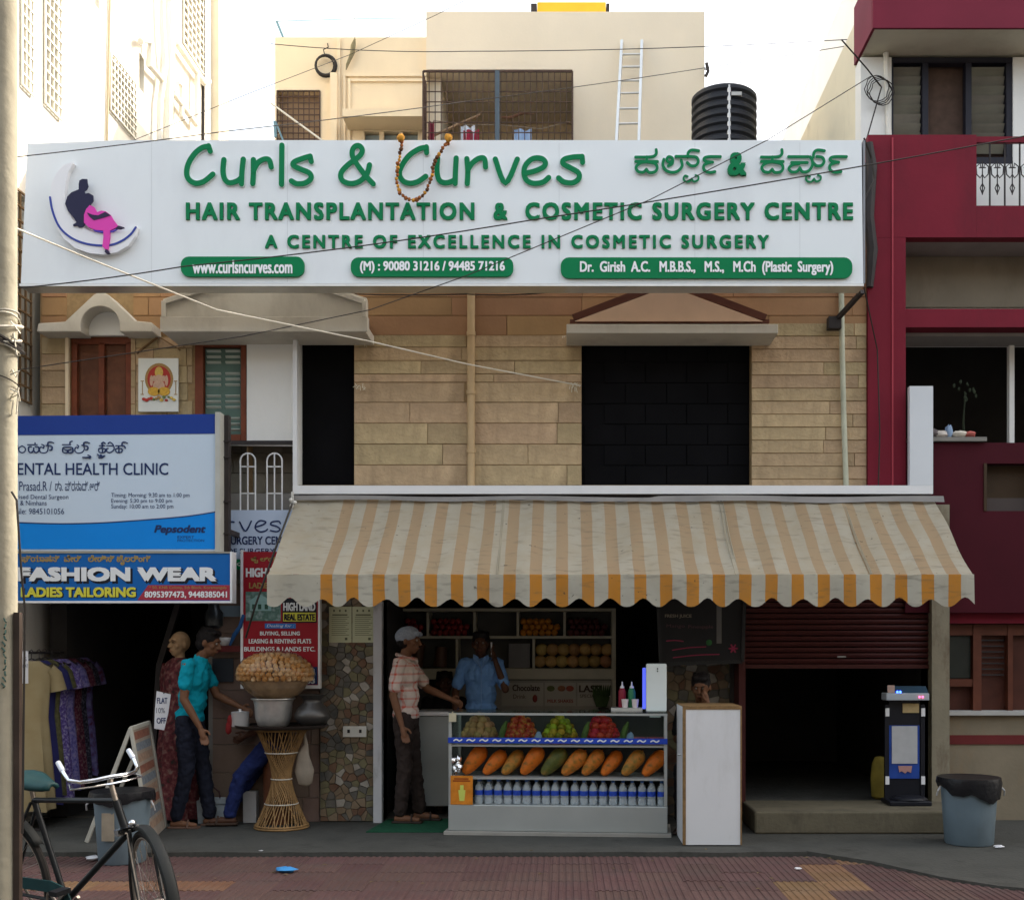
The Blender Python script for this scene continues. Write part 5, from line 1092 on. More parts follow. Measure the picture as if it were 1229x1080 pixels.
g = G(); g.box(X(718, rk), X(730, rk), rk-.16, rk-.02, .9, Z(849, rk)); single('small_stand', g, dark_wall, 'dark ledge under the bunch of green stalks', 'stand', P(724, 880, rk-.1))
# steel side counter
q = .25
SC = thing('steel_side_counter', 'low steel counter with a white top left of the fruit counter', 'counter', (X(528, q), q, .012))
g = G(); g.box(X(500, q), X(556, q), q, q+.5, .10, Z(859, q)); part(SC, 'body', g, M('dull_steel', (.30, .32, .31), .45, .1, 3, metal=.3), bevel=.005); g = G(); g.box(X(498, q), X(558, q), q-.02, q+.52, Z(858.5, q), Z(854, q)); part(SC, 'top', g, white_m, bevel=.004)
g = G()
for a in (502, 551):
    for b in (q+.03, q+.44): g.box(X(a, q), X(a+4, q), b, b+.03, .013, .1)
part(SC, 'feet', g, iron)
g = G(); g.prismz([(X(441, -.55), -.62), (X(540, -.55), -.62), (X(541, -.1), .1), (X(463, -.1), .1)], .0135, .022)
g.v = [(a, b, c-.013 if b < 0.15 else c) for a, b, c in g.v]
single('green_mat', g, M('mat_green', (.01, .07, .035), .95, .2, 30, .6, 150), 'green floor mat under the man in the checked shirt', 'mat', (X(490), -.3, 0))
# ================================================================ FRUIT COUNTER (local u along, v back, z up)
CM = Matrix.Translation((X(538, -.70), -.70, 0)) @ Matrix.Rotation(math.radians(-4.4), 4, 'Z'); CL = 1.805; CD = .5
FC = thing('fruit_counter', 'glass and steel fruit display counter with blue trim in the middle of the shop front', 'counter', tuple(CM.translation), rz=math.radians(-4.4)); ORG[FC.name] = (0, 0, 0)
cst = M('counter_steel', (.42, .45, .44), .42, .06, 3, metal=.5)
g = G(); g.box(0, CL, 0, CD, .03, .245); part(FC, 'base', g, cst, world=False, bevel=.006)
g = G(); g.box(-.03, CL+.03, -.05, CD, .002, .028); part(FC, 'plinth', g, M('plinth', (.30, .29, .26), .8, .1), world=False)
for z, nm in ((.455, 'shelf'), (.725, 'shelf')): g = G(); g.box(.02, CL-.02, .01, CD-.01, z, z+.016); part(FC, nm, g, cst, world=False)
for u in (.002, CL-.027):
    for v in (.002, CD-.027): g = G(); g.box(u, u+.025, v, v+.025, .247, 1.0); part(FC, 'corner_post', g, cst, world=False)
g = G(); g.box(0, CL, 0, .03, .985, 1.003); g.box(0, CL, CD-.03, CD, .985, 1.003); g.box(0, .03, .031, CD-.031, .985, 1.003); g.box(CL-.03, CL, .031, CD-.031, .985, 1.003); part(FC, 'top_frame', g, cst, world=False)
gl = glass('pane_glass'); g = G(); g.box(.0, CL, 0, CD, 1.004, 1.010); part(FC, 'top_pane', g, gl, world=False)
g = G(); g.box(.03, CL-.03, .008, .012, .80, .984); part(FC, 'front_pane', g, gl, world=False)
for u in (.012, CL-.016): g = G(); g.box(u, u+.004, .03, CD-.03, .25, .984); part(FC, 'side_pane', g, gl, world=False)
g = G(); g.box(.02, CL-.02, CD-.012, CD-.006, .25, .97); part(FC, 'back_panel', g, M('counter_back', (.08, .085, .085), .5), world=False)
g = G(); g.box(.0, CL, -.012, -.001, .755, .80); bs = part(FC, 'blue_trim', g, M('trim_blue', (.02, .06, .42), .4, .1, 8), world=False)
for k in range(16):
    g = G(); u = .05+k*.108; g.stroke([(u, .775), (u+.02, .785), (u+.045, .772), (u+.065, .783)], .011, -.016, -.0125); part(bs, 'white_mark', g, wht, world=False)
def CW(u, v, z): return tuple(CM @ Vector((u, v, z)))
# trays and heaps on the top shelf
tray_cols = [('pink', (.55, .16, .17)), ('pale green', (.30, .42, .14)), ('pink', (.55, .16, .17)), ('blue', (.05, .22, .45)), ('pink', (.42, .12, .13)), ('pink', (.42, .12, .13))]
heaps = [(.232, 'guava', 'pale guava in the leftmost heap on the counter', (.50, .37, .22), .038), (.574, 'apple', 'red apple in the second heap on the counter', (.48, .10, .035), .037), (.909, 'lime', 'green and yellow lime in the third heap on the counter', (.30, .36, .03), .035), (1.258, 'tomato', 'red tomato in the fourth heap on the counter', (.48, .03, .025), .038)]
for i, u in enumerate((.232, .574, .909, 1.258, 1.56, 1.70)):
    tn, tc_ = tray_cols[i]; r_ = .135 if i < 4 else .075
    g = G(); g.lathe([(r_*.85, 0), (r_*.87, .001), (r_*1.16, .050), (r_*1.2, .053), (r_*1.13, .052), (r_*.82, .006), (.001, .006)], (0, 0, 0), 20, sq=.9)
    o = bpy.data.objects.new('fruit_tray', g.mesh('fruit_tray', M('tray_%d' % (i if i < 4 else 4), tc_, .35))); C.objects.link(o); o.location = CW(u, .2 if i < 4 else .17, .7415)
    tag(o, ('%s plastic tray under the %s heap on the counter' % (tn, ('guava', 'apple', 'lime', 'tomato')[i])) if i < 4 else 'empty pink tray at the right end of the counter, %s' % ('the left of two' if i == 4 else 'the right of two'), 'tray', 'plastic trays on the counter')
hm = {'guava': M('guava_skin', (.40, .25, .11), .5, .2, 14, rnd=.25), 'apple': blotch('apple_skin', ((.50, .28, .05), (.46, .07, .03), (.35, .02, .02)), 22, .35), 'lime': M('lime_skin', (.34, .33, .02), .45, .2, 14, .2, 90, rnd=.6), 'tomato': M('tomato_skin', (.48, .03, .025), .3, .2, 12, rnd=.15)}
for u, nm, lb, col, r_ in heaps:
    me = fruit_mesh(nm, r_, hm[nm], (1, 1, .92), 12, 9, dimple=nm in ('apple', 'tomato'))
    for lay, (n_, rr_) in enumerate(((12, .120), (10, .108), (8, .088), (5, .055), (2, .022))):
        for k in range(n_):
            a = 2*math.pi*k/n_+lay*.5
            put(me, nm, CW(u+rr_*math.cos(a)+R.uniform(-.003, .003), .2+rr_*.9*math.sin(a), (.7415+.022+r_)+lay*r_*(1.12 if lay < 5 else 1.05)+(.012 if lay == 0 else 0)), lb+', '+('bottom', 'second', 'middle', 'upper', 'top')[lay]+' layer', 'fruit', '%ss heaped on the counter' % nm)
for u, lb in ((1.11, 'dark green gourd leaning between the lime and tomato heaps'), (1.43, 'green gourd leaning right of the tomato heap'), (.42, 'short green gourd between guava and apple heaps')):
    g = G(); g.tube([(0, 0, 0), (.012, 0, .06), (.03, .01, .12), (.05, .015, .17)], [.016, .027, .025, .010], 10); o = put(g.mesh('gourd', M('gourd_green', (.10, .17, .04), .5, .3, 20)), 'gourd', CW(u, .10, .757), lb, 'vegetable', None, rot=(0, 0, R.uniform(-.5, .5)))
for u in (.74, 1.5):
    g = G(); g.sph((0, 0, .05), .045, 9, 7, (.7, .5, 1.2), jit=.15); put(g.mesh('packet', M('packet_blue', (.30, .42, .62), .3)), 'packet', CW(u, .08, .7405), 'small blue-white packet on the counter shelf, %s' % ('beside the apple heap' if u < 1 else 'beside the right gourd'), 'packet', None, rot=(0, 0, 0))
# papayas
pp = [(.17, 0), (.34, 0), (.50, 2), (.66, 0), (.83, 3), (1.0, 1), (1.17, 1), (1.33, 0), (1.50, 2), (1.67, 0)]
pmats = [blotch('papaya_orange', ((.10, .08, .02), (.50, .13, .012), (.58, .14, .012), (.40, .10, .01)), 16, .5), blotch('papaya_mixed', ((.07, .07, .015), (.34, .14, .02), (.55, .16, .02), (.20, .11, .02)), 19, .5), blotch('papaya_olive', ((.09, .08, .02), (.28, .16, .03), (.46, .17, .025), (.16, .11, .02)), 18, .5), blotch('papaya_green', ((.05, .06, .015), (.09, .10, .02), (.24, .13, .03)), 15, .5)]
def papaya(mat):
    g = G(); g.lathe([(.002, -.002), (.018, 0), (.034, .02), (.046, .06), (.056, .11), (.062, .16), (.058, .20), (.044, .23), (.022, .245), (.006, .247), (.005, .255), (.001, .256)], (0, 0, 0), 20); g.v = [(a*(1+.05*math.cos(5*math.atan2(b, a))), b*(1+.05*math.cos(5*math.atan2(b, a))), c) for a, b, c in g.v]; return g.mesh('papaya', mat)
pm_ = [papaya(m) for m in pmats]
ordn = ['first', 'second', 'third', 'fourth', 'fifth', 'sixth', 'seventh', 'eighth', 'ninth', 'last']
desc = ['orange', 'mottled orange', 'olive and orange', 'green']
for i, (u, k) in enumerate(pp):
    o = put(pm_[k], 'papaya', CW(u-.06, .12, .49), '%s papaya, %s from the left in the row on the counter shelf' % (desc[k], ordn[i]) if i < 9 else 'bright orange papaya at the right end of the row on the counter shelf', 'papaya', 'papayas in a row', rot=(math.radians(-12), math.radians(40+R.uniform(-5, 5)), R.uniform(-.3, .3))); o.scale = (R.uniform(1.0, 1.14),)*3
# water bottles: one model, copied
wb = thing('water_bottle', 'clear water bottle with blue label, leftmost in the front row in the counter', 'bottle', CW(.25, .06, .2465), 'water bottles in the counter'); ORG[wb.name] = (0, 0, 0)
bgl = M('bottle_plastic', (.62, .70, .74), .12, .05, 30, alpha=.34)
g = G(); g.lathe([(.030, 0), (.036, .004), (.036, .05), (.033, .055), (.036, .06), (.036, .12), (.031, .145), (.013, .175), (.012, .188)], n=12); part(wb, 'body', g, bgl, world=False)
g = G(); g.lathe([(.0368, .075), (.0368, .115)], n=12, close=False); part(wb, 'label', g, M('label_blue', (.02, .06, .38), .4, .3, 60), world=False)
g = G(); g.lathe([(.0135, .184), (.014, .202), (.002, .203)], n=10); part(wb, 'cap', g, M('cap_blue', (.05, .14, .40), .4), world=False)
for row in range(3):
    for k in range(20):
        if row == 0 and k == 0: wb.location = CW(.245, .07, .2465); continue
        dup(wb, CW(.245+k*.0795+R.uniform(-.004, .004), .07+row*.075, .2465), R.uniform(0, 6), label='blue-labelled water bottle, %s from the left in the counter, %s row' % (['first', 'second', 'third', 'fourth', 'fifth', 'sixth', 'seventh', 'eighth', 'ninth', 'tenth', 'eleventh', 'twelfth', 'thirteenth', 'fourteenth', 'fifteenth', 'sixteenth', 'seventeenth', 'eighteenth', 'nineteenth', 'last'][k], ('front', 'middle', 'rear')[row]))
# juice poster and foil at the left
g = G(); g.box(.02, .205, -.006, -.001, .247, .485); jp = single('juice_poster', G().box(0, .001, 0, .001, 0, .001), M('poster_orange', (.58, .20, .02), .5, .25, 14), 'small orange juice poster at the lower left of the fruit counter', 'poster', CW(.02, 0, .247))
jp.data = (lambda gg: gg.mesh('juice_poster', [MC['poster_orange'], M('glass_print', (.55, .60, .12), .5), M('print_brown', (.25, .05, .01), .5)]))((lambda gg: (gg.box(0, .185, -.006, -.001, 0, .238), setattr(gg, 'k', 1), gg.prism([(.075, .03), (.115, .03), (.125, .12), (.065, .12)], -.008, -.0061), gg.box(.08, .11, -.009, -.0082, .12, .16), setattr(gg, 'k', 2), gg.box(.02, .165, -.008, -.0061, .19, .20), gg.box(.03, .15, -.008, -.0061, .207, .217), gg)[-1])(G())); jp.rotation_euler.z = math.radians(-4.4)
g = G()
for k in range(9): g.sph((R.uniform(-.03, .03), R.uniform(-.02, .02), .02+k*.016), .026, 7, 5, jit=.3)
put(g.mesh('foil_packets', M('foil', (.75, .75, .75), .2, .1, 20, metal=1)), 'foil_packets', CW(.055, .05, .472), 'crumpled silver foil packets left of the papaya row', 'packet', None, rot=False)
g = G(); g.box(.0, .06, .0, .006, 0, .07); g.tube([(.03, .003, .07), (.03, .003, .085)], .006, 6); put(g.mesh('price_card', M('card_cream', (.50, .46, .32), .6, .1)), 'price_card', CW(.01, -.022, .93), 'cream card at the upper left corner of the fruit counter', 'card', None, rot=(0, 0, math.radians(-4.4)))
# dispenser with the lit blue side
DP = thing('water_dispenser', 'tall white dispenser box with a blue lit side on the right end of the counter', 'dispenser', CW(1.60, .12, 1.012), rz=math.radians(-4.4)); ORG[DP.name] = (0, 0, 0)
g = G(); g.box(.03, .20, 0, .22, .0, .395); part(DP, 'body', g, M('dispenser_white', (.70, .76, .74), .4, .03), world=False, bevel=.01)
g = G(); g.box(0.0, .028, .03, .19, .02, .36); part(DP, 'side_tank', g, M('lit_blue', (.10, .14, .85), .3, 0, emit=.35), world=False, bevel=.006)
for z in (.355, .335): g = G(); g.cyl((.125, -.0005, z), (.125, -.004, z), .006, n=10); part(DP, 'indicator', g, blackp, world=False)
g = G(); g.box(.06, .15, -.05, .0, -.045, -.015); part(DP, 'spout', g, M('dispenser_white', (.7, .7, .7)), world=False)
g = G(); g.box(0, .26, 0, .18, 0, .03); TRY = single('steel_tray', g.xf(CM @ Matrix.Translation((1.34, .16, 1.011))), steel, 'shallow steel tray holding sauce bottles beside the dispenser', 'tray', CW(1.34, .16, 1.011))
for i, (u, c_, l_, nm) in enumerate(((1.43, (.22, .015, .03), 'dark red squeeze bottle with white nozzle on the steel tray', 'squeeze_bottle'), (1.51, (.03, .18, .08), 'green squeeze bottle with white nozzle on the steel tray', 'squeeze_bottle'))):
    b_ = thing(nm, l_, 'bottle', CW(u, .25, 1.0415)); ORG[b_.name] = (0, 0, 0)
    g = G(); g.lathe([(.03, 0), (.032, .005), (.032, .13), (.022, .155), (.016, .16)], n=16); part(b_, 'body', g, M('sauce%d' % i, c_, .35), world=False)
    g = G(); g.lathe([(.018, .16), (.018, .175), (.008, .18), (.004, .215)], n=12); part(b_, 'nozzle', g, white_m, world=False)
for i, u in enumerate((1.455, 1.54)):
    g = G(); g.lathe([(.022, 0), (.03, .07), (.028, .07), (.02, .004)], n=16); put(g.mesh('paper_cup', M('paper_cup', (.66, .58, .56), .7)), 'paper_cup', CW(u, .19, 1.0415), 'white paper cup in front of the %s squeeze bottle' % ('red', 'green')[i], 'cup', None, rot=False)
# white cabinet
q = -1.27
CB = thing('white_cabinet', 'white laminate cabinet with brown edging standing before the shop', 'cabinet', (X(855, q), q, .0))
x0, x1, z1 = X(820, q), X(890, q), Z(848, q)
g = G(); g.box(x0, x1, q, q+.5, .01, z1); part(CB, 'body', g, M('laminate', (.64, .65, .66), .4, .04, 2, stain=(.36, .35, .32), samt=.4, sscale=3))
g = G(); e = .02
g.box(x0-.002, x0+e, q-.004, q-.0005, .01, z1); g.box(x1-e*.5, x1+.002, q-.004, q-.0005, .01, z1); g.box(x0+e+.0005, x1-e*.5-.0005, q-.004, q-.0005, z1-e, z1); g.box(x0-.002, x1+.002, q, q+.5, z1+.0005, z1+.006); g.box(x0-.004, x0-.0005, q-.003, q+.015, .01, z1)
part(CB, 'brown_edging', g, M('edge_brown', (.20, .12, .05), .7, .3, 30)); g = G(); g.cyl((x0-.006, q+.12, Z(907, q)), (x0-.03, q+.12, Z(907, q)), .008); part(CB, 'handle', g, steel)
# dark menu board hung from the lintel
q = -.12
MB_ = thing('menu_board', 'dark chalk-style menu board with pink lines hanging above the white cabinet', 'board', (X(840, q), q, Z(797, q)))
g = G(); g.prism([P(794, 796, q)[::2], P(890, 793, q)[::2], P(893, 712, q)[::2], P(790, 708, q)[::2]], q, q+.04); part(MB_, 'panel', g, M('menu_black', (.018, .019, .022), .65, .2, 5))
g = G(); fr_ = [P(793, 797, q-.005), P(891, 794, q-.005), P(894, 710, q-.005), P(789, 706, q-.005)]
for i in range(4): g.bar(fr_[i], fr_[(i+1) % 4], .03, .02, (0, 1, 0))
part(MB_, 'frame', g, M('menu_frame', (.02, .022, .025), .4))
pk = M('chalk_pink', (.28, .03, .08), .7); ck = M('chalk_pale', (.22, .2, .16), .8)
for (a, b, c, d) in ((800, 769, 820, 769.5), (807, 780, 847, 776), (808, 789, 863, 785)): g = G(); g.stroke([P(a, b, q)[::2], P((a+c)/2, (b+d)/2-1, q)[::2], P(c, d, q)[::2]], .008, q-.004, q-.0005); part(MB_, 'chalk_line', g, pk)
text(MB_, 'FRESH JUICE', 798, 737, 830, 742, q-.003, ck, bold=.001); text(MB_, 'Mango', 800, 749, 822, 754, q-.003, M('chalk_dim', (.10, .05, .06))); text(MB_, 'Pineapple', 826, 750, 856, 755, q-.003, MC['chalk_dim'])
for k in range(6): g = G(); a = k*1.047; cx, cz = X(880, q), Z(778, q); g.stroke([(cx, cz), (cx+.035*math.cos(a), cz+.035*math.sin(a))], .014, q-.004-k*.0003, q-.0005); part(MB_, 'chalk_petal', g, pk)
g = G(); g.sph(P(851, 771, q-.002), .03, 8, 6, (.9, .1, .9)); part(MB_, 'chalk_leaf', g, M('chalk_green', (.03, .12, .04)))
g = G(); g.box(X(860, q), X(866, q), q-.002, q-.0004, Z(772, q), Z(726, q)); part(MB_, 'pale_streak', g, M('streak', (.13, .13, .13), .5))
# notices, switch plate
q = -.048
for i, (a, b) in enumerate(((395, 422), (423, 450))):
    g = G(); g.k = 0; g.box(X(a, q), X(b, q), q-.003, q, Z(771, q), Z(728, q)); g.k = 1
    for k in range(10): g.box(X(a+3, q), X(b-3-(k % 3)*2, q), q-.0045, q-.0032, Z(740.6+k*2.4, q), Z(740+k*2.4, q))
    for k in range(3): g.box(X(a+5+k*7, q), X(a+7+k*7, q), q-.0045, q-.0032, Z(734, q), Z(731.5, q))
    g.box(X(a+4, q), X(b-5, q), q-.0045, q-.0032, Z(738.5, q), Z(737, q)); g.box(X(b-8, q), X(b-5, q), q-.0045, q-.0032, Z(768, q), Z(765, q))
    single('notice_sheet', g, [M('notice_paper', (.52, .54, .36), .8, .05), M('notice_ink', (.12, .13, .08), .8)], 'pale green printed notice on the stone cladding, the %s of two' % ('left', 'right')[i], 'notice', P((a+b)/2, 771, q), 'notices on the cladding')
g = G(); g.box(X(412, q), X(440, q), q-.02, q+.004, Z(884, q), Z(871, q)); SWP = single('switch_plate', g, M('switch_white', (.58, .57, .52), .4), 'white electric socket plate on the stone cladding', 'socket', P(426, 884, q), bevel=.003)
for px in (419, 433): g = G(); g.box(X(px-1.5, q), X(px+1.5, q), q-.026, q-.0205, Z(879, q), Z(875, q)); part(SWP, 'switch', g, blackp)
# ================================================================ SNACK STAND
q = -.37; cx = X(338, q)
ST = thing('cane_stand', 'hourglass cane stand carrying a round tray of snack pots', 'stand', (cx, q, 0)); ORG[ST.name] = (0, 0, 0)
cane = M('cane', (.27, .16, .065), .6, .25, 12); H_ = .85; tw = math.radians(136)
for k in range(40):
    for sg in ((-1, 1) if k % 3 == 0 else (1,)):
        g = G(); a = 2*math.pi*k/40; p0 = (.222*math.cos(a), .222*math.sin(a), .01); p1 = (.215*math.cos(a+sg*tw), .215*math.sin(a+sg*tw), H_); g.tube([p0, p1], .0048, 5); part(ST, 'cane_stick', g, cane, world=False)
for z, r_, nm in ((.012, .226, 'rim'), (.03, .222, 'rim'), (H_-.01, .22, 'rim')): g = G(); g.tube([(r_*math.cos(t*.2618), r_*math.sin(t*.2618), z) for t in range(24)], .009, 6, closed=True); part(ST, nm, g, cane, world=False)
for z in (.21, .42, .645):
    t_ = z/H_; r_ = math.hypot(.222*(1-t_)+.215*t_*math.cos(tw), .215*t_*math.sin(tw))+.006; g = G(); g.tube([(r_*math.cos(t*.2618), r_*math.sin(t*.2618), z) for t in range(24)], .006, 6, closed=True); part(ST, 'binding', g, M('binding_white', (.52, .48, .40), .7), world=False)
g = G(); g.lathe([(.001, 0), (.37, 0), (.39, .012), (.395, .03), (.385, .03), (.375, .014), (.001, .012)], (cx, q, H_+.004), 40, sq=.8); single('round_tray', g, M('tray_dark', (.05, .04, .035), .4, .2, 6, metal=.5), 'dark round metal tray on top of the cane stand', 'tray', (cx, q, H_))
zt_ = H_+.018
g = G(); g.lathe([(.11, 0), (.13, .012), (.15, .07), (.160, .19), (.17, .225), (.188, .235), (.188, .242), (.168, .238), (.15, .19), (.12, .015), (.001, .012)], (X(328, q), q, zt_), 32); g.tube([(X(328, q)+.153*math.cos(t*.2618), q+.153*math.sin(t*.2618), zt_+.19) for t in range(24)], .004, 5, closed=True); single('aluminium_pot', g, M('alu_worn', (.62, .61, .58), .36, .15, 14, .2, 60, metal=.75), 'wide aluminium pot on the tray under the snack heap', 'pot', (X(328, q), q, zt_))
g = G(); c_ = (X(375, q), q+.0, zt_); g.lathe([(.06, 0), (.11, .02), (.15, .07), (.15, .105), (.125, .155), (.085, .20), (.078, .22), (.085, .24), (.115, .27), (.11, .273), (.07, .215), (.001, .20)], c_, 28); single('dark_pot', g, M('pot_dark', (.09, .085, .08), .4, .2, 6, metal=.7), 'dark narrow-necked pot at the right of the tray', 'pot', c_)
c_ = (X(289, q), q-.02, zt_); g = G(); g.lathe([(.072, 0), (.075, .004), (.075, .12), (.078, .124), (.07, .126), (.03, .132), (.001, .134)], c_, 24); g.cyl((c_[0], c_[1], c_[2]+.13), (c_[0], c_[1], c_[2]+.15), .012); single('steel_canister', g, M('steel_bright', (.72, .72, .72), .22, .05, metal=.5), 'small shiny steel canister at the left of the tray', 'canister', c_)
g = G(); g.sph((X(279, q), q-.05, zt_+.05), .045, 12, 9, (.7, .5, 1.1), jit=.12); g.sph((X(277, q), q-.06, zt_-.01), .04, 12, 9, (.7, .5, 1.3), jit=.12); single('red_cloth', g, M('cloth_scarlet', (.16, .012, .012), .9, .2), 'red cloth crumpled round the steel canister', 'cloth', (X(284, q), q-.1, zt_))
# heap of puffed puris in a clear plastic bag
c_ = (X(330, q), q, zt_+.24); PB = thing('snack_bag', 'large clear bag of puffed golden snack shells on the aluminium pot', 'bag', c_); ORG[PB.name] = (0, 0, 0)
g = G(); pr = [(.15, 0), (.20, .03), (.25, .08), (.285, .13), (.305, .17)]
g.lathe(pr, n=40, close=False, sq=.8); g.v = [(a*(1+.03*math.sin(9*math.atan2(b, a)+c*30)), b*(1+.03*math.sin(9*math.atan2(b, a)+c*30)), c) for a, b, c in g.v]
pls = M('plastic_tan', (.30, .20, .11), .18, .35, 14, .8, 12, alpha=.8, spec=.6); part(PB, 'bag_base', g, pls, world=False)
gp_ = G(); gp_.sph((0, 0, 0), .026, 10, 7, (1, 1, .86)); pms = [gp_.mesh('puri', blotch('puri_gold', ((.46, .20, .05), (.58, .30, .10), (.66, .44, .22)), 30, .5)), gp_.mesh('puri', blotch('puri_pale', ((.56, .33, .15), (.66, .46, .26)), 30, .5))]
for ri, (rad, z) in enumerate(((.30, .172), (.305, .208), (.298, .243), (.28, .277), (.25, .308), (.21, .333), (.165, .351), (.115, .363), (.06, .37))):
    n_ = max(1, int(2*math.pi*rad/.049))
    for k in range(n_):
        a = 2*math.pi*(k+.5*(ri % 2))/n_; o = bpy.data.objects.new('puri', R.choice(pms)); C.objects.link(o); o.parent = PB; o.location = (rad*math.cos(a)+R.uniform(-.004, .004), rad*.8*math.sin(a), z+R.uniform(-.006, .006)); o.rotation_euler = (R.uniform(0, 3), R.uniform(0, 3), 0)
film = glass('film', (.94, .93, .91), .5); g = G(); g.lathe([(.322, .165), (.335, .20), (.325, .25), (.30, .30), (.25, .345), (.17, .385), (.08, .405), (.001, .41)], n=40, close=False, sq=.82); g.v = [(a*(1+.02*math.sin(13*math.atan2(b, a))), b, c+.006*math.sin(a*40)) for a, b, c in g.v]; part(PB, 'clear_film', g, film, world=False)
g = G(); g.tube([P(366, 878, q), P(368, 893, q), P(364, 905, q), P(366, 925, q), P(367, 940, q), P(367, 943, q)], [.006, .02, .05, .085, .06, .02], 12); g.v = [(a+.006*math.sin(c*60), q+(b-q)*.5, c) for a, b, c in g.v]; single('hanging_bag', g, M('bag_milky', (.28, .24, .19), .4, .15, 10), 'milky plastic bag hanging at the right of the cane stand', 'bag', P(366, 880, q))
# things on the ledge left of the estate board
g = G(); c_ = (X(270, -.06), -.06, Z(775)+.003); g.lathe([(.03, 0), (.06, .03), (.065, .06), (.06, .07), (.001, .075)], c_, 16); single('white_bowl', g, white_m, 'small white bowl on the red ledge behind the man in teal', 'bowl', c_)
g = G(); c_ = (X(262, -.0), -.12, Z(755)); g.lathe([(.04, 0), (.075, .03), (.08, .14), (.05, .18), (.045, .22)], c_, 18); g.tube([(c_[0], c_[1]+.08, c_[2]+.05), (c_[0], .0, c_[2]+.05)], .01, 6); single('wall_vessel', g, M('vessel_dark', (.04, .045, .05), .3, metal=.6), 'dark metal lantern fixed to the wall above the ledge', 'vessel', c_)  # dark vessel fixed to the wall, no light source
g = G(); g.tube([P(292, 738, -.25), P(288, 752, -.22), P(281, 762, -.15), P(276, 774, -.12)], [.014, .018, .02, .01], 7); single('blue_rag', g, M('rag_blue', (.03, .12, .35), .8), 'bright blue strip of cloth hanging at the left edge of the estate board', 'cloth', P(288, 752, -.2))
g = G(); g.box(X(262), X(290), -.03, -.024, Z(740), Z(727)); single('small_notice', g, M('notice_blue', (.18, .24, .28), .7), 'small grey-blue notice under the tailoring board', 'notice', P(276, 740, -.03))
g = G(); g.box(-.12, .12, -.06, .06, 0, .2); g.v = [(a*(1+c*.4)+.012*math.sin(b*50+c*40), b*(1-c*1.5)+.01*math.sin(a*60), c) for a, b, c in g.v]
g.box(-.118, .118, -.05, -.04, .17, .23)
o = single('tote_bag', g.shift((X(257, -.1), -.1, .003)), M('tote_grey', (.30, .34, .36), .7, .25, 9, .5, 20), 'grey-white carrier bag with dark handles behind the standing man', 'bag', (X(257, -.1), -.1, .003), bevel=.015)
g = G(); x_ = X(257, -.1); g.tube([(x_-.08, -.14, .2), (x_-.07, -.15, .29), (x_, -.15, .33), (x_+.06, -.15, .28), (x_+.07, -.14, .19)], .008, 6); part(o, 'handle', g, M('handle_wine', (.06, .03, .03)))
g = G(); g.box(X(296), X(312), -.12, -.02, .003, .28); single('white_crate', g, M('crate_white', (.42, .42, .42), .6, .1), 'pale box against the wall behind the seated legs', 'box', (X(304), -.1, 0), bevel=.006)

# ================================================================ CLOTHES SHOP
def dress(name, label, px, Y, zt, zb, mat, wid=.40, rz=0., grp='dresses on the rail', seed=0, slv=.16):
    rr = random.Random(seed); t = thing(name, label, 'dress', (X(px, Y), Y, zt), grp, rz); ORG[t.name] = (0, 0, 0); L_ = zt-zb
    g = G(); N = 28; ph = rr.uniform(0, 6)
    lv = [(0, .07, .03), (.02, .10, .05), (.05, .5*wid, .055), (.12, .47*wid, .075), (.25, .43*wid, .09), (.38, .40*wid, .08), (.6, .47*wid, .11), (.8, .52*wid, .13), (1., .56*wid, .15)]
    vs = []
    for (t_, hw, hd) in lv:
        for k in range(N):
            a = 2*math.pi*k/N; f = 1+.13*t_*math.sin(7*a+ph)+.07*t_*math.sin(11*a+2*ph); vs.append((hw*math.cos(a)*f, hd*math.sin(a)*f, -t_*L_+.01*math.sin(5*a+ph)*t_))
    g.add(vs, [(i*N+k, i*N+(k+1) % N, (i+1)*N+(k+1) % N, (i+1)*N+k) for i in range(len(lv)-1) for k in range(N)], True); part(t, 'skirt', g, mat, world=False)
    for s_ in (-1, 1): g = G(); g.tube([(s_*.40*wid, 0, -.07), (s_*.56*wid, 0, -.12), (s_*.64*wid, -.01, -.10-slv)], [.06, .065, .075], 12, cap=False); part(t, 'sleeve', g, mat, world=False)
    g = G(); g.tube([(-.15, 0, -.04), (0, 0, .02), (.15, 0, -.04)], .006, 5); g.tube([(0, 0, .02), (0, 0, .06), (.015, 0, .075), (0, 0, .095), (-.02, 0, .08)], .004, 5); part(t, 'hanger', g, iron, world=False); return t
dr_ = [('beige dress with short sleeves at the near left end of the rail', 38, -.45, blotch('d_beige', ((.26, .20, .10), (.30, .24, .13)), 8), 0), ('dark blue dress just behind the beige one', 47, -.30, M('d_navy', (.02, .02, .09), .9, .2), 1), ('purple dress printed with white flecks on the rail', 62, -.12, blotch('d_purple', ((.05, .035, .14), (.12, .08, .28), (.40, .38, .48)), 45), 2), ('olive printed dress hanging mid-rail', 54, -.22, blotch('d_olive', ((.05, .05, .02), (.12, .11, .05)), 30), 3), ('violet-blue dress with pale print right of the purple one', 72, .05, blotch('d_violet', ((.06, .05, .20), (.16, .14, .35), (.3, .25, .4)), 35), 4), ('dark maroon printed dress towards the far end of the rail', 81, .2, blotch('d_wine', ((.03, .01, .02), (.10, .02, .04), (.18, .12, .12)), 40), 5), ('black and grey printed dress near the far end of the rail', 88, .35, blotch('d_black', ((.012, .012, .016), (.03, .03, .05), (.14, .14, .18)), 45), 6), ('lavender dress with red yoke at the far right of the rail', 96, .5, blotch('d_lav', ((.10, .02, .04), (.12, .10, .26), (.20, .18, .36)), 20), 7)]
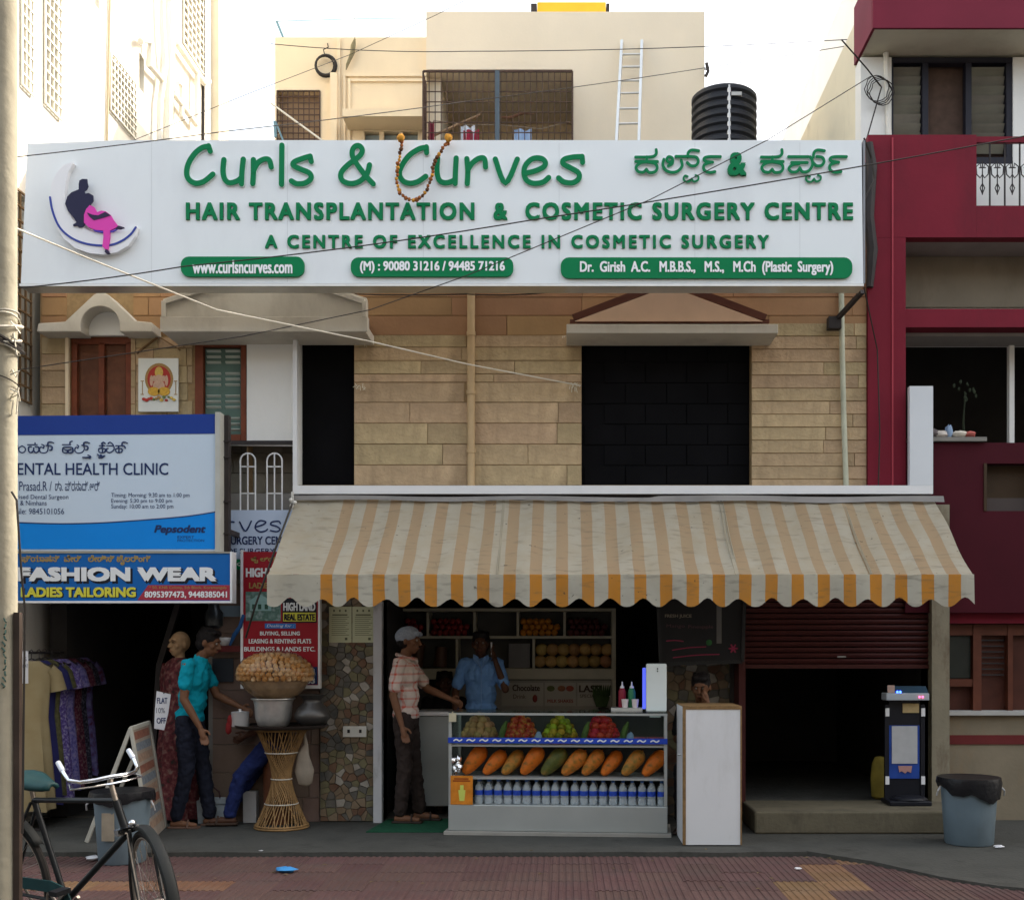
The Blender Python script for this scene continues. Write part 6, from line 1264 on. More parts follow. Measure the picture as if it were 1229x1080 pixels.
for i, (lb, px, Y, m_, sd_) in enumerate(dr_): dress('hanging_dress', lb, px, Y, Z(793-i*.6, Y), Z(972-i*6, Y), m_, .34-.01*i, .85, seed=sd_)
g = G(); g.tube([(X(24, -.55), -.55, Z(783, -.55)), (X(104, .65), .65, Z(783, .65))], .011, 8)
for a, b in ((24, -.55), (104, .65)): g.bar((X(a, b), b, .0), (X(a, b), b, Z(783, b)), .02, .02); g.bar((X(a, b)-.2, b, .012), (X(a, b)+.2, b, .012), .02, .02)
single('garment_rail', g, iron, 'dark metal garment rail holding the dresses at the clothes shop', 'rail', (X(64, 0), 0, 0))
g = G(); g.box(X(27, -.6), X(34, -.6), -.602, -.6, Z(820, -.6), Z(781, -.6)); tg_ = single('price_tag', g, M('tag_white', (.66, .66, .68), .7), 'white paper tag pinned to the beige dress rail end', 'tag', P(30, 781, -.6)); text(tg_, '%', 28, 788, 32, 793, -.606, ink); text(tg_, 'FLAT', 27.5, 797, 33.5, 801, -.606, ink)
g = G(); g.bar(P(191, 800, .3), P(214, 725, .3), .05, .05); g.bar(P(214, 725, .3), (X(214, .3), .3, 2.25), .05, .05); g.bar(P(191, 800, .3), (X(180, .3), .3, .012), .045, .045); single('leaning_pole', g, iron, 'dark pole leaning inside the clothes shop doorway', 'pole', (X(180, .3), .3, 0))
# A-frame board
d0, d1 = -1.10, -.35
AF = thing('a_frame_board', 'folding A-frame board with faded printed strips beside the left dustbin', 'board', (-3.5, -.8, 0))
T0, T1 = Vector(P(157, 874, d0)), Vector(P(179, 874, d1)); zt2 = T0.z; T1.z = zt2; B0, B1 = Vector((X(181, d0), d0, .003)), Vector((X(199, d1), d1, .003)); L0 = Vector((X(104, d0), d0, .003)); L1 = Vector((X(125, d1), d1, .003))
nrm = (T1-T0).cross(B0-T0).normalized(); pt = M('strip_paper', (.30, .25, .20), .8, .2, 9)
g = G(); g.add([T0, T1, B1, B0, T0+nrm*.012, T1+nrm*.012, B1+nrm*.012, B0+nrm*.012], [(0, 1, 2, 3), (7, 6, 5, 4), (0, 4, 5, 1), (1, 5, 6, 2), (2, 6, 7, 3), (3, 7, 4, 0)], False); pnl = part(AF, 'panel', g, pt)
for k in range(9):
    a, b = .04+k*.1, .04+k*.1+.07; g = G(); o_ = -nrm*.002 if nrm.x < 0 else nrm*.014
    q_ = lambda t, s: T0.lerp(B0, t).lerp(T1.lerp(B1, t), s)+(nrm*.014 if nrm.x > 0 else -nrm*.002); q2 = lambda t, s: T0.lerp(B0, t).lerp(T1.lerp(B1, t), s)+(nrm*.0145 if nrm.x > 0 else -nrm*.0025)
    g.add([q_(a, .1), q_(a, .9), q_(b, .9), q_(b, .1)], [(0, 1, 2, 3)], False); part(pnl, 'printed_strip', g, (M('strip_rust', (.22, .09, .06), .8, .3, 30), M('strip_blue', (.16, .18, .20), .8, .3, 30), M('strip_tan', (.30, .20, .14), .8, .3, 30))[k % 3])
for a, b in ((T0, L0), (T1, L1), (T0, B0), (T1, B1), (T0, T1)): g = G(); g.bar(a, b, .022, .03); part(AF, 'frame_bar', g, M('frame_pale', (.42, .40, .34), .7, .15, 8))
# dustbins
def bin_(label, c, r0, r1, h, mat, lid):
    t = thing('dustbin', label, 'dustbin', c); ORG[t.name] = (0, 0, 0)
    g = G(); g.lathe([(r0*.96, 0), (r0, .01), (r0+(r1-r0)*.5, h*.5), (r1, h-.03), (r1+.02, h-.025), (r1+.02, h), (r1-.01, h), (r0*.9, .03), (.001, .02)], n=40); part(t, 'tub', g, mat, world=False)
    g = G(); N = 48; vs = []
    for lv in range(4):
        for k in range(N):
            a = 2*math.pi*k/N; lo = (.05+.02*math.sin(3*a)) if lid else (.10+.05*math.sin(a*1+2.2)+.02*math.sin(5*a+1))
            z = [h+.018, h+.022, h-.02, h-lo][lv]; r = [r1-.03, r1+.024, r1+.032, r1+.026-(0 if lid else .012)][lv]*(1+.012*math.sin(9*a+lv)+.01*math.sin(17*a)); vs.append((r*math.cos(a), r*math.sin(a), z+.006*math.sin(13*a)*(lv > 2)))
    g.add(vs, [(i*N+k, i*N+(k+1) % N, (i+1)*N+(k+1) % N, (i+1)*N+k) for i in range(3) for k in range(N)]+[tuple(range(N))], True); part(t, 'bin_liner', g, M('liner_black', (.012, .012, .014), .35, .2, 10, .5, 30), world=False)
    for s_ in (-1, 1): g = G(); g.tube([(s_*(r1+.02), -.03, h-.05), (s_*(r1+.045), -.05, h-.08), (s_*(r1+.05), -.03, h-.12)], .007, 6); part(t, 'handle', g, M('handle_pale', (.4, .4, .4), .5), world=False)
    return t
bb = M('bin_grey_blue', (.125, .17, .20), .5, .12, 4, stain=(.10, .12, .13), samt=.6, sscale=4)
lb_ = bin_('grey-blue dustbin with a black liner behind the bicycle', (X(147, -1.75), -1.75, -.028), .165, .20, .50, bb, True)
g = G(); g.box(-.075, .015, -.192, -.186, .18, .38); part(lb_, 'sticker', g, M('sticker_tan', (.28, .24, .18), .7, .2, 12), world=False)
bin_('grey-blue dustbin with a drooping black bag at the right of the shutter bay', (X(1163, -1.15), -1.15, .003), .185, .215, .50, bb, False)
# weighing machine
q = -.27; xc = X(1087, q); WM = thing('weighing_machine', 'coin weighing machine on black posts with lit display on the entrance step', 'scale', (xc, q, .188)); ORG[WM.name] = (0, 0, 0)
bk = M('machine_black', (.012, .013, .018), .4, .1)
g = G(); g.box(-.17, .19, -.12, .16, 0, .04); g.lathe([(.16, .04), (.15, .06), (.10, .075), (.001, .08)], (.03, 0, 0), 24, sq=.8); part(WM, 'base', g, bk, world=False, bevel=.008)
for s_ in (-1, 1):
    g = G(); g.box(s_*.155-.018, s_*.155+.018, .02, .05, .04, .86); p_ = part(WM, 'post', g, bk, world=False)
    for z in (.17, .76): g = G(); g.box(s_*.155-.016, s_*.155+.016, .008, .019, z, z+.07); part(p_, 'white_clip', g, white_m, world=False)
g = G(); g.box(-.185, .185, -.06, .09, .90, .962); hd = part(WM, 'display_head', g, M('display_grey', (.38, .42, .46), .4), world=False, bevel=.006)
g = G(); g.prismx([(-.05, .963), (.09, .963), (.09, 1.02), (.02, 1.02)], -.14, .18); part(WM, 'hood', g, M('hood_navy', (.012, .04, .07), .3), world=False)
for x in (-.085, -.06): g = G(); g.sph((x, -.045, .972), .011, 8, 6); part(hd, 'blue_light', g, M('led_blue', (.03, .08, 1.), .3, 0, emit=5), world=False)
for x in (.10, .128): g = G(); g.sph((x, -.062, .93), .009, 8, 6); part(hd, 'red_light', g, M('led_red', (1., .1, .25), .3, 0, emit=2), world=False)
g = G(); g.box(-.17, -.11, -.05, -.04, .965, 1.03); part(WM, 'small_card', g, M('card_pinkish', (.42, .30, .26), .7), world=False)
g = G(); g.box(-.135, .135, .03, .045, .04, .898); part(WM, 'back_board', g, bk, world=False)
g = G(); g.box(-.14, .125, .02, .029, .22, .68); pb = part(WM, 'poster', g, M('poster_royal', (.02, .06, .28), .4, .2, 8), world=False)
g = G(); g.box(-.115, .105, .012, .0195, .35, .675); part(pb, 'white_sheet', g, M('sheet_grey', (.42, .43, .44), .4, .08, 12), world=False)
g = G(); g.prism([(-.06, .33), (.06, .33), (.05, .27), (.02, .285), (0, .265), (-.03, .285), (-.05, .275)], .012, .0195); part(pb, 'ribbon', g, M('ribbon_pink', (.40, .22, .2)), world=False)
g = G(); g.box(-.02, .12, .015, .0295, .79, .87); part(WM, 'price_label', g, M('label_tan', (.42, .32, .16), .7, .2, 14), world=False)
for i, (px, h_) in enumerate(((1057, .37), (1083, .25))):
    g = G(); g.lathe([(.07, 0), (.09, .02), (.095, h_*.5), (.085, h_*.85), (.05, h_), (.001, h_+.01)], (X(px, .12), .12, .188), 16); g.v = [(a+.008*math.sin(c*40), b, c) for a, b, c in g.v]; single('yellow_sack', g, M('sack_yellow', (.22, .17, .03), .8, .3, 9), 'yellow sack %s the weighing machine' % ('standing left of', 'low behind')[i], 'sack', (X(px, .12), .12, .188), 'yellow sacks')
# litter
def litter(px, py, zb, mat, r_, label):
    d = (EYE-zb)*FPX/(py-VPY); Y = d-CAMD; g = G(); g.sph((X(px, Y), Y, zb+r_*.35), r_, 9, 6, (1.3, .8, .35), jit=.3); single('litter', g, mat, label, 'litter', (X(px, Y), Y, zb))
litter(343, 1046, -.026, M('litter_blue', (.05, .25, .55), .5), .055, 'flattened scrap of blue plastic on the footpath')
litter(958, 1043, -.026, M('litter_white', (.6, .6, .62), .5), .022, 'crumpled white scrap on the ochre paving strip')
litter(1199, 1017, .003, MC['litter_white'], .03, 'white scrap beside the right dustbin'); litter(313, 1021, .0, MC['litter_white'], .012, 'tiny white scrap on the slab edge by the cane stand'); litter(112, 1032, -.026, MC['litter_white'], .05, 'pale crumpled paper left of the grey-blue dustbin')
rr = random.Random(3); lf = M('dry_leaf', (.16, .12, .06), .9, .3)
g0 = G(); g0.add([(-.02, 0, 0), (0, -.01, .006), (.022, 0, .002), (0, .012, .005)], [(0, 1, 2, 3)], False); g0 = g0.mesh('dry_leaf', lf)
for k in range(26):
    py = rr.uniform(1018, 1068); zb = 0.002 if py < 1021 else -.024; Y = (EYE-zb)*FPX/(py-VPY)-CAMD
    o = bpy.data.objects.new('dry_leaf', g0); C.objects.link(o); o.location = (X(rr.uniform(60, 1000), Y), Y, zb); o.rotation_euler = (0, 0, rr.uniform(0, 6)); tag(o, 'tiny dry leaf scrap lying on the paving in front of the shops', 'leaf', 'leaf scraps on the paving')
# parapet clutter on the maroon house
q = .05
for i, (px, c_, sz, lb) in enumerate(((1128, (.5, .45, .4), (.07, .04, .03), 'beige rag'), (1138, (.25, .35, .5), (.035, .03, .06), 'small blue cup'), (1150, (.55, .5, .42), (.08, .04, .03), 'crumpled cream cloth'), (1163, (.45, .12, .10), (.05, .04, .03), 'red and white cloth'), (1120, (.12, .1, .1), (.04, .04, .04), 'dark bundle'))):
    g = G(); g.sph((X(px, q), q-.02, Z(525, q)+sz[2]*.8), 1, 9, 7, sz, jit=.2); single('parapet_item', g, M('pi%d' % i, c_, .8, .2, 15), lb+' left on the parapet of the maroon house', 'clutter', (X(px, q), q, Z(525, q)))
g = G(); g.tube([P(1157, 523, .15), P(1156, 505, .15), P(1158, 480, .15)], [.012, .01, .006], 6)
for k in range(12): a = Vector(P(1158+rr.uniform(-14, 14), rr.uniform(455, 495), .15+rr.uniform(-.1, .1))); g.sph(a, .014, 5, 4, (1, .3, 1.4), jit=.3)
single('potted_plant', g, M('plant_dim', (.018, .025, .012), .8, .3), 'dim thin plant standing behind the maroon parapet', 'plant', P(1157, 523, .15))
# ================================================================ PEOPLE
wr = bpy.data.textures.new('wrinkle', 'CLOUDS'); wr.noise_scale = .055; wr.noise_depth = 2
def wrinkle(o, s=.028):
    m = o.modifiers.new('wr', 'DISPLACE'); m.texture = wr; m.strength = s; m.mid_level = .5; m.texture_coords = 'LOCAL'; return o
skin = M('skin_brown', (.165, .078, .042), .55, .08, 20, .1, 90); skin_d = M('skin_dark', (.085, .04, .024), .55, .08, 20); hair_m = M('hair_black', (.010, .008, .008), .55, .2, 60, .6, 200)
V = Vector
def hand(prims, w_, d, side, curl=.35, s=1.):
    """palm, four unequal bent fingers and a thumb, growing from wrist w_ along d; side = direction of the thumb"""
    d = V(d).normalized(); sd_ = (V(side)-d*V(side).dot(d)).normalized(); pn = d.cross(sd_).normalized()
    c = V(w_)+d*.045*s; prims.append(('l', [V(w_), c, V(w_)+d*.085*s], [.021*s, .027*s, .026*s]))
    for k, L_ in enumerate((.070, .078, .072, .056)):
        b = V(w_)+d*.088*s+sd_*(.027-.018*k)*s; m1 = b+(d*math.cos(curl)+pn*math.sin(curl))*L_*.5*s; m2 = m1+(d*math.cos(curl*2.2)+pn*math.sin(curl*2.2))*L_*.5*s
        prims.append(('l', [b, m1, m2], [.0095*s, .009*s, .0078*s]))
    b = V(w_)+d*.03*s+sd_*.022*s; m1 = b+(d*.55+sd_*.75).normalized()*.035*s; m2 = m1+(d*.9+sd_*.2+pn*.2).normalized()*.032*s; prims.append(('l', [b, m1, m2], [.013*s, .011*s, .0095*s]))
def head_prims(prims, c, rot, s=1.):
    f = lambda p: V(c)+rot @ (V(p)*s)
    R3 = rot.to_3x3() if hasattr(rot, 'to_3x3') else rot
    prims += [('e', f((0, .012, .02)), (.076*s, .096*s, .098*s), R3), ('e', f((0, -.022, -.045)), (.058*s, .066*s, .066*s), R3), ('e', f((0, -.045, -.085)), (.030*s, .030*s, .026*s), R3)]
    prims += [('l', [f((0, -.082, .02)), f((0, -.104, -.022))], [.010*s, .015*s]), ('e', f((0, -.078, .035)), (.055*s, .014*s, .012*s), R3)]
    for q in (-1, 1): prims += [('e', f((q*.014, -.093, -.026)), (.010*s, .012*s, .009*s), R3), ('e', f((q*.078, .012, -.005)), (.010*s, .018*s, .032*s), R3), ('e', f((q*.045, -.055, -.02)), (.022*s, .022*s, .022*s), R3)]
    prims += [('e', f((0, -.087, -.056)), (.026*s, .010*s, .006*s), R3), ('e', f((0, -.084, -.068)), (.022*s, .010*s, .006*s), R3)]
def face(o_parent, c, rot, s=1., eyes=True, brow=hair_m, lips=None):
    f = lambda p: V(c)+rot @ (V(p)*s)
    for q in (-1, 1):
        g = G(); g.sph(f((q*.030, -.079, .012)), .0095*s, 10, 7); part(o_parent, 'eye', g, M('eye_white', (.30, .27, .24), .3, 0), world=False)
        g = G(); g.sph(f((q*.030, -.0845, .012)), .0056*s, 8, 6); part(o_parent, 'iris', g, M('iris_dark', (.01, .006, .004), .2, 0), world=False)
        g = G(); g.tube([f((q*.014, -.089, .030)), f((q*.032, -.087, .035)), f((q*.050, -.074, .030))], [.002*s, .003*s, .0015*s], 5); part(o_parent, 'eyebrow', g, brow, world=False)
    g = G(); g.tube([f((-.022, -.090, -.060)), f((0, -.098, -.058)), f((.022, -.090, -.060))], [.003*s, .0055*s, .003*s], 6); part(o_parent, 'mouth', g, lips or M('lips', (.14, .04, .03), .5), world=False)
def person(label, loc, rz, J, skin_, shirt, pants, shoe, s=1., hair=True, headrot=None, sleeve=.75, long_sl=False, name='person', hairfn=None, shoes=True):
    """J: joints in metres, local axes, facing -Y, right hand at -X"""
    t = thing(name, label, 'person', loc, None, rz); ORG[t.name] = (0, 0, 0)
    P_ = dict(hip=(0, 0, .92), chest=(0, 0, 1.28), neck=(0, .01, 1.44), head=(0, -.01, 1.58),
              sl=(.175, .01, 1.39), sr=(-.175, .01, 1.39), el=(.215, .03, 1.11), er=(-.215, .03, 1.11), wl=(.23, -.03, .86), wr=(-.23, -.03, .86),
              kl=(.10, -.02, .50), kr=(-.10, -.02, .50), al=(.10, .02, .085), ar=(-.10, .02, .085), hl=(.085, 0, .90), hr=(-.085, 0, .90), fd=(0, -1, 0), fdl=None, fdr=None, hdl=None, hdr=None, thl=(-.3, -1, 0), thr=(.3, -1, 0))
    P_.update(J); Q = {k: V(v) for k, v in P_.items() if v is not None}
    hr_ = headrot or Matrix.Identity(3)
    b = []
    hip, chest, neck, head = Q['hip'], Q['chest'], Q['neck'], Q['head']; mid = hip.lerp(chest, .5)
    b += [('e', hip, (.145, .105, .12)), ('e', mid, (.125, .095, .14)), ('e', chest, (.155, .105, .16)), ('l', [Q['sl'], Q['sr']], [.05, .05]), ('l', [neck-V((0, 0, .04)), neck, head-V((0, -.01, .06))], [.062, .052, .05])]
    for a in 'lr':
        b.append(('l', [Q['s'+a], Q['s'+a].lerp(Q['e'+a], .5), Q['e'+a]], [.048, .043, .036])); b.append(('l', [Q['e'+a], Q['e'+a].lerp(Q['w'+a], .35), Q['w'+a]], [.036, .036, .023]))
        hd = Q.get('hd'+a, (Q['w'+a]-Q['e'+a])); hand(b, Q['w'+a], hd, Q['th'+a], .3 if a == 'r' else .35)
        b.append(('l', [Q['h'+a], Q['h'+a].lerp(Q['k'+a], .5), Q['k'+a]], [.080, .068, .052])); b.append(('l', [Q['k'+a], Q['k'+a].lerp(Q['a'+a], .3), Q['a'+a]], [.05, .05, .034]))
        fd = Q.get('fd'+a, Q['fd']); an = Q['a'+a]; dn = V((0, 0, -.055)); b.append(('l', [an+dn-fd*.03, an+dn+fd*.06, an+dn+fd*.16+V((0, 0, -.008))], [.03, .032, .022]))
    head_prims(b, head, hr_)
    body = blob('body', t, b, skin_, .0062, 3)
    # clothing
    sh = [('e', hip+V((0, 0, .02)), (.155, .115, .12)), ('e', mid, (.148, .116, .17)), ('e', chest, (.170, .120, .165)), ('l', [Q['sl'], Q['sr']], [.056, .056]), ('l', [neck-V((0, -.01, .075)), neck-V((0, 0, .02))], [.085, .064])]
    for a in 'lr':
        e = Q['s'+a].lerp(Q['e'+a], sleeve); sh.append(('l', [Q['s'+a], e], [.057, .058]))
        if long_sl: sh.append(('l', [Q['e'+a], Q['e'+a].lerp(Q['w'+a], .9)], [.056, .04])); sh.append(('l', [e, Q['e'+a]], [.06, .056]))
    wrinkle(blob('shirt', t, sh, shirt, .0085, 3))
    pa = [('e', hip-V((0, 0, .03)), (.150, .112, .11))]
    for a in 'lr':
        ank = Q['a'+a]+V((0, 0, .015)); pa.append(('l', [Q['h'+a], Q['h'+a].lerp(Q['k'+a], .5), Q['k'+a]], [.092, .082, .068])); pa.append(('l', [Q['k'+a], Q['k'+a].lerp(ank, .5), ank], [.068, .064, .056]))
    wrinkle(blob('trousers', t, pa, pants, .0085, 3), .032)
    if shoes:
        for a in 'lr':
            fd = Q.get('fd'+a, Q['fd']); fd = fd.normalized(); an = Q['a'+a]; sdv = fd.cross(V((0, 0, 1))); g = G()
            base = an+V((0, 0, -.083)); g.obox(base+fd*.065, fd, sdv, (0, 0, 1), .135, .045, .011); sp_ = part(t, 'sandal', g, shoe, world=False, bevel=.01)
            g = G(); g.tube([base+fd*.11-sdv*.046, base+fd*.10+V((0, 0, .062)), base+fd*.11+sdv*.046], .010, 6); part(sp_, 'strap', g, shoe, world=False)
    if hair:
        h = []; f = lambda p: head+hr_ @ V(p)
        h += [('e', f((0, .022, .040)), (.086, .100, .092), hr_), ('e', f((0, .045, -.02)), (.074, .070, .07), hr_), ('e', f((.015, -.038, .090)), (.058, .042, .030), hr_), ('e', f((-.03, -.028, .094)), (.045, .042, .028), hr_)]
        for k in range(14): a = k*.45; h.append(('e', f((.06*math.cos(a), .02+.07*math.sin(a), .105-.02*(k % 3))), (.022, .022, .018), hr_))
        o = blob('hair', t, h, hair_m, .007, 1)
    face(t, head, hr_)
    return t, Q
def rotz(a): return Matrix.Rotation(math.radians(a), 3, 'Z')
def rotx(a): return Matrix.Rotation(math.radians(a), 3, 'X')
# man in checked shirt and cap, side view, facing right
pl_ = plaid('checked_shirt', (.55, .47, .42), (.48, .09, .06), .036, .24)
t, Q = person('man in a red-and-white checked shirt and mesh cap standing left of the fruit counter', (X(487, -.05), -.05, .015), math.radians(82),
    dict(el=(.20, -.14, 1.16), wl=(.16, -.36, 1.07), er=(-.215, .05, 1.11), wr=(-.225, -.03, .85), fd=(0, -1, 0), al=(.09, -.10, .085), kl=(.09, -.05, .5), head=(0, -.03, 1.585)), skin, pl_, M('trousers_brown', (.035, .025, .022), .9, .15, 12), M('sandal_dark', (.03, .02, .015), .6), hair=False, headrot=rotx(4))
hc = Q['head']
h = [('e', hc+V((0, .035, -.005)), (.078, .075, .075))]
blob('hair', t, h, hair_m, .008, 1)
cp = [('e', hc+V((0, .018, .050)), (.094, .112, .082), rotx(-14)), ('l', [hc+V((-.05, -.09, .06)), hc+V((.05, -.09, .06))], [.022, .022])]
blob('mesh_cap', t, cp, M('cap_mesh', (.30, .34, .40), .8, .2, 60, .5, 200), .008, 1)
g = G(); g.tube([(-.075, -.035, 1.435), (-.04, -.085, 1.425), (0, -.10, 1.40), (.04, -.085, 1.425), (.075, -.035, 1.435), (.05, .07, 1.465), (0, .085, 1.47), (-.05, .07, 1.465)], .014, 8, closed=True); part(t, 'collar', g, pl_, world=False)
# man in blue shirt behind the counter, phone at ear
t, Q = person('man in a light blue shirt behind the counter holding a white phone to his ear', (X(577, .55), .55, .015), math.radians(6),
    dict(sl=(.158, .01, 1.38), sr=(-.158, .01, 1.38), er=(-.235, .02, 1.12), wr=(-.24, -.14, .92), el=(.225, -.10, 1.14), wl=(.135, -.07, 1.40), hdl=(-.35, .1, 1), thl=(-.2, -1, 0), head=(-.0, -.02, 1.56), neck=(0, .01, 1.42)), skin_d, M('shirt_blue', (.14, .30, .62), .85, .1, 14), M('trousers_dark', (.02, .02, .025), .9), M('sandal_dark', (.03, .02, .015)), headrot=rotz(-8))
g = G(); g.obox((.098, -.055, 1.52), (0, .25, 1), (1, 0, 0), (0, 1, 0), .06, .006, .028); part(t, 'phone', g, white_m, world=False)
for s_ in (-1, 1): g = G(); g.add([(0, -.130, 1.33), (s_*.075, -.085, 1.42), (s_*.07, -.03, 1.465), (s_*.025, -.075, 1.44)], [(0, 1, 2, 3)], False); c_o = part(t, 'collar', g, M('collar_blue', (.17, .32, .6), .85), world=False); m_ = c_o.modifiers.new('s', 'SOLIDIFY'); m_.thickness = .006
g = G(); g.tube([(0, -.128, 1.36), (.0, -.135, 1.25), (0, -.132, 1.1), (0, -.12, .95)], .004, 5); part(t, 'button_placket', g, MC['collar_blue'], world=False)
# seated dark figure between them
SD = dict(hip=(0, .05, .55), chest=(0, .0, .90), neck=(0, -.01, 1.05), head=(0, -.04, 1.18), sl=(.17, 0, 1.00), sr=(-.17, 0, 1.00), el=(.20, -.10, .75), er=(-.2, -.10, .75), wl=(.12, -.33, .84), wr=(-.10, -.30, .80), hl=(.09, .03, .52), hr=(-.09, .03, .52), kl=(.12, -.38, .52), kr=(-.12, -.38, .52), al=(.12, -.40, .10), ar=(-.12, -.40, .10))
person('dark-clothed person sitting low behind the side counter between the two men', (X(533, .98), .98, .013), math.radians(15), SD, skin_d, M('shirt_black', (.012, .012, .014), .9), M('trousers_dark', (.02, .02, .025)), M('sandal_dark', (.03, .02, .015)), long_sl=True)
g = G(); g.box(-.16, .16, -.14, .14, .38, .42)
for a in (-.14, .11):
    for b_ in (-.12, .09): g.box(a, a+.03, b_, b_+.03, 0, .379)
st_ = single('stool', g.shift((X(533, .98), 1.03, .013)), wood_brn, 'low stool under the person sitting behind the side counter', 'stool', (X(533, .98), 1.03, .013))
# boy behind the white cabinet
S2 = dict(SD); S2.update(head=(0, -.05, 1.195), el=(.20, -.12, .86), wl=(.07, -.16, 1.06), hdl=(-.3, .2, 1))
person('dark-haired person sitting behind the white cabinet with a hand near the chin', (X(842, -.25), -.25, .003), math.radians(-14), S2, skin, M('shirt_black', (.012, .012, .014)), M('trousers_dark', (.02, .02, .025)), M('sandal_dark', (.03, .02, .015)), headrot=rotx(14))
dup(st_, (X(842, -.25), -.19, .003), label='low stool behind the white cabinet')
# man in teal
teal = M('tshirt_teal', (.0, .27, .36), .85, .08, 12)
t, Q = person('young man in a bright teal T-shirt and dark trousers standing beside the snack stand', (X(236, -.3), -.3, .003), math.radians(86),
    dict(er=(-.20, .03, 1.10), wr=(-.17, -.10, .86), hdr=(0, -.35, -1), el=(.2, -.1, 1.12), wl=(.16, -.33, 1.02), head=(0, -.11, 1.58), neck=(0, -.035, 1.45), chest=(0, .01, 1.28), hip=(0, .06, .92), hl=(.085, .06, .9), hr=(-.085, .06, .9), kr=(-.09, .05, .5), ar=(-.09, .14, .085), kl=(.09, -.02, .5), al=(.09, -.08, .085)), skin, teal, M('jeans_black', (.010, .012, .022), .9, .15, 12), M('sandal_tan', (.12, .07, .05), .6), headrot=rotx(16), sleeve=.6)
# seated person behind the cane stand, only legs seen
person('seated person in blue jeans half hidden behind the cane stand, legs stretched to the left', (X(330, -.1), -.13, .003), math.radians(-84),
    dict(hip=(0, 0, .70), chest=(0, .02, 1.0), neck=(0, .0, 1.14), head=(0, -.03, 1.25), sl=(.16, 0, 1.10), sr=(-.16, 0, 1.10), el=(.19, -.05, .86), er=(-.19, -.05, .86), wl=(.10, -.22, .78), wr=(-.10, -.22, .78), hl=(.08, -.03, .68), hr=(-.08, -.03, .68), kl=(.10, -.27, .42), kr=(-.09, -.22, .40), al=(.10, -.36, .10), ar=(-.09, -.42, .09)), skin_d, M('shirt_dim', (.03, .02, .03), .9), M('jeans_blue', (.014, .024, .10), .9, .2, 12), M('sandal_brown', (.05, .03, .02), .6))
g = G(); g.cyl((X(330, -.1)+.03, -.12, .003), (X(330, -.1)+.03, -.12, .60), .12, .13, 20); single('tall_stool', g, wood_brn, 'tall drum stool hidden behind the cane stand', 'stool', (X(330, -.1)+.03, -.12, .003))
# mannequin
MN = thing('mannequin', 'bald tan shop mannequin in a maroon printed gown behind the man in teal', 'mannequin', (X(215, .05), .05, .013), None, math.radians(-38)); ORG[MN.name] = (0, 0, 0)
b = []; hd_ = V((0, 0, 1.56)); head_prims(b, hd_, rotz(0), .98); b += [('l', [V((0, .01, 1.34)), V((0, .01, 1.44)), V((0, .005, 1.50))], [.055, .045, .045]), ('l', [V((.15, 0, 1.36)), V((-.15, 0, 1.36))], [.045, .045]), ('e', V((0, 0, 1.24)), (.14, .10, .15)), ('l', [V((0, 0, 1.1)), V((0, 0, .05))], [.1, .08])]
blob('body', MN, b, M('mannequin_skin', (.46, .30, .17), .35, .04), .007, 3)
lp_ = M('mannequin_paint', (.03, .02, .02), .5, 0)
for q_ in (-1, 1):
    g = G(); f = lambda p: hd_+V(p)*.98; g.tube([f((q_*.016, -.086, .012)), f((q_*.032, -.087, .016)), f((q_*.048, -.074, .011))], [.002, .005, .002], 5); part(MN, 'painted_eye', g, lp_, world=False)
    g = G(); g.tube([f((q_*.014, -.092, .030)), f((q_*.032, -.090, .037)), f((q_*.050, -.078, .030))], [.002, .003, .0015], 5); part(MN, 'painted_brow', g, lp_, world=False)
g = G(); g.tube([hd_+V((-.02, -.088, -.058)), hd_+V((0, -.096, -.056)), hd_+V((.02, -.088, -.058))], [.003, .006, .003], 6); part(MN, 'painted_mouth', g, M('mannequin_lip', (.3, .08, .06), .4), world=False)
gw = blotch('gown_print', ((.03, .03, .025), (.10, .02, .025), (.16, .05, .05), (.22, .15, .12)), 22)
g = G(); N = 36; lv = [(1.44, .06, .05), (1.40, .17, .07), (1.33, .185, .10), (1.2, .17, .12), (1.05, .14, .11), (.9, .18, .14), (.6, .21, .17), (.3, .22, .19), (.02, .24, .22)]; vs = []
for (z, a_, b_) in lv:
    for k in range(N): a = 2*math.pi*k/N; f_ = 1+.09*(1.44-z)*math.sin(8*a)+.04*(1.44-z)*math.sin(13*a+1); vs.append((a_*math.cos(a)*f_, b_*math.sin(a)*f_, z))
g.add(vs, [(i*N+k, i*N+(k+1) % N, (i+1)*N+(k+1) % N, (i+1)*N+k) for i in range(len(lv)-1) for k in range(N)], True); g.f = [f[::-1] for f in g.f]; part(MN, 'gown', g, gw, world=False)
for s_ in (-1, 1): g = G(); g.tube([(s_*.16, 0, 1.37), (s_*.21, 0, 1.25), (s_*.17, -.02, 1.12)], [.06, .055, .05], 12); part(MN, 'gown_sleeve', g, gw, world=False)
q = -.40
g = G(); pts = [(188, 829), (205, 833), (202, 855), (197, 876), (185, 874), (186, 850)]; g.prism([(X(a, q), Z(b, q)) for a, b in pts], q, q+.002)
fs_ = single('offer_sheet', g, M('tag_white', (.66, .66, .68), .7), 'curling white sheet reading FLAT 10% OFF pinned to the maroon gown', 'sign', P(195, 829, q))
text(fs_, 'FLAT', 188.5, 837, 201, 844, q-.002, ink, bold=.001); text(fs_, '10%', 187.5, 849, 198, 855.5, q-.002, M('ink_grey', (.12, .13, .16), .6)); text(fs_, 'OFF', 188, 861, 199, 868, q-.002, ink, bold=.001)
g = G(); g.sph((X(197, q), q-.006, Z(831.5, q)), .006, 8, 6); part(fs_, 'pin', g, blackp)

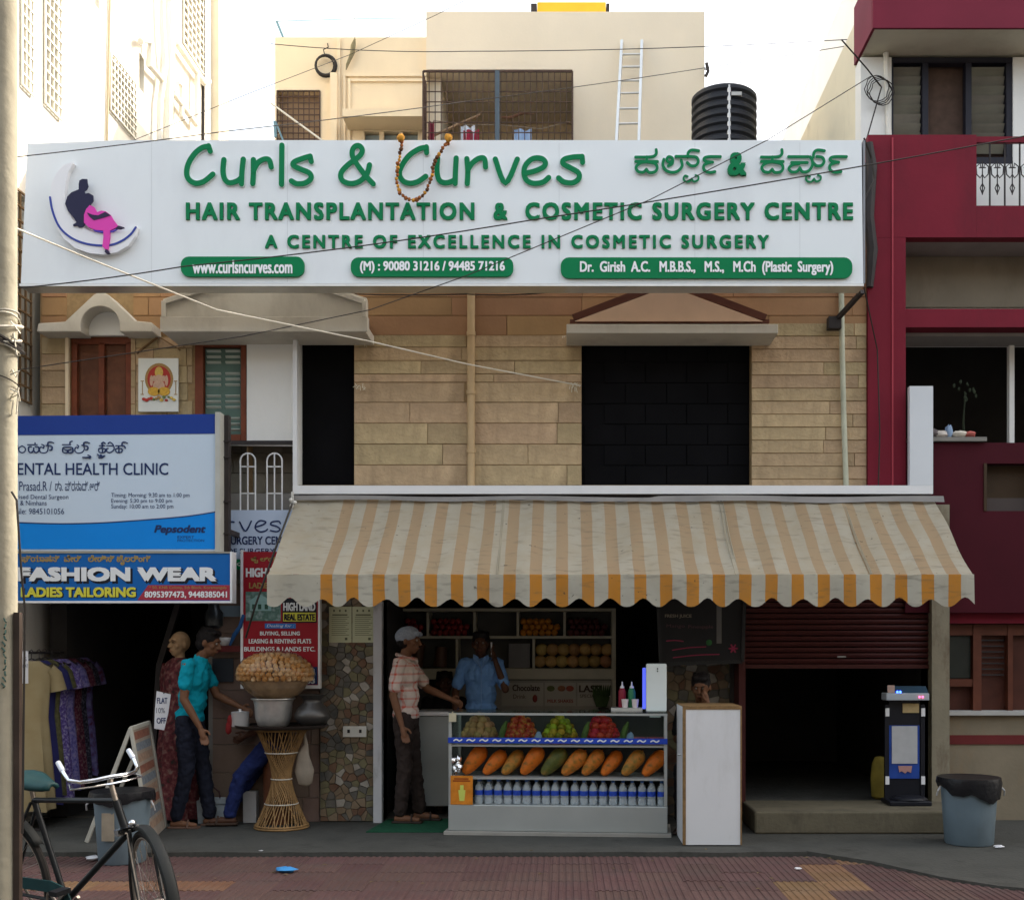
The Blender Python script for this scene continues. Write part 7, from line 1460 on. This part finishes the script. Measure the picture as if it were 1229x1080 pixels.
# ================================================================ BICYCLE
BX = thing('bicycle', 'old black roadster bicycle with bright handlebar and teal saddle, parked at the lower left', 'bicycle', (X(1, -4.05)+.075, -4.05, -.035)); ORG[BX.name] = (0, 0, 0)
BX.rotation_euler = (0, 0, 0); yaw = math.radians(-30)
Wb = 1.12; rb = .335; lean = math.radians(7)
BX.rotation_mode = 'XYZ'; BX.rotation_euler = (Matrix.Rotation(yaw, 4, 'Z') @ Matrix.Rotation(lean, 4, 'X')).to_euler()
blk = M('bike_black', (.012, .014, .016), .35, .2, 8); tyre = M('tyre', (.020, .018, .017), .85, .15, 20); chrome = M('chrome', (.72, .74, .78), .14, .05, 10, metal=1); dull = M('dull_chrome', (.32, .28, .24), .4, .3, 20, metal=.8); teal_b = M('bike_teal', (.010, .045, .048), .5, .2, 12)
def wheel(parent, name, c, ang=0):
    w_ = bpy.data.objects.new(name, None); w_.empty_display_size = .1
    # the tyre carries rim, spokes and hub
    Rm = Matrix.Rotation(ang, 4, 'Z'); tr = Matrix.Translation(c)
    def ring(r, rr_, n=48, sides=8): g = G(); g.tube([(r*math.cos(2*math.pi*k/n), 0, r*math.sin(2*math.pi*k/n)) for k in range(n)], rr_, sides, closed=True); g.xf(tr @ Rm); return g
    bpy.data.objects.remove(w_); ty = part(parent, name, ring(rb, .019), tyre, world=False); part(ty, 'rim', ring(rb-.022, .010), dull, world=False)
    g = G()
    for k in range(32):
        a = 2*math.pi*k/32; s_ = .03*(1 if k % 2 else -1); a2 = a+(.5 if (k//2) % 2 else -.5); g.tube([(.02*math.cos(a2), s_, .02*math.sin(a2)), ((rb-.025)*math.cos(a), 0, (rb-.025)*math.sin(a))], .0013, 4)
    g.xf(tr @ Rm); part(ty, 'spokes', g, dull, world=False, kind='stuff'); g = G(); g.tube([(0, -.05, 0), (0, -.02, 0), (0, 0, 0), (0, .02, 0), (0, .05, 0)], [.012, .02, .014, .02, .012], 10); g.xf(tr @ Rm); part(ty, 'hub', g, dull, world=False)
    return ty
zc = rb+.019; st = math.radians(-24)
wheel(BX, 'rear_wheel', (0, 0, zc)); wheel(BX, 'front_wheel', (Wb, 0, zc), st)
def mud(c, a0, a1, ang, name):
    g = G(); n = 26; prof = [(-.030, -.006), (-.022, .008), (0, .014), (.022, .008), (.030, -.006)]; vs = []
    for k in range(n+1):
        a = math.radians(a0+(a1-a0)*k/n)
        for (y, h) in prof: r = rb+.030+h; vs.append((r*math.cos(a), y, r*math.sin(a)))
    g.add(vs, [(k*5+j, k*5+j+1, k*5+j+6, k*5+j+5) for k in range(n) for j in range(4)], True); g.xf(Matrix.Translation(c) @ Matrix.Rotation(ang, 4, 'Z')); o = part(BX, name, g, M('mudguard', (.012, .014, .014), .6, .2, 10), world=False); m = o.modifiers.new('s', 'SOLIDIFY'); m.thickness = .002; return o
mud((0, 0, zc), 35, 190, 0, 'mudguard'); mud((Wb, 0, zc), -15, 118, st, 'mudguard')
bbk = (.47, 0, .29); seat_t = (.30, 0, .80); ht = (.93, 0, .92-.08); hb = (.985, 0, .68)
for a, b_, r_, nm in ((bbk, seat_t, .015, 'seat_tube'), (seat_t, ht, .014, 'top_tube'), (bbk, hb, .016, 'down_tube'), (ht, hb, .019, 'head_tube')):
    g = G(); g.cyl(a, b_, r_, n=12); part(BX, nm, g, blk, world=False)
for s_ in (-1, 1):
    g = G(); g.tube([(.47, s_*.02, .29), (.2, s_*.05, .31), (0, s_*.06, zc)], .009, 8); part(BX, 'chain_stay', g, blk, world=False); g = G(); g.tube([(.30, s_*.02, .79), (0, s_*.06, zc)], .008, 8); part(BX, 'seat_stay', g, blk, world=False)
    Rf = Matrix.Translation((Wb, 0, 0)) @ Matrix.Rotation(st, 4, 'Z') @ Matrix.Translation((-Wb, 0, 0))
    g = G(); g.tube([(1.0, s_*.045, .70), (1.03, s_*.055, .58), (Wb-.03, s_*.055, zc+.03), (Wb, s_*.055, zc)], [.012, .012, .010, .009], 8); g.xf(Rf); part(BX, 'fork_blade', g, blk, world=False)
    g = G(); g.tube([(1.02, s_*.06, .69), (Wb+.02, s_*.065, zc+.02)], .004, 6); g.xf(Rf); part(BX, 'brake_rod', g, dull, world=False)
g = G(); g.bar((.985, -.06, .70), (.985, .06, .70), .03, .03); g.sph((1.03, 0, .735), .02, 8, 6); part(BX, 'fork_crown', g, chrome, world=False)
g = G(); g.cyl(ht, (.90, 0, .955), .013, n=12); part(BX, 'stem', g, dull, world=False)
hbz = .96; sg_ = Matrix.Translation((.9, 0, 0)) @ Matrix.Rotation(math.radians(-18), 4, 'Z') @ Matrix.Translation((-.9, 0, 0))
g = G(); g.tube([(.76, -.17, hbz+.05), (.79, -.17, hbz+.03), (.83, -.165, hbz+.0), (.88, -.13, hbz-.01), (.92, -.07, hbz-.005), (.93, 0, hbz), (.92, .07, hbz-.005), (.88, .13, hbz-.01), (.83, .165, hbz+.0), (.79, .17, hbz+.03), (.76, .17, hbz+.05)], .0095, 10); g.xf(sg_); part(BX, 'handlebar', g, chrome, world=False)
g = G(); g.tube([(.80, -.155, hbz-.03), (.86, -.17, hbz-.04), (.92, -.08, hbz-.035), (.93, 0, hbz-.035), (.92, .08, hbz-.035), (.86, .17, hbz-.04), (.80, .155, hbz-.03)], .005, 8); g.xf(sg_); part(BX, 'brake_lever', g, chrome, world=False)
for s_ in (-1, 1): g = G(); g.cyl((.72, s_*.17, hbz+.075), (.775, s_*.17, hbz+.04), .0125, n=12); g.xf(sg_); part(BX, 'grip', g, M('grip_pale', (.62, .66, .74), .35), world=False)
g = G(); sv = []
for i in range(9):
    u = i/8; x = .19+.27*u; wd = .105*(1-u)**.8+.018
    for j in range(7): y = -wd+2*wd*j/6; sv.append((x, y, .90+.02*math.cos(u*3.4)-.35*y*y/wd*.2-.018*(abs(j-3)/3)**3))
g.add(sv, [(i*7+j, i*7+j+1, i*7+j+8, i*7+j+7) for i in range(8) for j in range(6)], True); so_ = part(BX, 'saddle', g, teal_b, world=False); m = so_.modifiers.new('s', 'SOLIDIFY'); m.thickness = .022
g = G(); g.cyl(seat_t, (.285, 0, .885), .012, n=10); part(BX, 'seat_post', g, dull, world=False)
for s_ in (-1, 1): g = G(); g.tube([(.17+.02*math.cos(k*.9), s_*.05+.018*math.sin(k*.9), .83+k*.004) for k in range(14)], .004, 5); part(so_, 'spring', g, dull, world=False)
g = G(); g.sph((.19, -.10, .74), .09, 12, 9, (.8, .35, 1.25), jit=.07); g.sph((.24, -.11, .69), .06, 10, 8, (.7, .35, 1.3), jit=.09); single_bag = part(BX, 'saddle_cloth', g, M('cloth_dusty_white', (.48, .43, .44), .8, .15, 9), world=False)
g = G(); n = 30; g.tube([(.47+.09*math.cos(2*math.pi*k/n), -.045, .29+.09*math.sin(2*math.pi*k/n)) for k in range(n)], .006, 6, closed=True)
for k in range(5): a = 2*math.pi*k/5; g.bar((.47, -.045, .29), (.47+.088*math.cos(a), -.045, .29+.088*math.sin(a)), .008, .012)
part(BX, 'chainring', g, dull, world=False)
g = G(); g.prism([(.56+.02, .24), (.60, .30), (.56, .385), (.45, .41), (.2, .405), (-.02, .42), (-.09, .37), (-.02, .36), (.2, .345), (.42, .35), (.49, .34)], -.06, -.052); part(BX, 'chain_guard', g, teal_b, world=False)
g = G(); g.tube([(.56, -.045, .28), (.4, -.045, .20), (.1, -.045, .30), (0, -.045, .32)], .005, 5); part(BX, 'chain', g, iron, world=False)
for s_, dx, dz in ((-1, .13, .10), (1, -.13, -.10)): g = G(); g.bar((.47, s_*.07, .29), (.47+dx, s_*.07, .29+dz), .016, .014); cr = part(BX, 'crank', g, dull, world=False); g = G(); g.box(.47+dx-.03, .47+dx+.03, min(s_*.08, s_*.16), max(s_*.08, s_*.16), .29+dz-.012, .29+dz+.012); part(cr, 'pedal', g, blackp, world=False)
g = G(); g.cyl((.44, -.0, .27), (.52, .30, .0), .009, n=8)
g = G(); g.tube([(0.02, .06, zc-.02), (.03, .16, .06), (.05, .19, .035)], .008, 8); part(BX, 'side_stand', g, dull, world=False)
